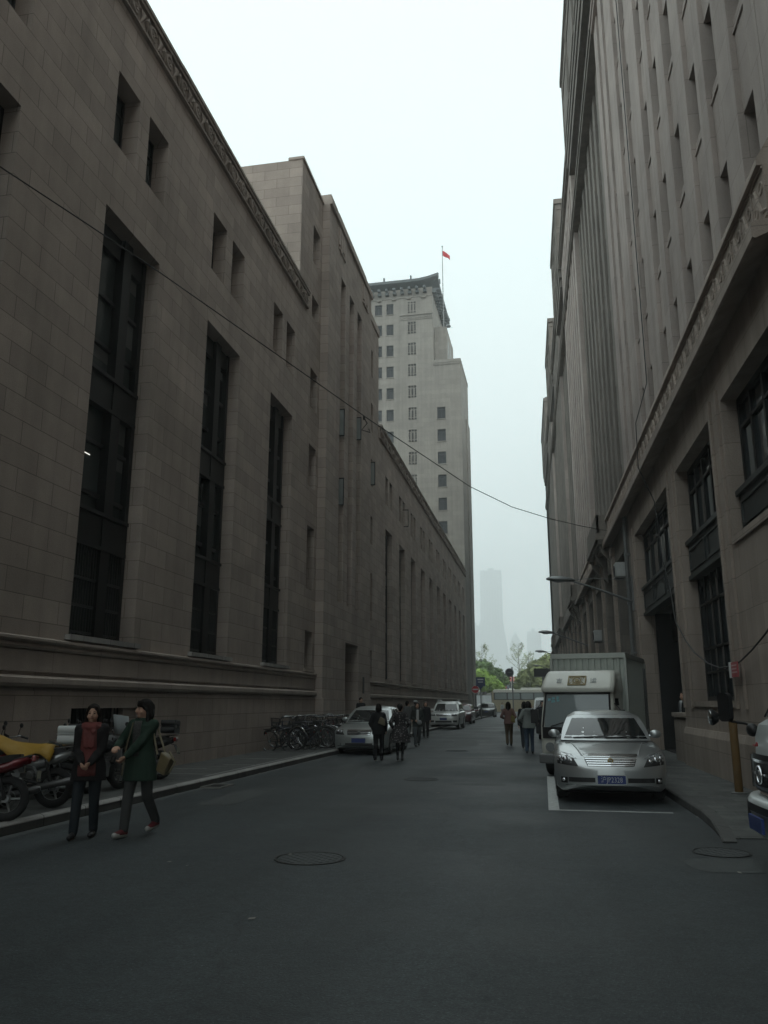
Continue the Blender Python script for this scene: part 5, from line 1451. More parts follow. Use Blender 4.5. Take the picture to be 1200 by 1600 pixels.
van = dict(suv); van.update(L=4.6, W=1.70, H=1.95, wr=.33, wf=-1.35, wb=1.35, clear=.24, nose=.35, top=[(-2.3, .78), (-2.2, .90), (-1.9, 1.02), (-1.6, 1.10), (2.1, 1.14), (2.3, 1.1)],
    cab=dict(zl=1.06, yf0=-1.75, yf1=-1.05, yr0=2.28, yr1=2.2, w0=.80, w1=.72, bow=.10), lamp=[(.46, .74), (.78, .76), (.78, .92), (.52, .90)], grille=(.36, .40, .72, .84), plate=.55)
make_car("parked_van", (1.3, 62.5, 0), R(-1), van, paint("white_van_paint", (.60, .63, .62), .0, .35), "white van with a tall roof parked at the right kerb behind the lorry", "vans and lorries", "van")

# ---- box lorry behind the silver saloon
BXR = R(-15)
bl = empty("box_lorry", (1.46, 20.35, 0), BXR); tag(bl, "cream cabbed lorry with a corrugated grey green box, behind the silver saloon", "lorry", "vans and lorries")
cream2 = mat("cream_cab_paint", (.60, .60, .54), .4, 0, .07, coat=.4); gg = mat("grey_green_box_steel", (.40, .43, .395), .5, .15, .12, bump=.1)
b = MB()      # corrugated box, front at y=0
H0, H1 = .72, 2.70
def corr(n, w, d):
    o = []
    for i in range(n): a = i * w; o += [(a + w * .06, 0), (a + w * .16, d), (a + w * .60, d), (a + w * .70, 0)]
    return o
W2 = .875
front = [(-W2 + x, y_) for x, y_ in corr(12, 2 * W2 / 12, .035)]
b.loft([[(-W2, 0, z)] + [(x, y_, z) for x, y_ in front] + [(W2, 0, z)] for z in (H0 + .08, H1 - .10)], close=False)
for s in (-1, 1):
    sd_ = [(s * (W2 - y_), x) for x, y_ in corr(22, 3.3 / 22, .03)]
    b.loft([[(s * W2, 0, z)] + [(x, y_, z) for x, y_ in sd_] + [(s * W2, 3.3, z)] for z in (H0 + .08, H1 - .10)], close=False)
b.box(-W2 - .01, W2 + .01, 3.3, 3.33, H0, H1); b.box(-W2, W2, .04, 3.29, H0, H0 + .1)
bo_ = b.build("cargo_box", gg, bl)
b = MB(); b.box(-W2 - .02, W2 + .02, -.02, 3.34, H1 - .10, H1 - .02); b.box(-W2 - .01, W2 + .01, -.01, 3.33, H1 - .02, H1 + .02)
for s in (-1, 1):
    b.box(s * W2 - .03, s * W2 + .03, -.03, .05, H0, H1 - .1); b.box(s * W2 - .03, s * W2 + .03, 3.26, 3.34, H0, H1 - .1)
b.box(-W2 - .02, W2 + .02, -.02, 3.34, H0, H0 + .09); b.build("box_frame", mat("pale_box_trim", (.42, .44, .41), .45, .1, .1), bl, bevel=.006)
b = MB(); b.tube([(W2 + .05, 2.7, .9), (W2 + .05, 2.7, 2.45)], .02, 6); b.tube([(W2 + .05, 3.0, .9), (W2 + .05, 3.0, 2.45)], .02, 6); b.build("door_rod", M['galv'], bl)
# cab: loft of cross sections in z
def rrect(w, y0, y1, r, z, n=5, fb=.06):
    p = []
    for cx, cy_, a in ((w - r, y1 - r, 0), (-w + r, y1 - r, 90), (-w + r, y0 + r, 180), (w - r, y0 + r, 270)):
        for i in range(n + 1):
            t = R(a + 90 * i / n); x = cx + r * math.cos(t); y = cy_ + r * math.sin(t)
            if y < (y0 + y1) / 2: y += fb * (x / w) ** 2
            p.append((x, y, z))
    return p
cw = .80
secs = [(.36, -1.66, .78), (.50, -1.70, .80), (.95, -1.70, .81), (1.06, -1.68, .81), (1.40, -1.56, .80), (1.74, -1.42, .775), (1.80, -1.40, .775)]
b = MB(); b.loft([rrect(w, y, -.12, .10, z) for z, y, w in secs])
b.build("cab", cream2, bl, smooth=35)
b = MB(); b.loft([rrect(w, y, -.05, .10, z, 6) for z, y, w in ((1.80, -1.50, .80), (1.86, -1.52, .81), (1.92, -1.49, .81), (2.07, -1.30, .80), (2.21, -1.10, .775), (2.27, -.98, .745), (2.285, -.84, .71))])
b.build("roof_fairing", cream2, bl, smooth=60)
b = MB()
rows_ = []
for z, y in ((1.045, -1.70), (1.25, -1.625), (1.5, -1.53), (1.74, -1.435)):
    rows_.append([(x, y + .06 * (x / .8) ** 2 - .012, z) for x in [(-.70 + 1.40 * i / 10) * (1 - .02 * (z - 1)) for i in range(11)]])
b.loft(rows_, close=False); b.build("windscreen", glass("lorry_windscreen", (.19, .22, .225), .06, 0.02, .6), bl, smooth=40)
b = MB(); b.loft([[(x, -1.705 + .06 * (x / .8) ** 2 - .02, z) for x in [-.745 + 1.49 * i / 10 for i in range(11)]] for z in (.80, .86, 1.04)], close=False)
for s in (-1, 1): b.tube([(s * .735, -1.655, 1.04), (s * .70, -1.395, 1.76)], .022, 6)
b.tube([(x, -1.44 + .06 * (x / .8) ** 2, 1.77) for x in (-.72, -.4, 0, .4, .72)], .022, 6)
b.build("windscreen_surround", M['plastic'], bl)
b = MB()
for s in (-1, 1):
    b.quad((s * .812, -1.38, 1.08), (s * .812, -.70, 1.08), (s * .785, -.70, 1.66), (s * .785, -1.22, 1.66))
b.build("side_window", GL_CAR, bl)
b = MB()
for s in (-1, 1): b.box(s * .95 - .08, s * .95 + .08, -1.56, -1.46, 1.12, 1.42); b.tube([(s * .80, -1.4, 1.55), (s * .95, -1.5, 1.40)], .014, 5); b.tube([(s * .80, -1.5, 1.05), (s * .95, -1.5, 1.14)], .014, 5)
b.build("wing_mirror", M['plastic'], bl, bevel=.02)
b = MB(); b.tube([(-.55, -1.70, 1.06), (-.1, -1.66, 1.20), (.18, -1.66, 1.20)], .012, 5); b.tube([(.15, -1.71, 1.06), (.5, -1.66, 1.16)], .012, 5); b.build("wiper", M['plastic'], bl)
b = MB(); b.obox((.12, -1.63, 1.17), (.17, 0, 0), (0, .006, .0), (0, .028, .075)); b.build("dashboard_paper", mat("white_paper", (.55, .57, .56), .8), bl)
b = MB()
for x, z, w, h in ((-.52, 1.66, .035, .025), (-.42, 1.67, .03, .03), (-.52, 1.59, .04, .03), (-.41, 1.61, .03, .025), (-.61, 1.63, .03, .03)):
    y = -1.70 + (z - 1.045) * .381 + .06 * (x / .8) ** 2 - .022; b.box(x - w, x + w, y, y + .004, z - h, z + h)
b.build("windscreen_sticker", mat("sticker_paper", (.20, .42, .46), .6, var=.5, scale=9), bl)
# badge and characters on the fairing
fz, fy = 2.05, -1.345; tl = Matrix.Rotation(R(-43), 4, 'X')
mtx = Matrix.Translation((0, fy + .0, fz)) @ tl
gold = mat("worn_gilt_paint", (.33, .27, .14), .6, 0, .25, 20); inkb = mat("worn_blue_paint", (.17, .20, .23), .6, 0, .4, 20)
b = MB()
for q in ((-.20, .20, .115, .135), (-.20, .20, -.135, -.115), (-.20, -.18, -.115, .115), (.18, .20, -.115, .115)): b.box(q[0], q[1], -.012, .03, q[2], q[3])
b.torus((0, -.004, 0), .085, .016, 'y', 24, 5); b.lathe([(-.012, .045), (.02, .045)], (0, 0, 0), 'y', 14); b.torus((0, -.004, 0), .12, .010, 'y', 20, 5, R(20), R(160)); b.torus((0, -.004, 0), .12, .010, 'y', 20, 5, R(200), R(340))
for sx in (-1, 1):
    for sz in (-1, 1): b.tube([(sx * .17, 0, sz * .10), (sx * .13, 0, sz * .06)], .012, 5)
eo = b.build("emblem", gold, bl); eo.matrix_local = mtx
for ch, x in (("吉", -.40), ("运", .36)):
    t = text_obj("fairing_lettering", ch, .16, inkb, bl, Matrix.Translation((x, fy + .006, fz - .01)) @ tl @ UPRIGHT, .004)
b = MB()
for s in (-1, 1): b.lathe([(-.02, .10), (.02, .10)], (s * .58, -1.70, .62), 'y', 16)
b.build("headlight", GL_LAMP, bl)
b = MB(); b.box(-.82, .82, -1.80, -1.60, .28, .48); b.build("bumper", M['grey'], bl, bevel=.03)
for x, y in ((-.68, -1.05), (.68, -1.05), (-.68, 2.2), (.68, 2.2)): wheel(x, y, .34, .22, bl, 1 if x > 0 else -1)
b = MB(); b.box(-.4, .4, -1.5, 3.2, .40, .70); b.build("chassis", M['black'], bl)

# ---- white lorry nosing out of the gateway at the right edge of the picture: faces -x
wl = empty("white_lorry", (2.16, 8.45, 0), R(-90)); tag(wl, "white lorry cab with dark grille and round mirror, nosing out beside the ochre post", "lorry", "vans and lorries")
wp = mat("white_cab_paint", (.60, .635, .625), .38, 0, .05, coat=.5)
cw = .86
secs = [(.74, .02, .84), (.90, 0, .86), (1.22, .02, .86), (1.34, .06, .86), (1.40, .16, .85), (1.70, .34, .82), (2.02, .52, .78), (2.10, .66, .72)]
b = MB(); b.loft([rrect(w, y, 1.75, .14, z, 6, .16) for z, y, w in secs]); b.build("cab", wp, wl, smooth=35)
b = MB(); rows_ = []
for z, y in ((1.42, .17), (1.7, .335), (2.0, .50)): rows_.append([(x, y + .16 * (x / .86) ** 2 - .012, z) for x in [(-.70 + 1.4 * i / 12) * (1 - .10 * (z - 1.4)) for i in range(13)]])
b.loft(rows_, close=False); b.build("windscreen", GL_CAR, wl, smooth=40)
b = MB(); b.tube([(x, .20 + .16 * (x / .86) ** 2 - .03, 1.43) for x in (-.7, -.35, 0, .35, .7)], .018, 6); b.tube([(-.62, .22, 1.42), (-.40, .24, 1.56)], .011, 5); b.tube([(.1, .12, 1.42), (.5, .20, 1.60)], .011, 5); b.build("wiper", M['plastic'], wl)
b = MB(); b.loft([[(x, -.015 + .16 * (x / .86) ** 2, z) for x in [-.60 + 1.2 * i / 12 for i in range(13)]] for z in (.74, .98, 1.08)], close=False); b.build("grille", M['plastic'], wl)
b = MB()
for z in (.78, .90, 1.02): b.loft([[(x, -.035 + .16 * (x / .86) ** 2, zz) for x in [-.58 + 1.16 * i / 12 for i in range(13)]] for zz in (z - .013, z + .013)], close=False)
for s in (-1, 1): b.tube([(s * .62, .05, .74), (s * .64, .06, 1.05)], .014, 6)
b.torus((0, -.045, .90), .075, .014, 'y', 22, 6); b.torus((0, -.045, .90), .04, .012, 'y', 6, 5); b.build("grille_bar", M['chrome'], wl, smooth=60)
b = MB()
for s in (-1, 1): b.loft([[(s * x, -.005 + .16 * (x / .86) ** 2 - .012, z) for x in (.64, .70, .76, .80)] for z in (.80, .90, 1.0)], close=False)
b.build("headlight", GL_LAMP, wl, smooth=40)
b = MB(); n = 14
rg = []
for dz, dy in ((.30, .02), (.34, -.04), (.55, -.08), (.64, -.09), (.68, -.06), (.69, .03)): rg.append([(x, dy + .22 * abs(x / .9) ** 3, dz) for x in [-.90 + 1.8 * i / n for i in range(n + 1)]])
b.loft(rg, close=False); b.quad((-.9, .25, .3), (-.9, .6, .3), (-.9, .6, .69), (-.9, .25, .69)); b.quad((.9, .25, .3), (.9, .6, .3), (.9, .6, .69), (.9, .25, .69)); b.build("bumper", wp, wl, smooth=50)
b = MB(); b.loft([[(x, -.10 + .22 * abs(x / .9) ** 3, z) for x in [-.42 + .84 * i / n for i in range(n + 1)]] for z in (.56, .63)], close=False)
for s in (-1, 1): b.loft([[(s * x, -.098 + .22 * abs(x / .9) ** 3, z) for x in (.52, .6, .7, .78)] for z in (.40, .56)], close=False)
b.build("bumper_vent", M['plastic'], wl)
b = MB()
for s in (-1, 1): b.ball((s * .72, .02, .44), (.06, .03, .06), 12, 6)
b.build("fog_lamp", M_LAMPD, wl, smooth=60)
b = MB(); b.box(-.22, .22, -.125, -.10, .40, .53); b.build("number_plate", M_PLATE, wl)
b = MB(); b.lathe([(-.012, .02), (.0, .02)], (-.30, .04, 1.16), 'y', 12); b.box(-.40, -.30, .02, .04, 1.14, 1.16); b.build("red_sticker", M['red'], wl)
for ch, z in (("1", 0),):
    text_obj("cab_lettering", "01", .12, M['plastic'], wl, Matrix.Translation((-.845, .26, 1.28)) @ Matrix.Rotation(R(-62), 4, 'Z') @ UPRIGHT, .002)
b = MB(); b.tube([(-.80, .16, 1.30), (-.98, .12, 1.34), (-1.08, .0, 1.36), (-1.10, -.06, 1.42)], .014, 6); b.tube([(-1.08, .0, 1.36), (-1.22, -.12, 1.40)], .012, 6); b.ball((-.88, .15, 1.28), (.09, .06, .07), 10, 6); b.build("mirror_arm", M['plastic'], wl, smooth=60)
b = MB(); b.prism(rr(-.075, .075, 1.36, 1.66, .05), 'y', -.10, -.04); mo = b.build("wing_mirror", M['plastic'], wl, smooth=40, loc=(-1.10, 0, 0)); mo.rotation_euler = (0, 0, R(35))
b = MB(); b.lathe([(.05, .05), (.0, .085), (-.02, .085)], (-1.26, -.15, 1.40), 'y', 20); ro = b.build("round_mirror", M['plastic'], wl, smooth=50)
b = MB(); b.ball((-1.26, -.182, 1.40), (.078, .018, .078), 16, 8); b.build("mirror_glass", M['chrome'], ro, smooth=60)
for x, y in ((-.72, .75), (.72, .75)): wheel(x, y, .36, .22, wl, 1 if x > 0 else -1)
b = MB(); b.box(-.45, .45, .3, 4.6, .42, .74); b.build("chassis", M['black'], wl)
b = MB(); b.box(-.92, .92, 1.85, 4.8, .76, 2.5); b.build("cargo_box", wp, wl, bevel=.02)
b = MB()
for s in (-1, 1): b.quad((s * .862, .42, 1.38), (s * .862, 1.2, 1.38), (s * .83, 1.2, 1.92), (s * .83, .62, 1.92))
b.build("side_window", GL_CAR, wl)
# ------------------------------------------------------------------ bicycles and motorcycles on the left pavement
def spoked(b, c, r, n=14, rad=.0022):
    for i in range(n):
        t = 2 * math.pi * i / n; b.tube([(c[0] + .012 * (1 if i % 2 else -1), c[1], c[2]), (c[0], c[1] + r * math.cos(t), c[2] + r * math.sin(t))], rad, 4)
M_SAD = mat("saddle_leather", (.012, .011, .011), .6)
def bicycle(m, basket=True, saddle_m=None, bag=None):
    """front wheel towards -y"""
    o = empty("bicycle"); r = .33
    for y in (-.54, .54):
        b = MB(); b.torus((0, y, r), r - .022, .025, 'x', 32, 8); w = b.build("wheel", M['rubber'], o, smooth=60)
        b = MB(); b.torus((0, y, r), r - .042, .010, 'x', 32, 6); spoked(b, (0, y, r), r - .045); b.cyl((-.05, y, r), (.05, y, r), .022, n=10); b.build("rim", M['chrome'], w, smooth=60)
        b = MB(); b.torus((0, y, r), r + .025, .022, 'x', 14, 6, R(20 if y > 0 else 40), R(170 if y > 0 else 150), 1.0); b.build("mudguard", M['chrome'] if bag is None else m, o, smooth=60)
    b = MB()
    hd = (0, -.40, .78); bb = (0, .05, .29); st = (0, .22, .76)
    b.tube([hd, (0, -.36, .60), bb], .017, 8); b.tube([bb, st], .016, 8); b.tube([(0, -.37, .66), (0, .17, .60)], .014, 8)
    for s in (-1, 1):
        b.tube([(s * .05, .54, r), bb], .010, 6); b.tube([(s * .05, .54, r), (s * .012, .19, .66)], .009, 6); b.tube([(0, -.39, .70), (s * .045, -.44, .60), (s * .05, -.54, r)], .011, 6)
        b.tube([(s * .05, .54, r), (s * .06, .62, .70)], .007, 5)
    b.cyl((0, -.41, .70), (0, -.385, .84), .019, n=8)
    b.box(-.07, .07, .30, .72, .695, .71)
    b.tube([(.05, .1, .2), (.12, .16, .02)], .009, 5)
    b.torus((.035, .05, .29), .085, .008, 'x', 18, 5); b.torus((.035, .54, r), .035, .008, 'x', 12, 5); b.tube([(.036, .05, .375), (.036, .54, r + .035)], .005, 4); b.tube([(.036, .05, .205), (.036, .54, r - .035)], .005, 4)
    for s in (-1, 1): b.tube([(s * .05, .05, .29), (s * .06, .05 + s * .15, .29 - s * .06)], .010, 5); b.box(s * .10 - .045, s * .10 + .045, .05 + s * .15 - .03, .05 + s * .15 + .03, .28 - s * .06, .30 - s * .06)
    b.build("frame", m, o, smooth=60)
    b = MB(); b.tube([(-.29, -.20, .97), (-.27, -.32, 1.0), (-.12, -.42, .99), (0, -.40, .93), (.12, -.42, .99), (.27, -.32, 1.0), (.29, -.20, .97)], .011, 7); b.cyl((0, -.40, .93), (0, -.40, .80), .012, n=8); hb = b.build("handlebar", M['chrome'], o, smooth=60)
    b = MB()
    for s in (-1, 1): b.tube([(s * .29, -.19, .968), (s * .275, -.30, .998)], .017, 8); b.tube([(s * .24, -.37, 1.0), (s * .27, -.25, .955)], .006, 5)
    b.build("grip", M['plastic'], hb)
    b = MB(); b.loft([[(x * w, y, z + (0 if k_ else -.03)) for k_, x in ((1, -1), (1, -.3), (1, .3), (1, 1), (0, .8), (0, -.8))] for y, w, z in ((.02, .025, .86), (.12, .05, .87), (.24, .10, .875), (.33, .105, .885), (.36, .08, .88))]); b.cyl((0, .22, .74), (0, .235, .85), .014, n=8); b.build("saddle", saddle_m or M_SAD, o, smooth=50)
    if basket:
        b = MB()
        for z, w, l in ((.66, .12, .10), (.78, .145, .12), (.90, .17, .14)):
            P_ = [(-w, -.62 - l, z), (w, -.62 - l, z), (w, -.62 + l, z), (-w, -.62 + l, z), (-w, -.62 - l, z)]
            b.tube(P_, .006, 5)
        for i in range(7):
            t = -1 + 2 * i / 6
            for s in (-1, 1): b.tube([(t * .12, -.62 + s * .10, .66), (t * .17, -.62 + s * .14, .90)], .004, 4); b.tube([(s * .12, -.62 + t * .10, .66), (s * .17, -.62 + t * .14, .90)], .004, 4)
            b.tube([(t * .12, -.72, .66), (t * .12, -.52, .66)], .004, 4)
        b.tube([(0, -.40, .84), (0, -.5, .80)], .012, 5); b.build("basket", M['plastic'], o)
    b = MB(); b.box(-.03, .03, .64, .66, .56, .62); b.build("reflector", M_TAIL, o)
    return o
kinds = []
for c_, bsk, sm_ in (((.014, .015, .017), True, None), ((.03, .035, .06), True, mat("grey_saddle_cover", (.20, .20, .22), .6)), ((.018, .018, .018), False, None), ((.12, .014, .018), True, None), ((.035, .04, .035), False, mat("pale_saddle_cover", (.33, .33, .32), .6))):
    kinds.append(bicycle(mat("bicycle_enamel", c_, .35, .3, .1, coat=.4), bsk, sm_, None if bsk else 1))
blabels = ["black city bicycle with a front basket, first in the row and turned across the pavement", "dark blue bicycle with a grey saddle, second in the row", "black bicycle without a basket, third in the row", "dark red bicycle with a basket in the middle of the row",
 "grey bicycle with a pale saddle in the middle of the row", "black bicycle with a basket between two basketless ones", "dark blue bicycle with grey saddle in the far half of the row", "plain black bicycle beside the silver saloon's headlight", "dark red bicycle near the far end of the row", "grey bicycle with a pale saddle at the far end", "black bicycle with a basket, last in the row", "dark blue bicycle tucked against the wall behind the first one"]
spots = [(0.80, 24.9, 68, 0), (1.42, 25.5, 104, 2), (1.40, 26.25, 107, 1), (1.38, 27.45, 100, 3), (1.36, 28.05, 110, 4), (1.40, 28.6, 103, 0), (1.35, 29.2, 101, 1), (1.42, 29.8, 108, 2), (1.38, 30.4, 102, 3), (1.36, 31.0, 105, 4), (1.40, 31.6, 101, 0), (.60, 26.9, 78, 1)] + [(.75 + .06 * (i % 3), 25.9 + .62 * i, -84 + 7 * ((i * 5) % 4), (i * 3 + 1) % 5) for i in range(10)]
used = set()
for i, (x, s, a, k_) in enumerate(spots):
    o = kinds[k_] if k_ not in used else copy_tree(kinds[k_]); used.add(k_)
    o.location = Lw(x, s, .128); o.rotation_euler = (R(rng.uniform(-7, -3)), 0, R(a))
    tag(o, blabels[i] if i < 12 else 'bicycle in the second rank against the wall, turned the other way',  "bicycle", "bicycles standing in a row by the left wall")

mat_exh = mat('dull_exhaust_steel', (.12, .12, .12), .4, .8, .3)
def motorbike(m, m2, topbox=None, screen=False, name="motorcycle", racks=True, fairing=False):
    """front towards -y"""
    o = empty(name); r = .29
    for y in (-.64, .62):
        b = MB(); b.torus((0, y, r), r - .055, .058, 'x', 28, 9, squash=.9); w = b.build("wheel", M['rubber'], o, smooth=60)
        b = MB(); b.torus((0, y, r), r - .10, .016, 'x', 24, 6)
        for i in range(5): t = 2 * math.pi * i / 5; b.tube([(0, y, r), (0, y + (r - .1) * math.cos(t), r + (r - .1) * math.sin(t))], .017, 5)
        b.cyl((-.07, y, r), (.07, y, r), .05, n=12); b.torus((.06, y, r), .10, .008, 'x', 16, 4); b.build("rim", M['galv'], w, smooth=60)
    b = MB(); b.torus((0, -.64, r), r + .03, .055, 'x', 12, 6, R(35), R(150), .9); b.build("mudguard", m, o, smooth=60)
    b = MB()
    for s in (-1, 1): b.tube([(s * .09, -.64, r), (s * .09, -.50, .62), (s * .08, -.40, .92)], [.026, .026, .02], 8)
    b.build("fork", M['chrome'], o, smooth=60)
    b = MB(); b.tube([(-.36, -.26, .98), (-.28, -.36, 1.02), (-.09, -.42, .98), (.09, -.42, .98), (.28, -.36, 1.02), (.36, -.26, .98)], .012, 7); hb = b.build("handlebar", M['chrome'], o, smooth=60)
    b = MB()
    for s in (-1, 1): b.tube([(s * .36, -.25, .978), (s * .29, -.345, 1.012)], .019, 8); b.tube([(s * .24, -.38, 1.01), (s * .27, -.36, 1.16)], .006, 5); b.ball((s * .29, -.36, 1.19), (.06, .018, .042), 10, 6)
    b.build("mirror", M['plastic'], hb, smooth=60)
    b = MB(); b.ball((0, -.53, .87), (.095, .08, .095), 14, 9); hl = b.build("headlight", M['plastic'], o, smooth=60)
    b = MB(); b.ball((0, -.59, .87), (.08, .035, .08), 14, 8); b.build("headlight_lens", GL_LAMP, hl, smooth=60)
    b = MB(); b.ball((0, -.14, .78), (.145, .26, .125), 14, 9); b.ball((0, .02, .74), (.11, .2, .09), 10, 7)
    me = remeshed(b, .018, 3); mesh_obj("fuel_tank", me, m, o)
    b = MB(); b.loft([[(x * w, y, z + (0 if k_ else -.09)) for k_, x in ((1, -1), (1, -.4), (1, .4), (1, 1), (0, .9), (0, -.9))] for y, w, z in ((.06, .09, .80), (.2, .13, .79), (.42, .14, .80), (.62, .125, .85), (.76, .09, .86))]); b.build("seat", M_SAD, o, smooth=50)
    b = MB()
    for s in (-1, 1): b.loft([[(s * (.10 + .02 * q), y + .0, z0 + (z1 - z0) * t) for t, q in ((0, 0), (.5, 1), (1, 0))] for y, z0, z1 in ((.10, .52, .70), (.35, .55, .72), (.62, .64, .78), (.86, .74, .82))], close=False)
    sc_ = b.build("side_panel", m2, o, smooth=50); md = sc_.modifiers.new("thick", 'SOLIDIFY'); md.thickness = .02
    b = MB(); b.box(-.12, .12, -.24, .14, .26, .50); b.cyl((0, -.16, .48), (0, -.28, .66), .09, .08, 12); b.cyl((-.15, .02, .36), (.15, .02, .36), .10, n=14)
    for i in range(4): b.lathe([(0, .115), (.012, .115)], (0, -.16 - .03 * i, .50 + .045 * i), 'z', 14)
    b.build("engine", M['galv'], o, bevel=.012)
    b = MB(); b.tube([(.10, -.30, .5), (.14, -.34, .30), (.16, -.05, .20), (.17, .30, .25)], .022, 7); b.tube([(.17, .28, .245), (.18, .40, .28), (.19, .95, .40), (.19, 1.0, .41)], [.03, .05, .055, .03], 10); b.build("exhaust", mat_exh, o, smooth=60)
    b = MB(); b.tube([(0, -.40, .90), (0, -.15, .62), (0, .15, .34)], .028, 7)
    for s in (-1, 1): b.tube([(s * .07, .12, .42), (s * .09, .62, r)], .02, 6); b.tube([(s * .09, .62, r), (s * .10, .48, .70)], .024, 8); b.tube([(s * .08, .1, .66), (s * .09, .9, .84)], .014, 6); b.tube([(s * .1, .1, .28), (s * .24, .1, .27)], .014, 6)
    b.tube([(-.1, .05, .24), (-.24, .12, .01)], .012, 5)
    b.build("frame", M['plastic'], o, smooth=60)
    b = MB(); b.loft([[(x, y, z) for x in (-.08, 0, .08)] for y, z in ((.70, .74), (.92, .70), (1.02, .52))], close=False); g_ = b.build("rear_guard", M['plastic'], o); md = g_.modifiers.new("thick", 'SOLIDIFY'); md.thickness = .012
    b = MB(); b.box(-.09, .09, .90, .955, .76, .84); b.build("tail_light", M_TAIL, o, bevel=.015)
    b = MB(); b.box(-.10, .10, 1.0, 1.008, .50, .64); b.build("number_plate", mat("pale_plate", (.28, .27, .2), .5), o)
    if racks: b = MB(); b.tube([(-.10, .55, .85), (-.12, .95, .90), (.12, .95, .90), (.10, .55, .85)], .010, 5); b.build("rack", M['chrome'], o)
    if topbox:
        b = MB(); b.prism(rr(-.18, .18, .92, 1.06, .05), 'y', .64, .94); b.box(-.185, .185, .63, .95, 1.055, 1.07); t = b.build("top_box", topbox, o, smooth=40, bevel=.012)
        b = MB(); b.prism(rr(-.185, .185, 1.071, 1.19, .05), 'y', .635, .945); b.build("box_lid", topbox, t, smooth=40, bevel=.012)
        b = MB(); b.box(-.03, .03, .945, .965, 1.03, 1.10); b.build("latch", M['plastic'], t)
    if screen:
        b = MB(); b.loft([[(x, -.56 + .3 * x * x + (z - .95) * .25, z) for x in (-.20, -.1, 0, .1, .20)] for z in (.92, 1.1, 1.32)], close=False)
        g_ = b.build("windshield", mat("frosted_windshield", (.42, .46, .47), .25), o, smooth=50); md = g_.modifiers.new("thick", 'SOLIDIFY'); md.thickness = .006
    if fairing:
        b = MB(); b.loft([[(x, -.46 + 1.6 * x * x, z) for x in (-.24, -.14, 0, .14, .24)] for z in (.38, .6, .85, .95)], close=False)
        g_ = b.build("leg_shield", m2, o, smooth=50); md = g_.modifiers.new("thick", 'SOLIDIFY'); md.thickness = .02
    return o
m_mr = mat("crimson_tank_paint", (.13, .010, .014), .35, .2, .2, coat=.4); m_sg = mat("silver_grey_panel", (.30, .31, .31), .3, .5, .1, coat=.4); m_bl = mat("black_tank_paint", (.014, .014, .016), .3, .2, .1, coat=.5)
m_box = mat("white_top_box_plastic", (.60, .62, .61), .45)
def placed(o, x, s, rz, label, lean=-5):
    o.location = Lw(x, s, .128); o.scale = (.93,) * 3; o.rotation_euler = (0, R(lean), R(rz)); tag(o, label, "motorcycle", "motorcycles parked on the left pavement"); return o
mk2 = placed(motorbike(m_mr, m_sg, m_box), 1.25, 10.95, -78, "motorcycle under a yellow cover with a white top box, silver grey side panel")
mk1 = placed(motorbike(m_mr, m_mr, None, racks=False), 1.50, 9.5, -70, "red motorcycle at the left edge of the picture with chrome exhaust")
mk3 = placed(motorbike(m_bl, m_bl, mat("dark_top_box", (.02, .02, .022),   .4)), .85, 11.9, -82, "black motorcycle with a dark top box behind the white topped one")
mk4 = placed(motorbike(m_bl, m_sg, None, screen=True, fairing=True), 1.25, 13.1, 160, "dark scooter with a pale windshield between the two women")
mk5 = placed(motorbike(m_bl, m_mr, None), .75, 13.8, -80, "black and red motorcycle by the basement grille, behind the women")
b = MB(); b.box(-.17, .17, -.645, -.60, .66, .92); pb = b.build("leg_apron", M['plastic'], mk4, bevel=.02)
b = MB()
for i in range(5): b.obox((-.11 + i * .055, -.652, .83), (.010, 0, .004 * (i % 3)), (0, .004, 0), (.006 * ((i % 2) * 2 - 1), 0, .05))
b.build("lettering", mat("apron_print", (.45, .45, .46), .6), pb)
m_gn = mat("dull_green_tank", (.02, .03, .024), .4, .1, .2)
mk6 = placed(copy_tree(mk1), .62, 10.5, -62, "red motorcycle close to the wall beyond the yellow cover"); mk1.scale = (-.93, .93, .93)
mk7 = placed(motorbike(m_gn, m_bl, None), .70, 12.7, 100, "dull green motorcycle facing the wall behind the white top box")
mk8 = placed(copy_tree(mk3), .75, 15.3, -84, "black motorcycle with a dark top box, last one past the basement grille")
# the yellow rain cover thrown over handlebar, tank and saddle
cv = MB(); rows_ = []
for i in range(15):
    t = i / 14; y = -.50 + 1.10 * t; zt = 1.07 - .19 * t + .03 * math.sin(t * 9); w = .30 - .08 * t; row = []
    for j in range(13):
        u = -1 + 2 * j / 12; k_ = abs(u) ** 2.2
        row.append((u * w * 1.05 + .012 * math.sin(9 * t + 5 * u), y + .015 * math.sin(7 * u + 3 * t), zt - k_ * (.21 + .04 * math.sin(t * 11 + u * 2)) + .012 * math.sin(14 * t + 3 * u)))
    rows_.append(row)
cv.loft(rows_, close=False)
ye = mat("yellow_rain_cover", (.36, .21, .018), .6, 0, .2, 4, bump=.4, bscale=12)
yo = cv.build("rain_cover", ye, None, smooth=70); md = yo.modifiers.new("cloth", 'SOLIDIFY'); md.thickness = .012
yo.scale = mk2.scale; yo.location = mk2.location; yo.rotation_euler = mk2.rotation_euler
tag(yo, "yellow cloth rain cover thrown over the motorcycle with the white top box", "cover")

# a second, distant row of parked two-wheelers near the far corner
for i in range(7):
    o = copy_tree(mk3 if i % 2 else mk5); o.location = Lw(1.3, 78.5 + i * 1.25, .128); o.rotation_euler = (0, R(-5), R(-80 + rng.uniform(-6, 6)))
    tag(o, "dark motorcycle in the distant row behind the red hatchback", "motorcycle", "distant row of parked motorcycles")
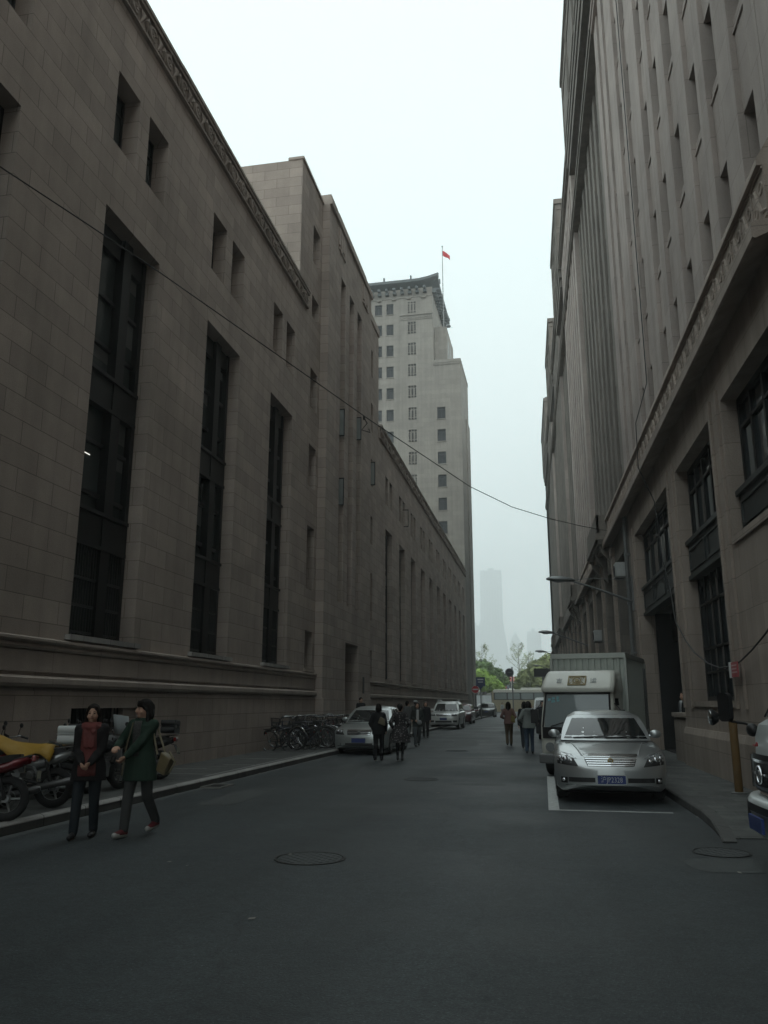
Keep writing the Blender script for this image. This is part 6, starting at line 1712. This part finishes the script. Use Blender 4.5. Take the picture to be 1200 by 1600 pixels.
# ------------------------------------------------------------------ people
def cloth(name, c, rough=.85, var=.18, scale=9): return mat(name, c, rough, 0, var, scale, bump=.25, bscale=70, spec=.25)
SKIN = mat("skin", (.50, .30, .215), .55, 0, .08, 12, spec=.35)
HAIR = mat("dark_hair", (.010, .008, .007), .6, 0, .35, 30, bump=.6, bscale=90, spec=.15)
M_EYE = mat("eye_dark", (.012, .010, .009), .2); M_LIP = mat("lips", (.24, .085, .075), .5)

def ik(a, t, l1, l2, pole):
    a, t, pole = Vector(a), Vector(t), Vector(pole)
    d = t - a; L = min(d.length, (l1 + l2) * .998); d = d.normalized()
    x = (l1 * l1 - l2 * l2 + L * L) / (2 * L); h = math.sqrt(max(0, l1 * l1 - x * x))
    p = pole - d * pole.dot(d)
    return a + d * x + p.normalized() * h, a + d * L

def add_hand(b, wrist, d, n, curl=.5, s=1.0, side=1):
    """palm along d, palm normal n, four unequal bent fingers and a thumb"""
    d, n = Vector(d).normalized(), Vector(n); n = (n - d * n.dot(d)).normalized(); a = d.cross(n).normalized()
    w = Vector(wrist)
    for k_ in (-1, 0, 1): b.capsule(w + d * .005 + a * .010 * k_ * s, w + d * .075 * s + a * .026 * k_ * s, .017 * s, .013 * s, 8)
    for i, L in enumerate((.060, .072, .067, .052)):
        base = w + d * .080 * s + a * (-.031 + .0205 * i) * s; c = curl
        p1 = base + (d * math.cos(c * .6) + n * math.sin(c * .6)) * L * .45 * s
        p2 = p1 + (d * math.cos(c * 1.5) + n * math.sin(c * 1.5)) * L * .33 * s
        p3 = p2 + (d * math.cos(c * 2.2) + n * math.sin(c * 2.2)) * L * .26 * s
        b.capsule(base - d * .012, p1, .0098 * s, .009 * s, 7); b.capsule(p1, p2, .009 * s, .0083 * s, 7); b.capsule(p2, p3, .0083 * s, .007 * s, 7)
    t0 = w + d * .025 * s - a * side * .026 * s; t1 = t0 + (d * .7 - a * side * .6 + n * .4).normalized() * .038 * s; t2 = t1 + (d * .95 + n * .3).normalized() * .030 * s
    b.capsule(t0, t1, .013 * s, .0105 * s, 7); b.capsule(t1, t2, .0105 * s, .008 * s, 7)

def ring_tube(b, rows, n=20):
    """rows: (centre x, y, z, half width, half depth)"""
    b.loft([[(x + w * math.cos(2 * math.pi * k_ / n), y + dp * math.sin(2 * math.pi * k_ / n), z) for k_ in range(n)] for x, y, z, w, dp in rows])

def person(loc, rz, h, label, *, feet=((-.09, -.16, 0), (.09, .16, .03)), hands=((-.21, -.08, .78), (.21, .02, .78)), coat=None, coat_hem=.80, flare=.0, trousers=None, shoe=None,
           hair="long", head_turn=0, head_tilt=0, near=False, vox=.013, coat_open=None, skirt=False, bulk=1.0, curl=.6, group="people walking in the street", cuffs=True, hood=False, stock=None, hair_m=None):
    root_name = "person"
    S = h / 1.62
    hip_z = .845
    joints = {}
    legs = []
    for s, (fx, fy, fz) in zip((-1, 1), feet):
        hipj = Vector((s * .085, 0, hip_z)); ank = Vector((fx, fy + .03, .075 + fz))
        kn, ank = ik(hipj, ank, .395, .385, (s * .05, -1, 0)); legs.append((hipj, kn, ank, fz))
    arms = []
    for s, hd in zip((-1, 1), hands):
        sh = Vector((s * .165, .01, 1.305)); el, wr_ = ik(sh, hd, .265, .235, (s * .55, .85, -.15)); arms.append((sh, el, wr_, s))
    v = .008 if near else vox
    b = MB()
    ring_tube(b, [(0, 0, .80, .11, .09), (0, 0, .86, .15, .105), (0, 0, .95, .135, .095), (0, 0, 1.05, .12, .088), (0, -.005, 1.18, .14, .10), (0, 0, 1.27, .155, .095), (0, .005, 1.33, .12, .075), (0, .008, 1.36, .07, .06)])
    b.capsule((0, .012, 1.32), (0, -.005, 1.44), .052, .047)
    for hipj, kn, ank, fz in legs:
        b.capsule(hipj, kn, .080, .052); b.capsule(kn, ank, .052, .034); toe = ank + Vector((0, -.13, -.045 - (.0 if fz < .02 else .5 * fz))); b.capsule(ank + Vector((0, .02, -.035)), toe, .036, .028)
    for sh, el, wr_, s in arms:
        b.capsule(sh, el, .047, .036); b.capsule(el, wr_, .036, .024)
        d = (wr_ - el).normalized(); nn = Vector((-s * .8, -.2, .3)) if abs(d.z) > .5 else Vector((0, .35, -1)) if d.z > -.3 else Vector((-s, 0, 0))
        add_hand(b, wr_, d, nn, curl, 1.0, s)
    Hd = MB()
    T = Matrix.Translation((0, -.008, 1.485)) @ Matrix.Rotation(R(head_turn), 4, 'Z') @ Matrix.Rotation(R(head_tilt), 4, 'X')
    def hp(x, y, z): return T @ Vector((x, y, z))
    def tball(mb, c, r, n=14, m=10):
        t = MB(); t.ball(c, r, n, m); mb.add([T @ Vector(p) for p in t.v], t.f)
    tball(b, (0, .012, .028), (.072, .090, .092)); tball(b, (0, -.012, -.028), (.060, .075, .080)); tball(b, (0, -.050, -.070), (.034, .030, .034))
    b.capsule(hp(0, -.086, .018), hp(0, -.103, -.020), .009, .014, 8)
    for s in (-1, 1):
        tball(b, (s * .074, .015, -.005), (.012, .022, .030), 8, 6); tball(b, (s * .040, -.058, -.030), (.026, .024, .024), 8, 6)
    b.v = [(p[0], p[1], p[2]) for p in b.v]
    me = remeshed(b, v, 2 if near else 3)
    me.transform(Matrix.Scale(S, 4))
    ob = mesh_obj(root_name, me, SKIN); ob.location = loc; ob.rotation_euler = (0, 0, R(rz))
    tag(ob, label, "person", group)
    def fin(mb, name, m, vx=None, it=4):
        me = remeshed(mb, vx or max(v, .010), it); me.transform(Matrix.Scale(S, 4)); return mesh_obj(name, me, m, ob)
    def plain(mb, name, m, sm=60):
        mb.v = [(p[0] * S, p[1] * S, p[2] * S) for p in mb.v]; return mb.build(name, m, ob, smooth=sm)
    # hair
    hm_ = hair_m or HAIR
    q = MB(); tball(q, (0, .026, .040), (.085, .098, .096), 16, 11)
    if hair in ("long", "fringe"):
        for s in (-1, 1):
            q.capsule(hp(s * .066, .025, .04), hp(s * .076, .03, -.085), .032, .030, 10); q.capsule(hp(s * .076, .03, -.085), Vector((s * .088, -.02, 1.25)), .030, .015, 10); q.capsule(hp(s * .070, .05, -.06), Vector((s * .10, -.045, 1.20)), .022, .010, 8)
            q.capsule(hp(s * .045, -.045, .088), hp(s * .078, -.022, .01), .020, .015, 8)
        q.capsule(hp(0, .075, .02), hp(0, .070, -.10), .075, .062, 12); q.capsule(hp(0, .070, -.10), Vector((0, .085, 1.24)), .062, .035, 12)
        for k_ in (-2, -1, 0, 1, 2): q.capsule(hp(k_ * .03, .09, -.03), Vector((k_ * .038, .095 - abs(k_) * .012, 1.22 + .02 * abs(k_))), .028, .014, 8)
    if hair == "fringe":
        for s in (-1, 1):
            q.capsule(hp(s * .076, .02, -.06), Vector((s * .105, -.085, 1.20)), .030, .020, 8); q.capsule(Vector((s * .105, -.085, 1.20)), Vector((s * .11, -.115, 1.10)), .020, .008, 8)
        for k_ in range(-3, 4): q.capsule(hp(k_ * .019, -.060 + abs(k_) * .006, .098), hp(k_ * .020, -.084 + abs(k_) * .009, .046), .014, .008, 7)
    if hair == "bob":
        q.capsule(hp(0, .06, .01), hp(0, .06, -.06), .082, .075, 12)
        for s in (-1, 1): q.capsule(hp(s * .07, .0, .02), hp(s * .075, .0, -.07), .030, .026, 10)
    if hair == "bun": tball(q, (0, .10, .055), (.05, .045, .05)); q.capsule(hp(0, .07, .0), hp(0, .06, -.05), .06, .045, 10)
    if hair == "short": q.capsule(hp(0, .055, .0), hp(0, .045, -.045), .068, .055, 10)
    fin(q, "hair", hm_, .010 if near else .015, 3)
    if near:
        q = MB()
        for s in (-1, 1): tball(q, (s * .029, -.083, .010), (.0135, .006, .0065), 10, 6)
        for s in (-1, 1): q.tube([hp(s * .014, -.092, .027), hp(s * .03, -.092, .032), hp(s * .046, -.080, .026)], .0035, 5)
        plain(q, "eye", M_EYE)
        q = MB(); q.tube([hp(-.022, -.083, -.052), hp(-.008, -.089, -.049), hp(.008, -.089, -.049), hp(.022, -.083, -.052)], [.003, .0058, .0058, .003], 6); plain(q, "mouth", M_LIP)
    # trousers / stockings
    if trousers or stock:
        q = MB(); tm = trousers or stock; k_ = 1.0 if trousers else .86
        for hipj, kn, ank, fz in legs:
            q.capsule(hipj, kn, .090 * k_ * bulk ** .5, .066 * k_); q.capsule(kn, ank + Vector((0, .0, .01)), .066 * k_, (.056 if trousers else .036), 12)
        ring_tube(q, [(0, 0, .79, .13, .10), (0, 0, .86, .165, .115), (0, 0, .96, .145, .105)])
        fin(q, "trousers" if trousers else "stockings", tm)
    # shoes
    q = MB(); sol = MB()
    for hipj, kn, ank, fz in legs:
        pitch = min(1.0, fz * 5); heel = ank + Vector((0, .025, -.035)); toe = heel + Vector((0, -.195 * math.cos(pitch), -.195 * math.sin(pitch) * .55 + (.0 if fz else 0)))
        toe.z = max(toe.z, .030)
        q.capsule(heel + Vector((0, 0, .005)), toe, .040, .033, 10); q.capsule(ank + Vector((0, .005, .02)), heel, .043, .040, 10); q.capsule(heel.lerp(toe, .4) + Vector((0, 0, .015)), toe, .035, .030, 10)
        sol.capsule(heel + Vector((0, .0, -.022)), toe + Vector((0, -.006, -.010)), .036, .034, 10)
    so_ = fin(q, "shoes", shoe or M['plastic'], max(v, .010), 3)
    # coat or jacket with sleeves
    if coat:
        q = MB(); bb = bulk
        rows_ = []
        zs = [coat_hem, coat_hem + .05]
        while zs[-1] < 1.26: zs.append(zs[-1] + .06)
        for z in zs:
            t = max(0, (.98 - z) / .4)
            w = lin_tab([(.5, .175), (.86, .178), (.98, .160), (1.08, .150), (1.2, .172), (1.3, .178)], z) + flare * t; dp = lin_tab([(.5, .135), (.86, .132), (1.0, .115), (1.1, .112), (1.2, .124), (1.3, .118)], z) + flare * t * .8
            rows_.append((0, .0, z, w * bb, dp * bb))
        rows_ += [(0, .005, 1.325, .165 * bb, .100 * bb), (0, .010, 1.36, .105, .082), (0, .012, 1.385, .076, .070)]
        ring_tube(q, rows_, 24)
        for sh, el, wr_, s in arms:
            q.capsule(sh + Vector((-s * .02, 0, -.005)), el, .068 * bb, .056 * bb); q.capsule(el, el.lerp(wr_, .93), .056 * bb, .045)
            q.capsule(el.lerp(wr_, .35) , el.lerp(wr_, .45), .055 * bb, .053 * bb)
        if hood: q.capsule(Vector((-.07, .10, 1.34)), Vector((.07, .10, 1.34)), .055, .055, 12); q.capsule(Vector((0, .13, 1.33)), Vector((0, .12, 1.20)), .07, .035, 12); q.torus((0, .03, 1.37), .085, .03, 'z', 16, 8)
        else:
            for s in (-1, 1): q.capsule(Vector((s * .055, -.075, 1.37)), Vector((s * .085, -.115, 1.20)), .018, .012, 8)
        ob_c = fin(q, "coat", coat, max(v, .011), 3)
    if coat_open:
        # what shows in the open front: a shirt panel standing just proud of the coat
        mm, wtop, wbot, zt, zb = coat_open
        q = MB(); rws = []
        for i in range(9):
            t = i / 8; z = zt + (zb - zt) * t; w = wtop + (wbot - wtop) * t; dp = lin_tab([(.5, .135), (.86, .132), (1.0, .115), (1.1, .112), (1.2, .124), (1.3, .118), (1.38, .085)], z) * bulk + flare * max(0, (.98 - z) / .4) * .8
            rws.append([(x * w, -(dp + .010) * math.sqrt(max(0, 1 - (x * w / .19) ** 2)) - .004 * math.sin(x * 9 + t * 7), z) for x in [-1 + 2 * j / 8 for j in range(9)]])
        q.loft(rws, close=False); o2 = plain(q, "shirt", mm); md = o2.modifiers.new("thick", 'SOLIDIFY'); md.thickness = .012
    return ob, S, arms, legs, fin, plain, T

def thing_at(ob, mb, name, m, label, cat, S, smooth=60, rem=None):
    """a carried thing, built in its carrier's coordinates, top level"""
    if rem:
        me = remeshed(mb, rem, 3); me.transform(Matrix.Scale(S, 4)); o = mesh_obj(name, me, m)
    else:
        mb.v = [(p[0] * S, p[1] * S, p[2] * S) for p in mb.v]; o = mb.build(name, m, None, smooth=smooth)
    o.location = ob.location; o.rotation_euler = ob.rotation_euler
    return tag(o, label, cat)

# -- the two women in front
blk = cloth("black_wool", (.014, .013, .014)); den = cloth("dark_denim", (.022, .028, .034)); rust = cloth("rust_red_knit", (.165, .050, .046), .9, .3, 20)
ob, S, arms, legs, fin, plain, T = person((-5.24, 9.50, 0), 16, 1.55, "woman in a black open coat with a rust red scarf and clasped hands", feet=((-.10, -.17, 0), (.085, .07, .0)), hands=((-.048, -.205, .895), (.050, -.205, .900)),
    coat=blk, coat_hem=.68, flare=.03, bulk=1.10, trousers=den, shoe=M['plastic'], hair="long", near=True, coat_open=(rust, .085, .115, 1.33, .74), curl=1.0, head_turn=4, hair_m=mat("brown_black_hair", (.014, .009, .007), .6, 0, .35, 30, bump=.6, bscale=90, spec=.15))
q = MB(); q.torus((0, .0, 1.355), .082, .036, 'z', 22, 10); q.torus((0, -.020, 1.325), .098, .034, 'z', 22, 10); q.capsule(Vector((-.09, -.05, 1.35)), Vector((.05, -.13, 1.27)), .035, .03, 10)
for k_ in range(5): q.capsule(Vector((-.06 + .03 * k_, -.10, 1.345)), Vector((-.05 + .027 * k_, -.135, 1.10 - .02 * (k_ % 2))), .030, .022, 8)
fin(q, "scarf", rust, .010, 2)
grn = cloth("green_parka_cotton", (.020, .042, .029), .8, .25, 5); gry = cloth("grey_trousers", (.050, .052, .052))
shoe_r = mat("red_canvas_shoe", (.12, .016, .022), .7, 0, .3, 30)
ob, S, arms, legs, fin, plain, T = person((-4.70, 9.75, 0), -8, 1.61, "woman with a dark fringe in a green parka and grey trousers, near the left kerb", feet=((-.05, -.22, 0), (.08, .25, .07)), hands=((-.20, -.235, 1.04), (-.060, -.255, .915)),
    coat=grn, coat_hem=.64, flare=.045, trousers=gry, shoe=shoe_r, hair="fringe", near=True, coat_open=(cloth("black_white_print_top", (.06, .06, .058), .8, .95, 45), .055, .05, 1.35, .93), curl=.9, head_turn=-26, head_tilt=2, bulk=1.04)
q = MB()
for hipj, kn, ank, fz in legs:
    heel = ank + Vector((0, .025, -.035)); pitch = min(1.0, fz * 5); toe = heel + Vector((0, -.195 * math.cos(pitch), -.195 * math.sin(pitch) * .55)); toe.z = max(toe.z, .03)
    q.capsule(toe + Vector((0, .045, -.004)), toe + Vector((0, -.010, -.004)), .036, .034, 10); q.capsule(heel + Vector((0, .005, -.020)), toe + Vector((0, 0, -.012)), .034, .034, 10)
fin(q, "shoe_sole", mat("white_shoe_rubber", (.42, .42, .40), .6), .010, 2)
q = MB()
q.tube([(-.04, -.155, 1.33), (-.10, -.175, 1.05), (-.13, -.19, .70)], .009, 5); plain(q, "coat_edge", cloth("khaki_lining", (.16, .14, .09)))
q = MB(); q.prism([(.23, .76), (.35, .70), (.43, .90), (.29, .985)], 'y', -.03, .09)
me = remeshed(q, .012, 5)
bg_ = mesh_obj("handbag", me, mat("tan_leather", (.14, .11, .055), .5, 0, .25, 14)); me.transform(Matrix.Scale(S, 4)); bg_.location = ob.location; bg_.rotation_euler = ob.rotation_euler
tag(bg_, "tan leather handbag hanging from the shoulder of the woman in the green parka", "handbag")
q = MB(); q.tube([(.21, .03, .95), (.165, -.01, 1.20), (.14, .02, 1.375), (.17, .07, 1.25), (.30, .06, .97)], .012, 6); q.v = [tuple(c * S for c in p) for p in q.v]; q.build("strap", mat("straw_strap", (.24, .21, .14), .6), bg_, smooth=60)
q = MB(); q.tube([(.375, .03, .985), (.46, .04, .86), (.385, .03, .735)], .013, 6); q.v = [tuple(c * S for c in p) for p in q.v]; q.build("handle", mat("straw_strap_edge", (.24, .21, .14), .6), bg_, smooth=60)

# -- the group by the silver saloon
blk2 = cloth("black_coat_cloth", (.011, .011, .013))
ob, S, *_r = person((-4.12, 23.1, 0), 176, 1.55, "woman in black seen from behind with a tan shoulder bag, beside the silver saloon", feet=((-.07, -.10, 0), (.07, .12, .02)), hands=((-.20, -.10, .84), (.20, -.12, .88)), coat=blk2, coat_hem=.74, flare=.01, trousers=blk2, hair="bob", bulk=1.06)
q = MB(); q.prism([(-.02, 1.06), (-.24, .98), (-.23, 1.16), (-.10, 1.25)], 'y', .12, .20); thing_at(ob, q, "shoulder_bag", mat("worn_tan_bag", (.15, .125, .075), .6, 0, .25), "worn tan bag on the back of the woman in black beside the silver saloon", "bag", S, rem=.012)
pat = None
m_, nt_, b_ = nodes("black_white_patterned_cloth"); b_.inputs["Roughness"].default_value = .85
tc_ = N(nt_, "ShaderNodeTexCoord"); vo_ = N(nt_, "ShaderNodeTexVoronoi"); vo_.inputs["Scale"].default_value = 17; nt_.links.new(tc_.outputs["Object"], vo_.inputs["Vector"])
rp_ = N(nt_, "ShaderNodeValToRGB"); rp_.color_ramp.elements[0].position = .25; rp_.color_ramp.elements[0].color = (.20, .19, .19, 1); rp_.color_ramp.elements[1].position = .36; rp_.color_ramp.elements[1].color = (.018, .016, .018, 1)
nt_.links.new(vo_.outputs["Distance"], rp_.inputs[0]); nt_.links.new(rp_.outputs[0], b_.inputs["Base Color"])
ob, S, *_r = person((-3.52, 23.15, 0), 184, 1.55, "woman from behind in a black and white patterned coat, black stockings and heels", feet=((-.05, -.13, 0), (.06, .14, .03)), hands=((-.20, -.13, .96), (.22, -.10, .92)), coat=m_, coat_hem=.52, flare=.10, stock=blk2, hair="bun", bulk=1.08)
jkt = cloth("dark_green_black_jacket", (.018, .024, .022)); wht = cloth("white_blouse", (.42, .43, .43)); jn = cloth("grey_jeans", (.075, .085, .092))
ob, S, *_r = person((-4.05, 30.9, 0), 14, 1.60, "woman facing us in a dark jacket over a white blouse and grey jeans", feet=((-.09, -.18, 0), (.07, .20, .05)), hands=((-.10, -.18, .95), (.12, -.19, .93)), coat=jkt, coat_hem=.72, flare=.02, trousers=jn, hair="long", coat_open=(wht, .04, .05, 1.34, .95), near=False, vox=.011)
q = MB(); q.ball((.05, -.26, .88), (.10, .06, .085), 14, 9); q.capsule(Vector((-.03, -.24, .92)), Vector((.10, -.24, .94)), .015, .015); thing_at(ob, q, "clutch_bag", mat("pale_grey_bag", (.26, .27, .27), .5), "pale round bag held before her by the woman in the white blouse", "bag", S, rem=.010)
person((-5.55, 38.8, 0), 150, 1.66, "dark haired person in a grey jacket standing left of the white capped one", feet=((-.09, 0, 0), (.09, .05, 0)), coat=cloth("mid_grey_jacket", (.085, .088, .088)), coat_hem=.78, trousers=blk, hair="short")
ob, S, arms, legs, fin, plain, T = person((-5.22, 39.3, 0), 170, 1.70, "person in olive grey with a white cap, standing with the group before the white car", feet=((-.09, 0, 0), (.09, .05, 0)), coat=cloth("olive_grey_jacket", (.055, .062, .055)), coat_hem=.78, trousers=blk, hair="short")
q = MB(); q.add([tuple(T @ Vector((x, y, z))) for x, y, z in [(0.1 * math.cos(k_) , .03 + .105 * math.sin(k_), .05) for k_ in [i * math.pi / 8 for i in range(16)]] + [(.07 * math.cos(k_), .03 + .075 * math.sin(k_), .145) for k_ in [i * math.pi / 8 for i in range(16)]]], [tuple(range(16, 32))] + [(i, (i + 1) % 16, 16 + (i + 1) % 16, 16 + i) for i in range(16)])
plain(q, "cap", wht)
person((-4.62, 38.2, 0), 10, 1.64, "person in black half hidden behind the woman with the white blouse", feet=((-.09, -.1, 0), (.09, .1, 0)), coat=blk2, coat_hem=.70, trousers=blk2, hair="bob", hair_m=mat("brownish_hair", (.03, .018, .013), .5))
person((-7.45, 37.2, .128), 40, 1.70, "man in a dark jacket standing on the left pavement behind the silver saloon", feet=((-.10, 0, 0), (.10, .03, 0)), coat=cloth("navy_black_jacket", (.012, .013, .017)), coat_hem=.76, trousers=blk, hair="short", bulk=1.12)

# -- the walkers in the middle of the road, from behind
pink = cloth("dusty_pink_jacket", (.175, .105, .095)); brn = cloth("brown_trousers", (.070, .050, .030))
ob, S, *_r = person((-.72, 31.9, 0), 178, 1.62, "woman from behind in a dusty pink jacket and brown trousers, left of the road walkers", feet=((-.06, -.10, 0), (.06, .13, .03)), hands=((-.17, -.14, .98), (.17, -.16, 1.0)), coat=pink, coat_hem=.80, flare=.02, trousers=brn, hair="long")
q = MB(); q.prism([(-.09, .88), (-.25, .84), (-.23, 1.08), (-.10, 1.12)], 'y', .06, .15); bg_ = thing_at(ob, q, "shoulder_bag", mat("mustard_bag", (.15, .12, .018), .6, 0, .2), "mustard yellow bag on the shoulder of the woman in the pink jacket", "bag", S, rem=.012)
q = MB(); q.tube([(-.16, .10, 1.10), (-.12, .08, 1.33), (-.13, -.02, 1.36)], .010, 5); q.v = [tuple(c * S for c in p) for p in q.v]; q.build("strap", mat("mustard_strap", (.13, .10, .02), .6), bg_)
hod = cloth("pale_grey_hoodie", (.205, .225, .215), .9, .12, 6); jb = cloth("blue_jeans", (.040, .062, .095), .85, .3, 8)
ob, S, *_r = person((.02, 27.1, 0), 180, 1.63, "person from behind in a pale grey hooded jacket and blue jeans with a black bag", feet=((-.085, -.12, 0), (.085, .12, .02)), hands=((-.22, -.12, .93), (.20, -.14, .96)), coat=hod, coat_hem=.78, flare=.01, trousers=jb, hair="long", hood=True, bulk=1.14)
q = MB(); q.prism([(-.22, .62), (-.43, .60), (-.46, .86), (-.36, .93), (-.22, .90)], 'y', -.02, .12); bg_ = thing_at(ob, q, "shoulder_bag", mat("black_cloth_bag", (.012, .012, .014), .7), "large black shoulder bag of the person in the grey hooded jacket", "bag", S, rem=.014)
q = MB(); q.tube([(-.33, .05, .92), (-.26, .10, 1.15), (-.14, .06, 1.375), (-.17, -.06, 1.28)], .020, 6); q.v = [tuple(c * S for c in p) for p in q.v]; q.build("strap", mat("black_strap", (.012, .012, .014), .7), bg_)
person((-.12, 30.0, 0), 182, 1.62, "person in dark clothes walking away, half hidden left of the grey hooded jacket", feet=((-.085, -.14, 0), (.085, .14, .02)), coat=cloth("charcoal_jacket", (.022, .025, .026)), coat_hem=.76, trousers=cloth("dark_blue_trousers", (.018, .022, .030)), hair="bob", bulk=1.1)
person((.62, 36.5, 0), 5, 1.66, "person in a dark jacket beside the silver car behind the lorry", coat=cloth("dark_slate_jacket", (.02, .022, .026)), coat_hem=.72, trousers=blk, hair="short", bulk=1.15)
person((-3.05, 104, 0), 20, 1.66, "distant person in a white shirt crossing before the bus", coat=cloth("white_shirt_cloth", (.48, .50, .50)), coat_hem=.82, trousers=blk, hair="short", vox=.02)
person((.25, 101, 0), 180, 1.68, "distant person in red near the bus, left of the one in pale pink", coat=cloth("red_jacket", (.25, .03, .04)), coat_hem=.80, trousers=blk, hair="short", vox=.02)
person((.95, 103, 0), 180, 1.68, "distant person in pale pink near the bus and the white van", coat=cloth("pale_pink_jacket", (.45, .36, .36)), coat_hem=.80, trousers=den, hair="bob", vox=.02)
# -- men in the porch
suit = cloth("black_suit", (.012, .012, .015))
ob, S, arms, legs, fin, plain, T = person((4.15, 23.45, .16), -62, 1.72, "man in a dark suit with white shirt and pale tie in the porch", feet=((-.10, 0, 0), (.10, .02, 0)), coat=suit, coat_hem=.74, trousers=suit, hair="short", coat_open=(cloth("white_shirt", (.50, .51, .52)), .055, .01, 1.38, 1.08), group="men in the porch", vox=.011)
q = MB(); q.prism([(-.014, 1.345), (.014, 1.345), (.024, 1.10), (0, 1.06), (-.024, 1.10)], 'y', -.150, -.138); plain(q, "tie", cloth("grey_tie", (.16, .17, .18)))
person((4.75, 23.9, .16), -70, 1.74, "man in dark clothes further back in the shadow of the porch", feet=((-.10, 0, 0), (.10, .02, 0)), coat=suit, coat_hem=.74, trousers=suit, hair="short", group="men in the porch")
# -- tiny crowd on the river terrace
crowd_c = [(.35, .36, .36), (.03, .03, .04), (.28, .06, .06), (.12, .14, .2), (.45, .45, .42), (.05, .05, .05)]
protos = [person((0, 0, 0), 180, 1.66, "x", coat=cloth("crowd_jacket", c), coat_hem=.78, trousers=blk, hair="short", vox=.028)[0] for c in crowd_c]
cl = ["pale grey jacket", "black jacket", "red jacket", "blue jacket", "cream jacket", "dark jacket"]
r_ = random.Random(21); n_ = 0
for i in range(16):
    o = protos[i] if i < 6 else copy_tree(protos[i % 6])
    o.location = (-5.8 + i * .72 + r_.uniform(-.2, .2), 170.5 + r_.uniform(0, 3), 3.7); o.rotation_euler = (0, 0, R(r_.uniform(0, 360)))
    tag(o, "tiny figure in a %s on the river terrace above the bus" % cl[i % 6], "person", "people on the river terrace")

for o in [o for o in scene.objects if o.type == 'MESH' and o.name.split('.')[0] in ('wall_trim', 'pilaster', 'blind', 'plinth', 'basement_grille', 'bracket', 'window_sill', 'bumper_vent', 'wing_mirror', 'grip', 'cornice', 'mirror')]:
    split_pieces(o)
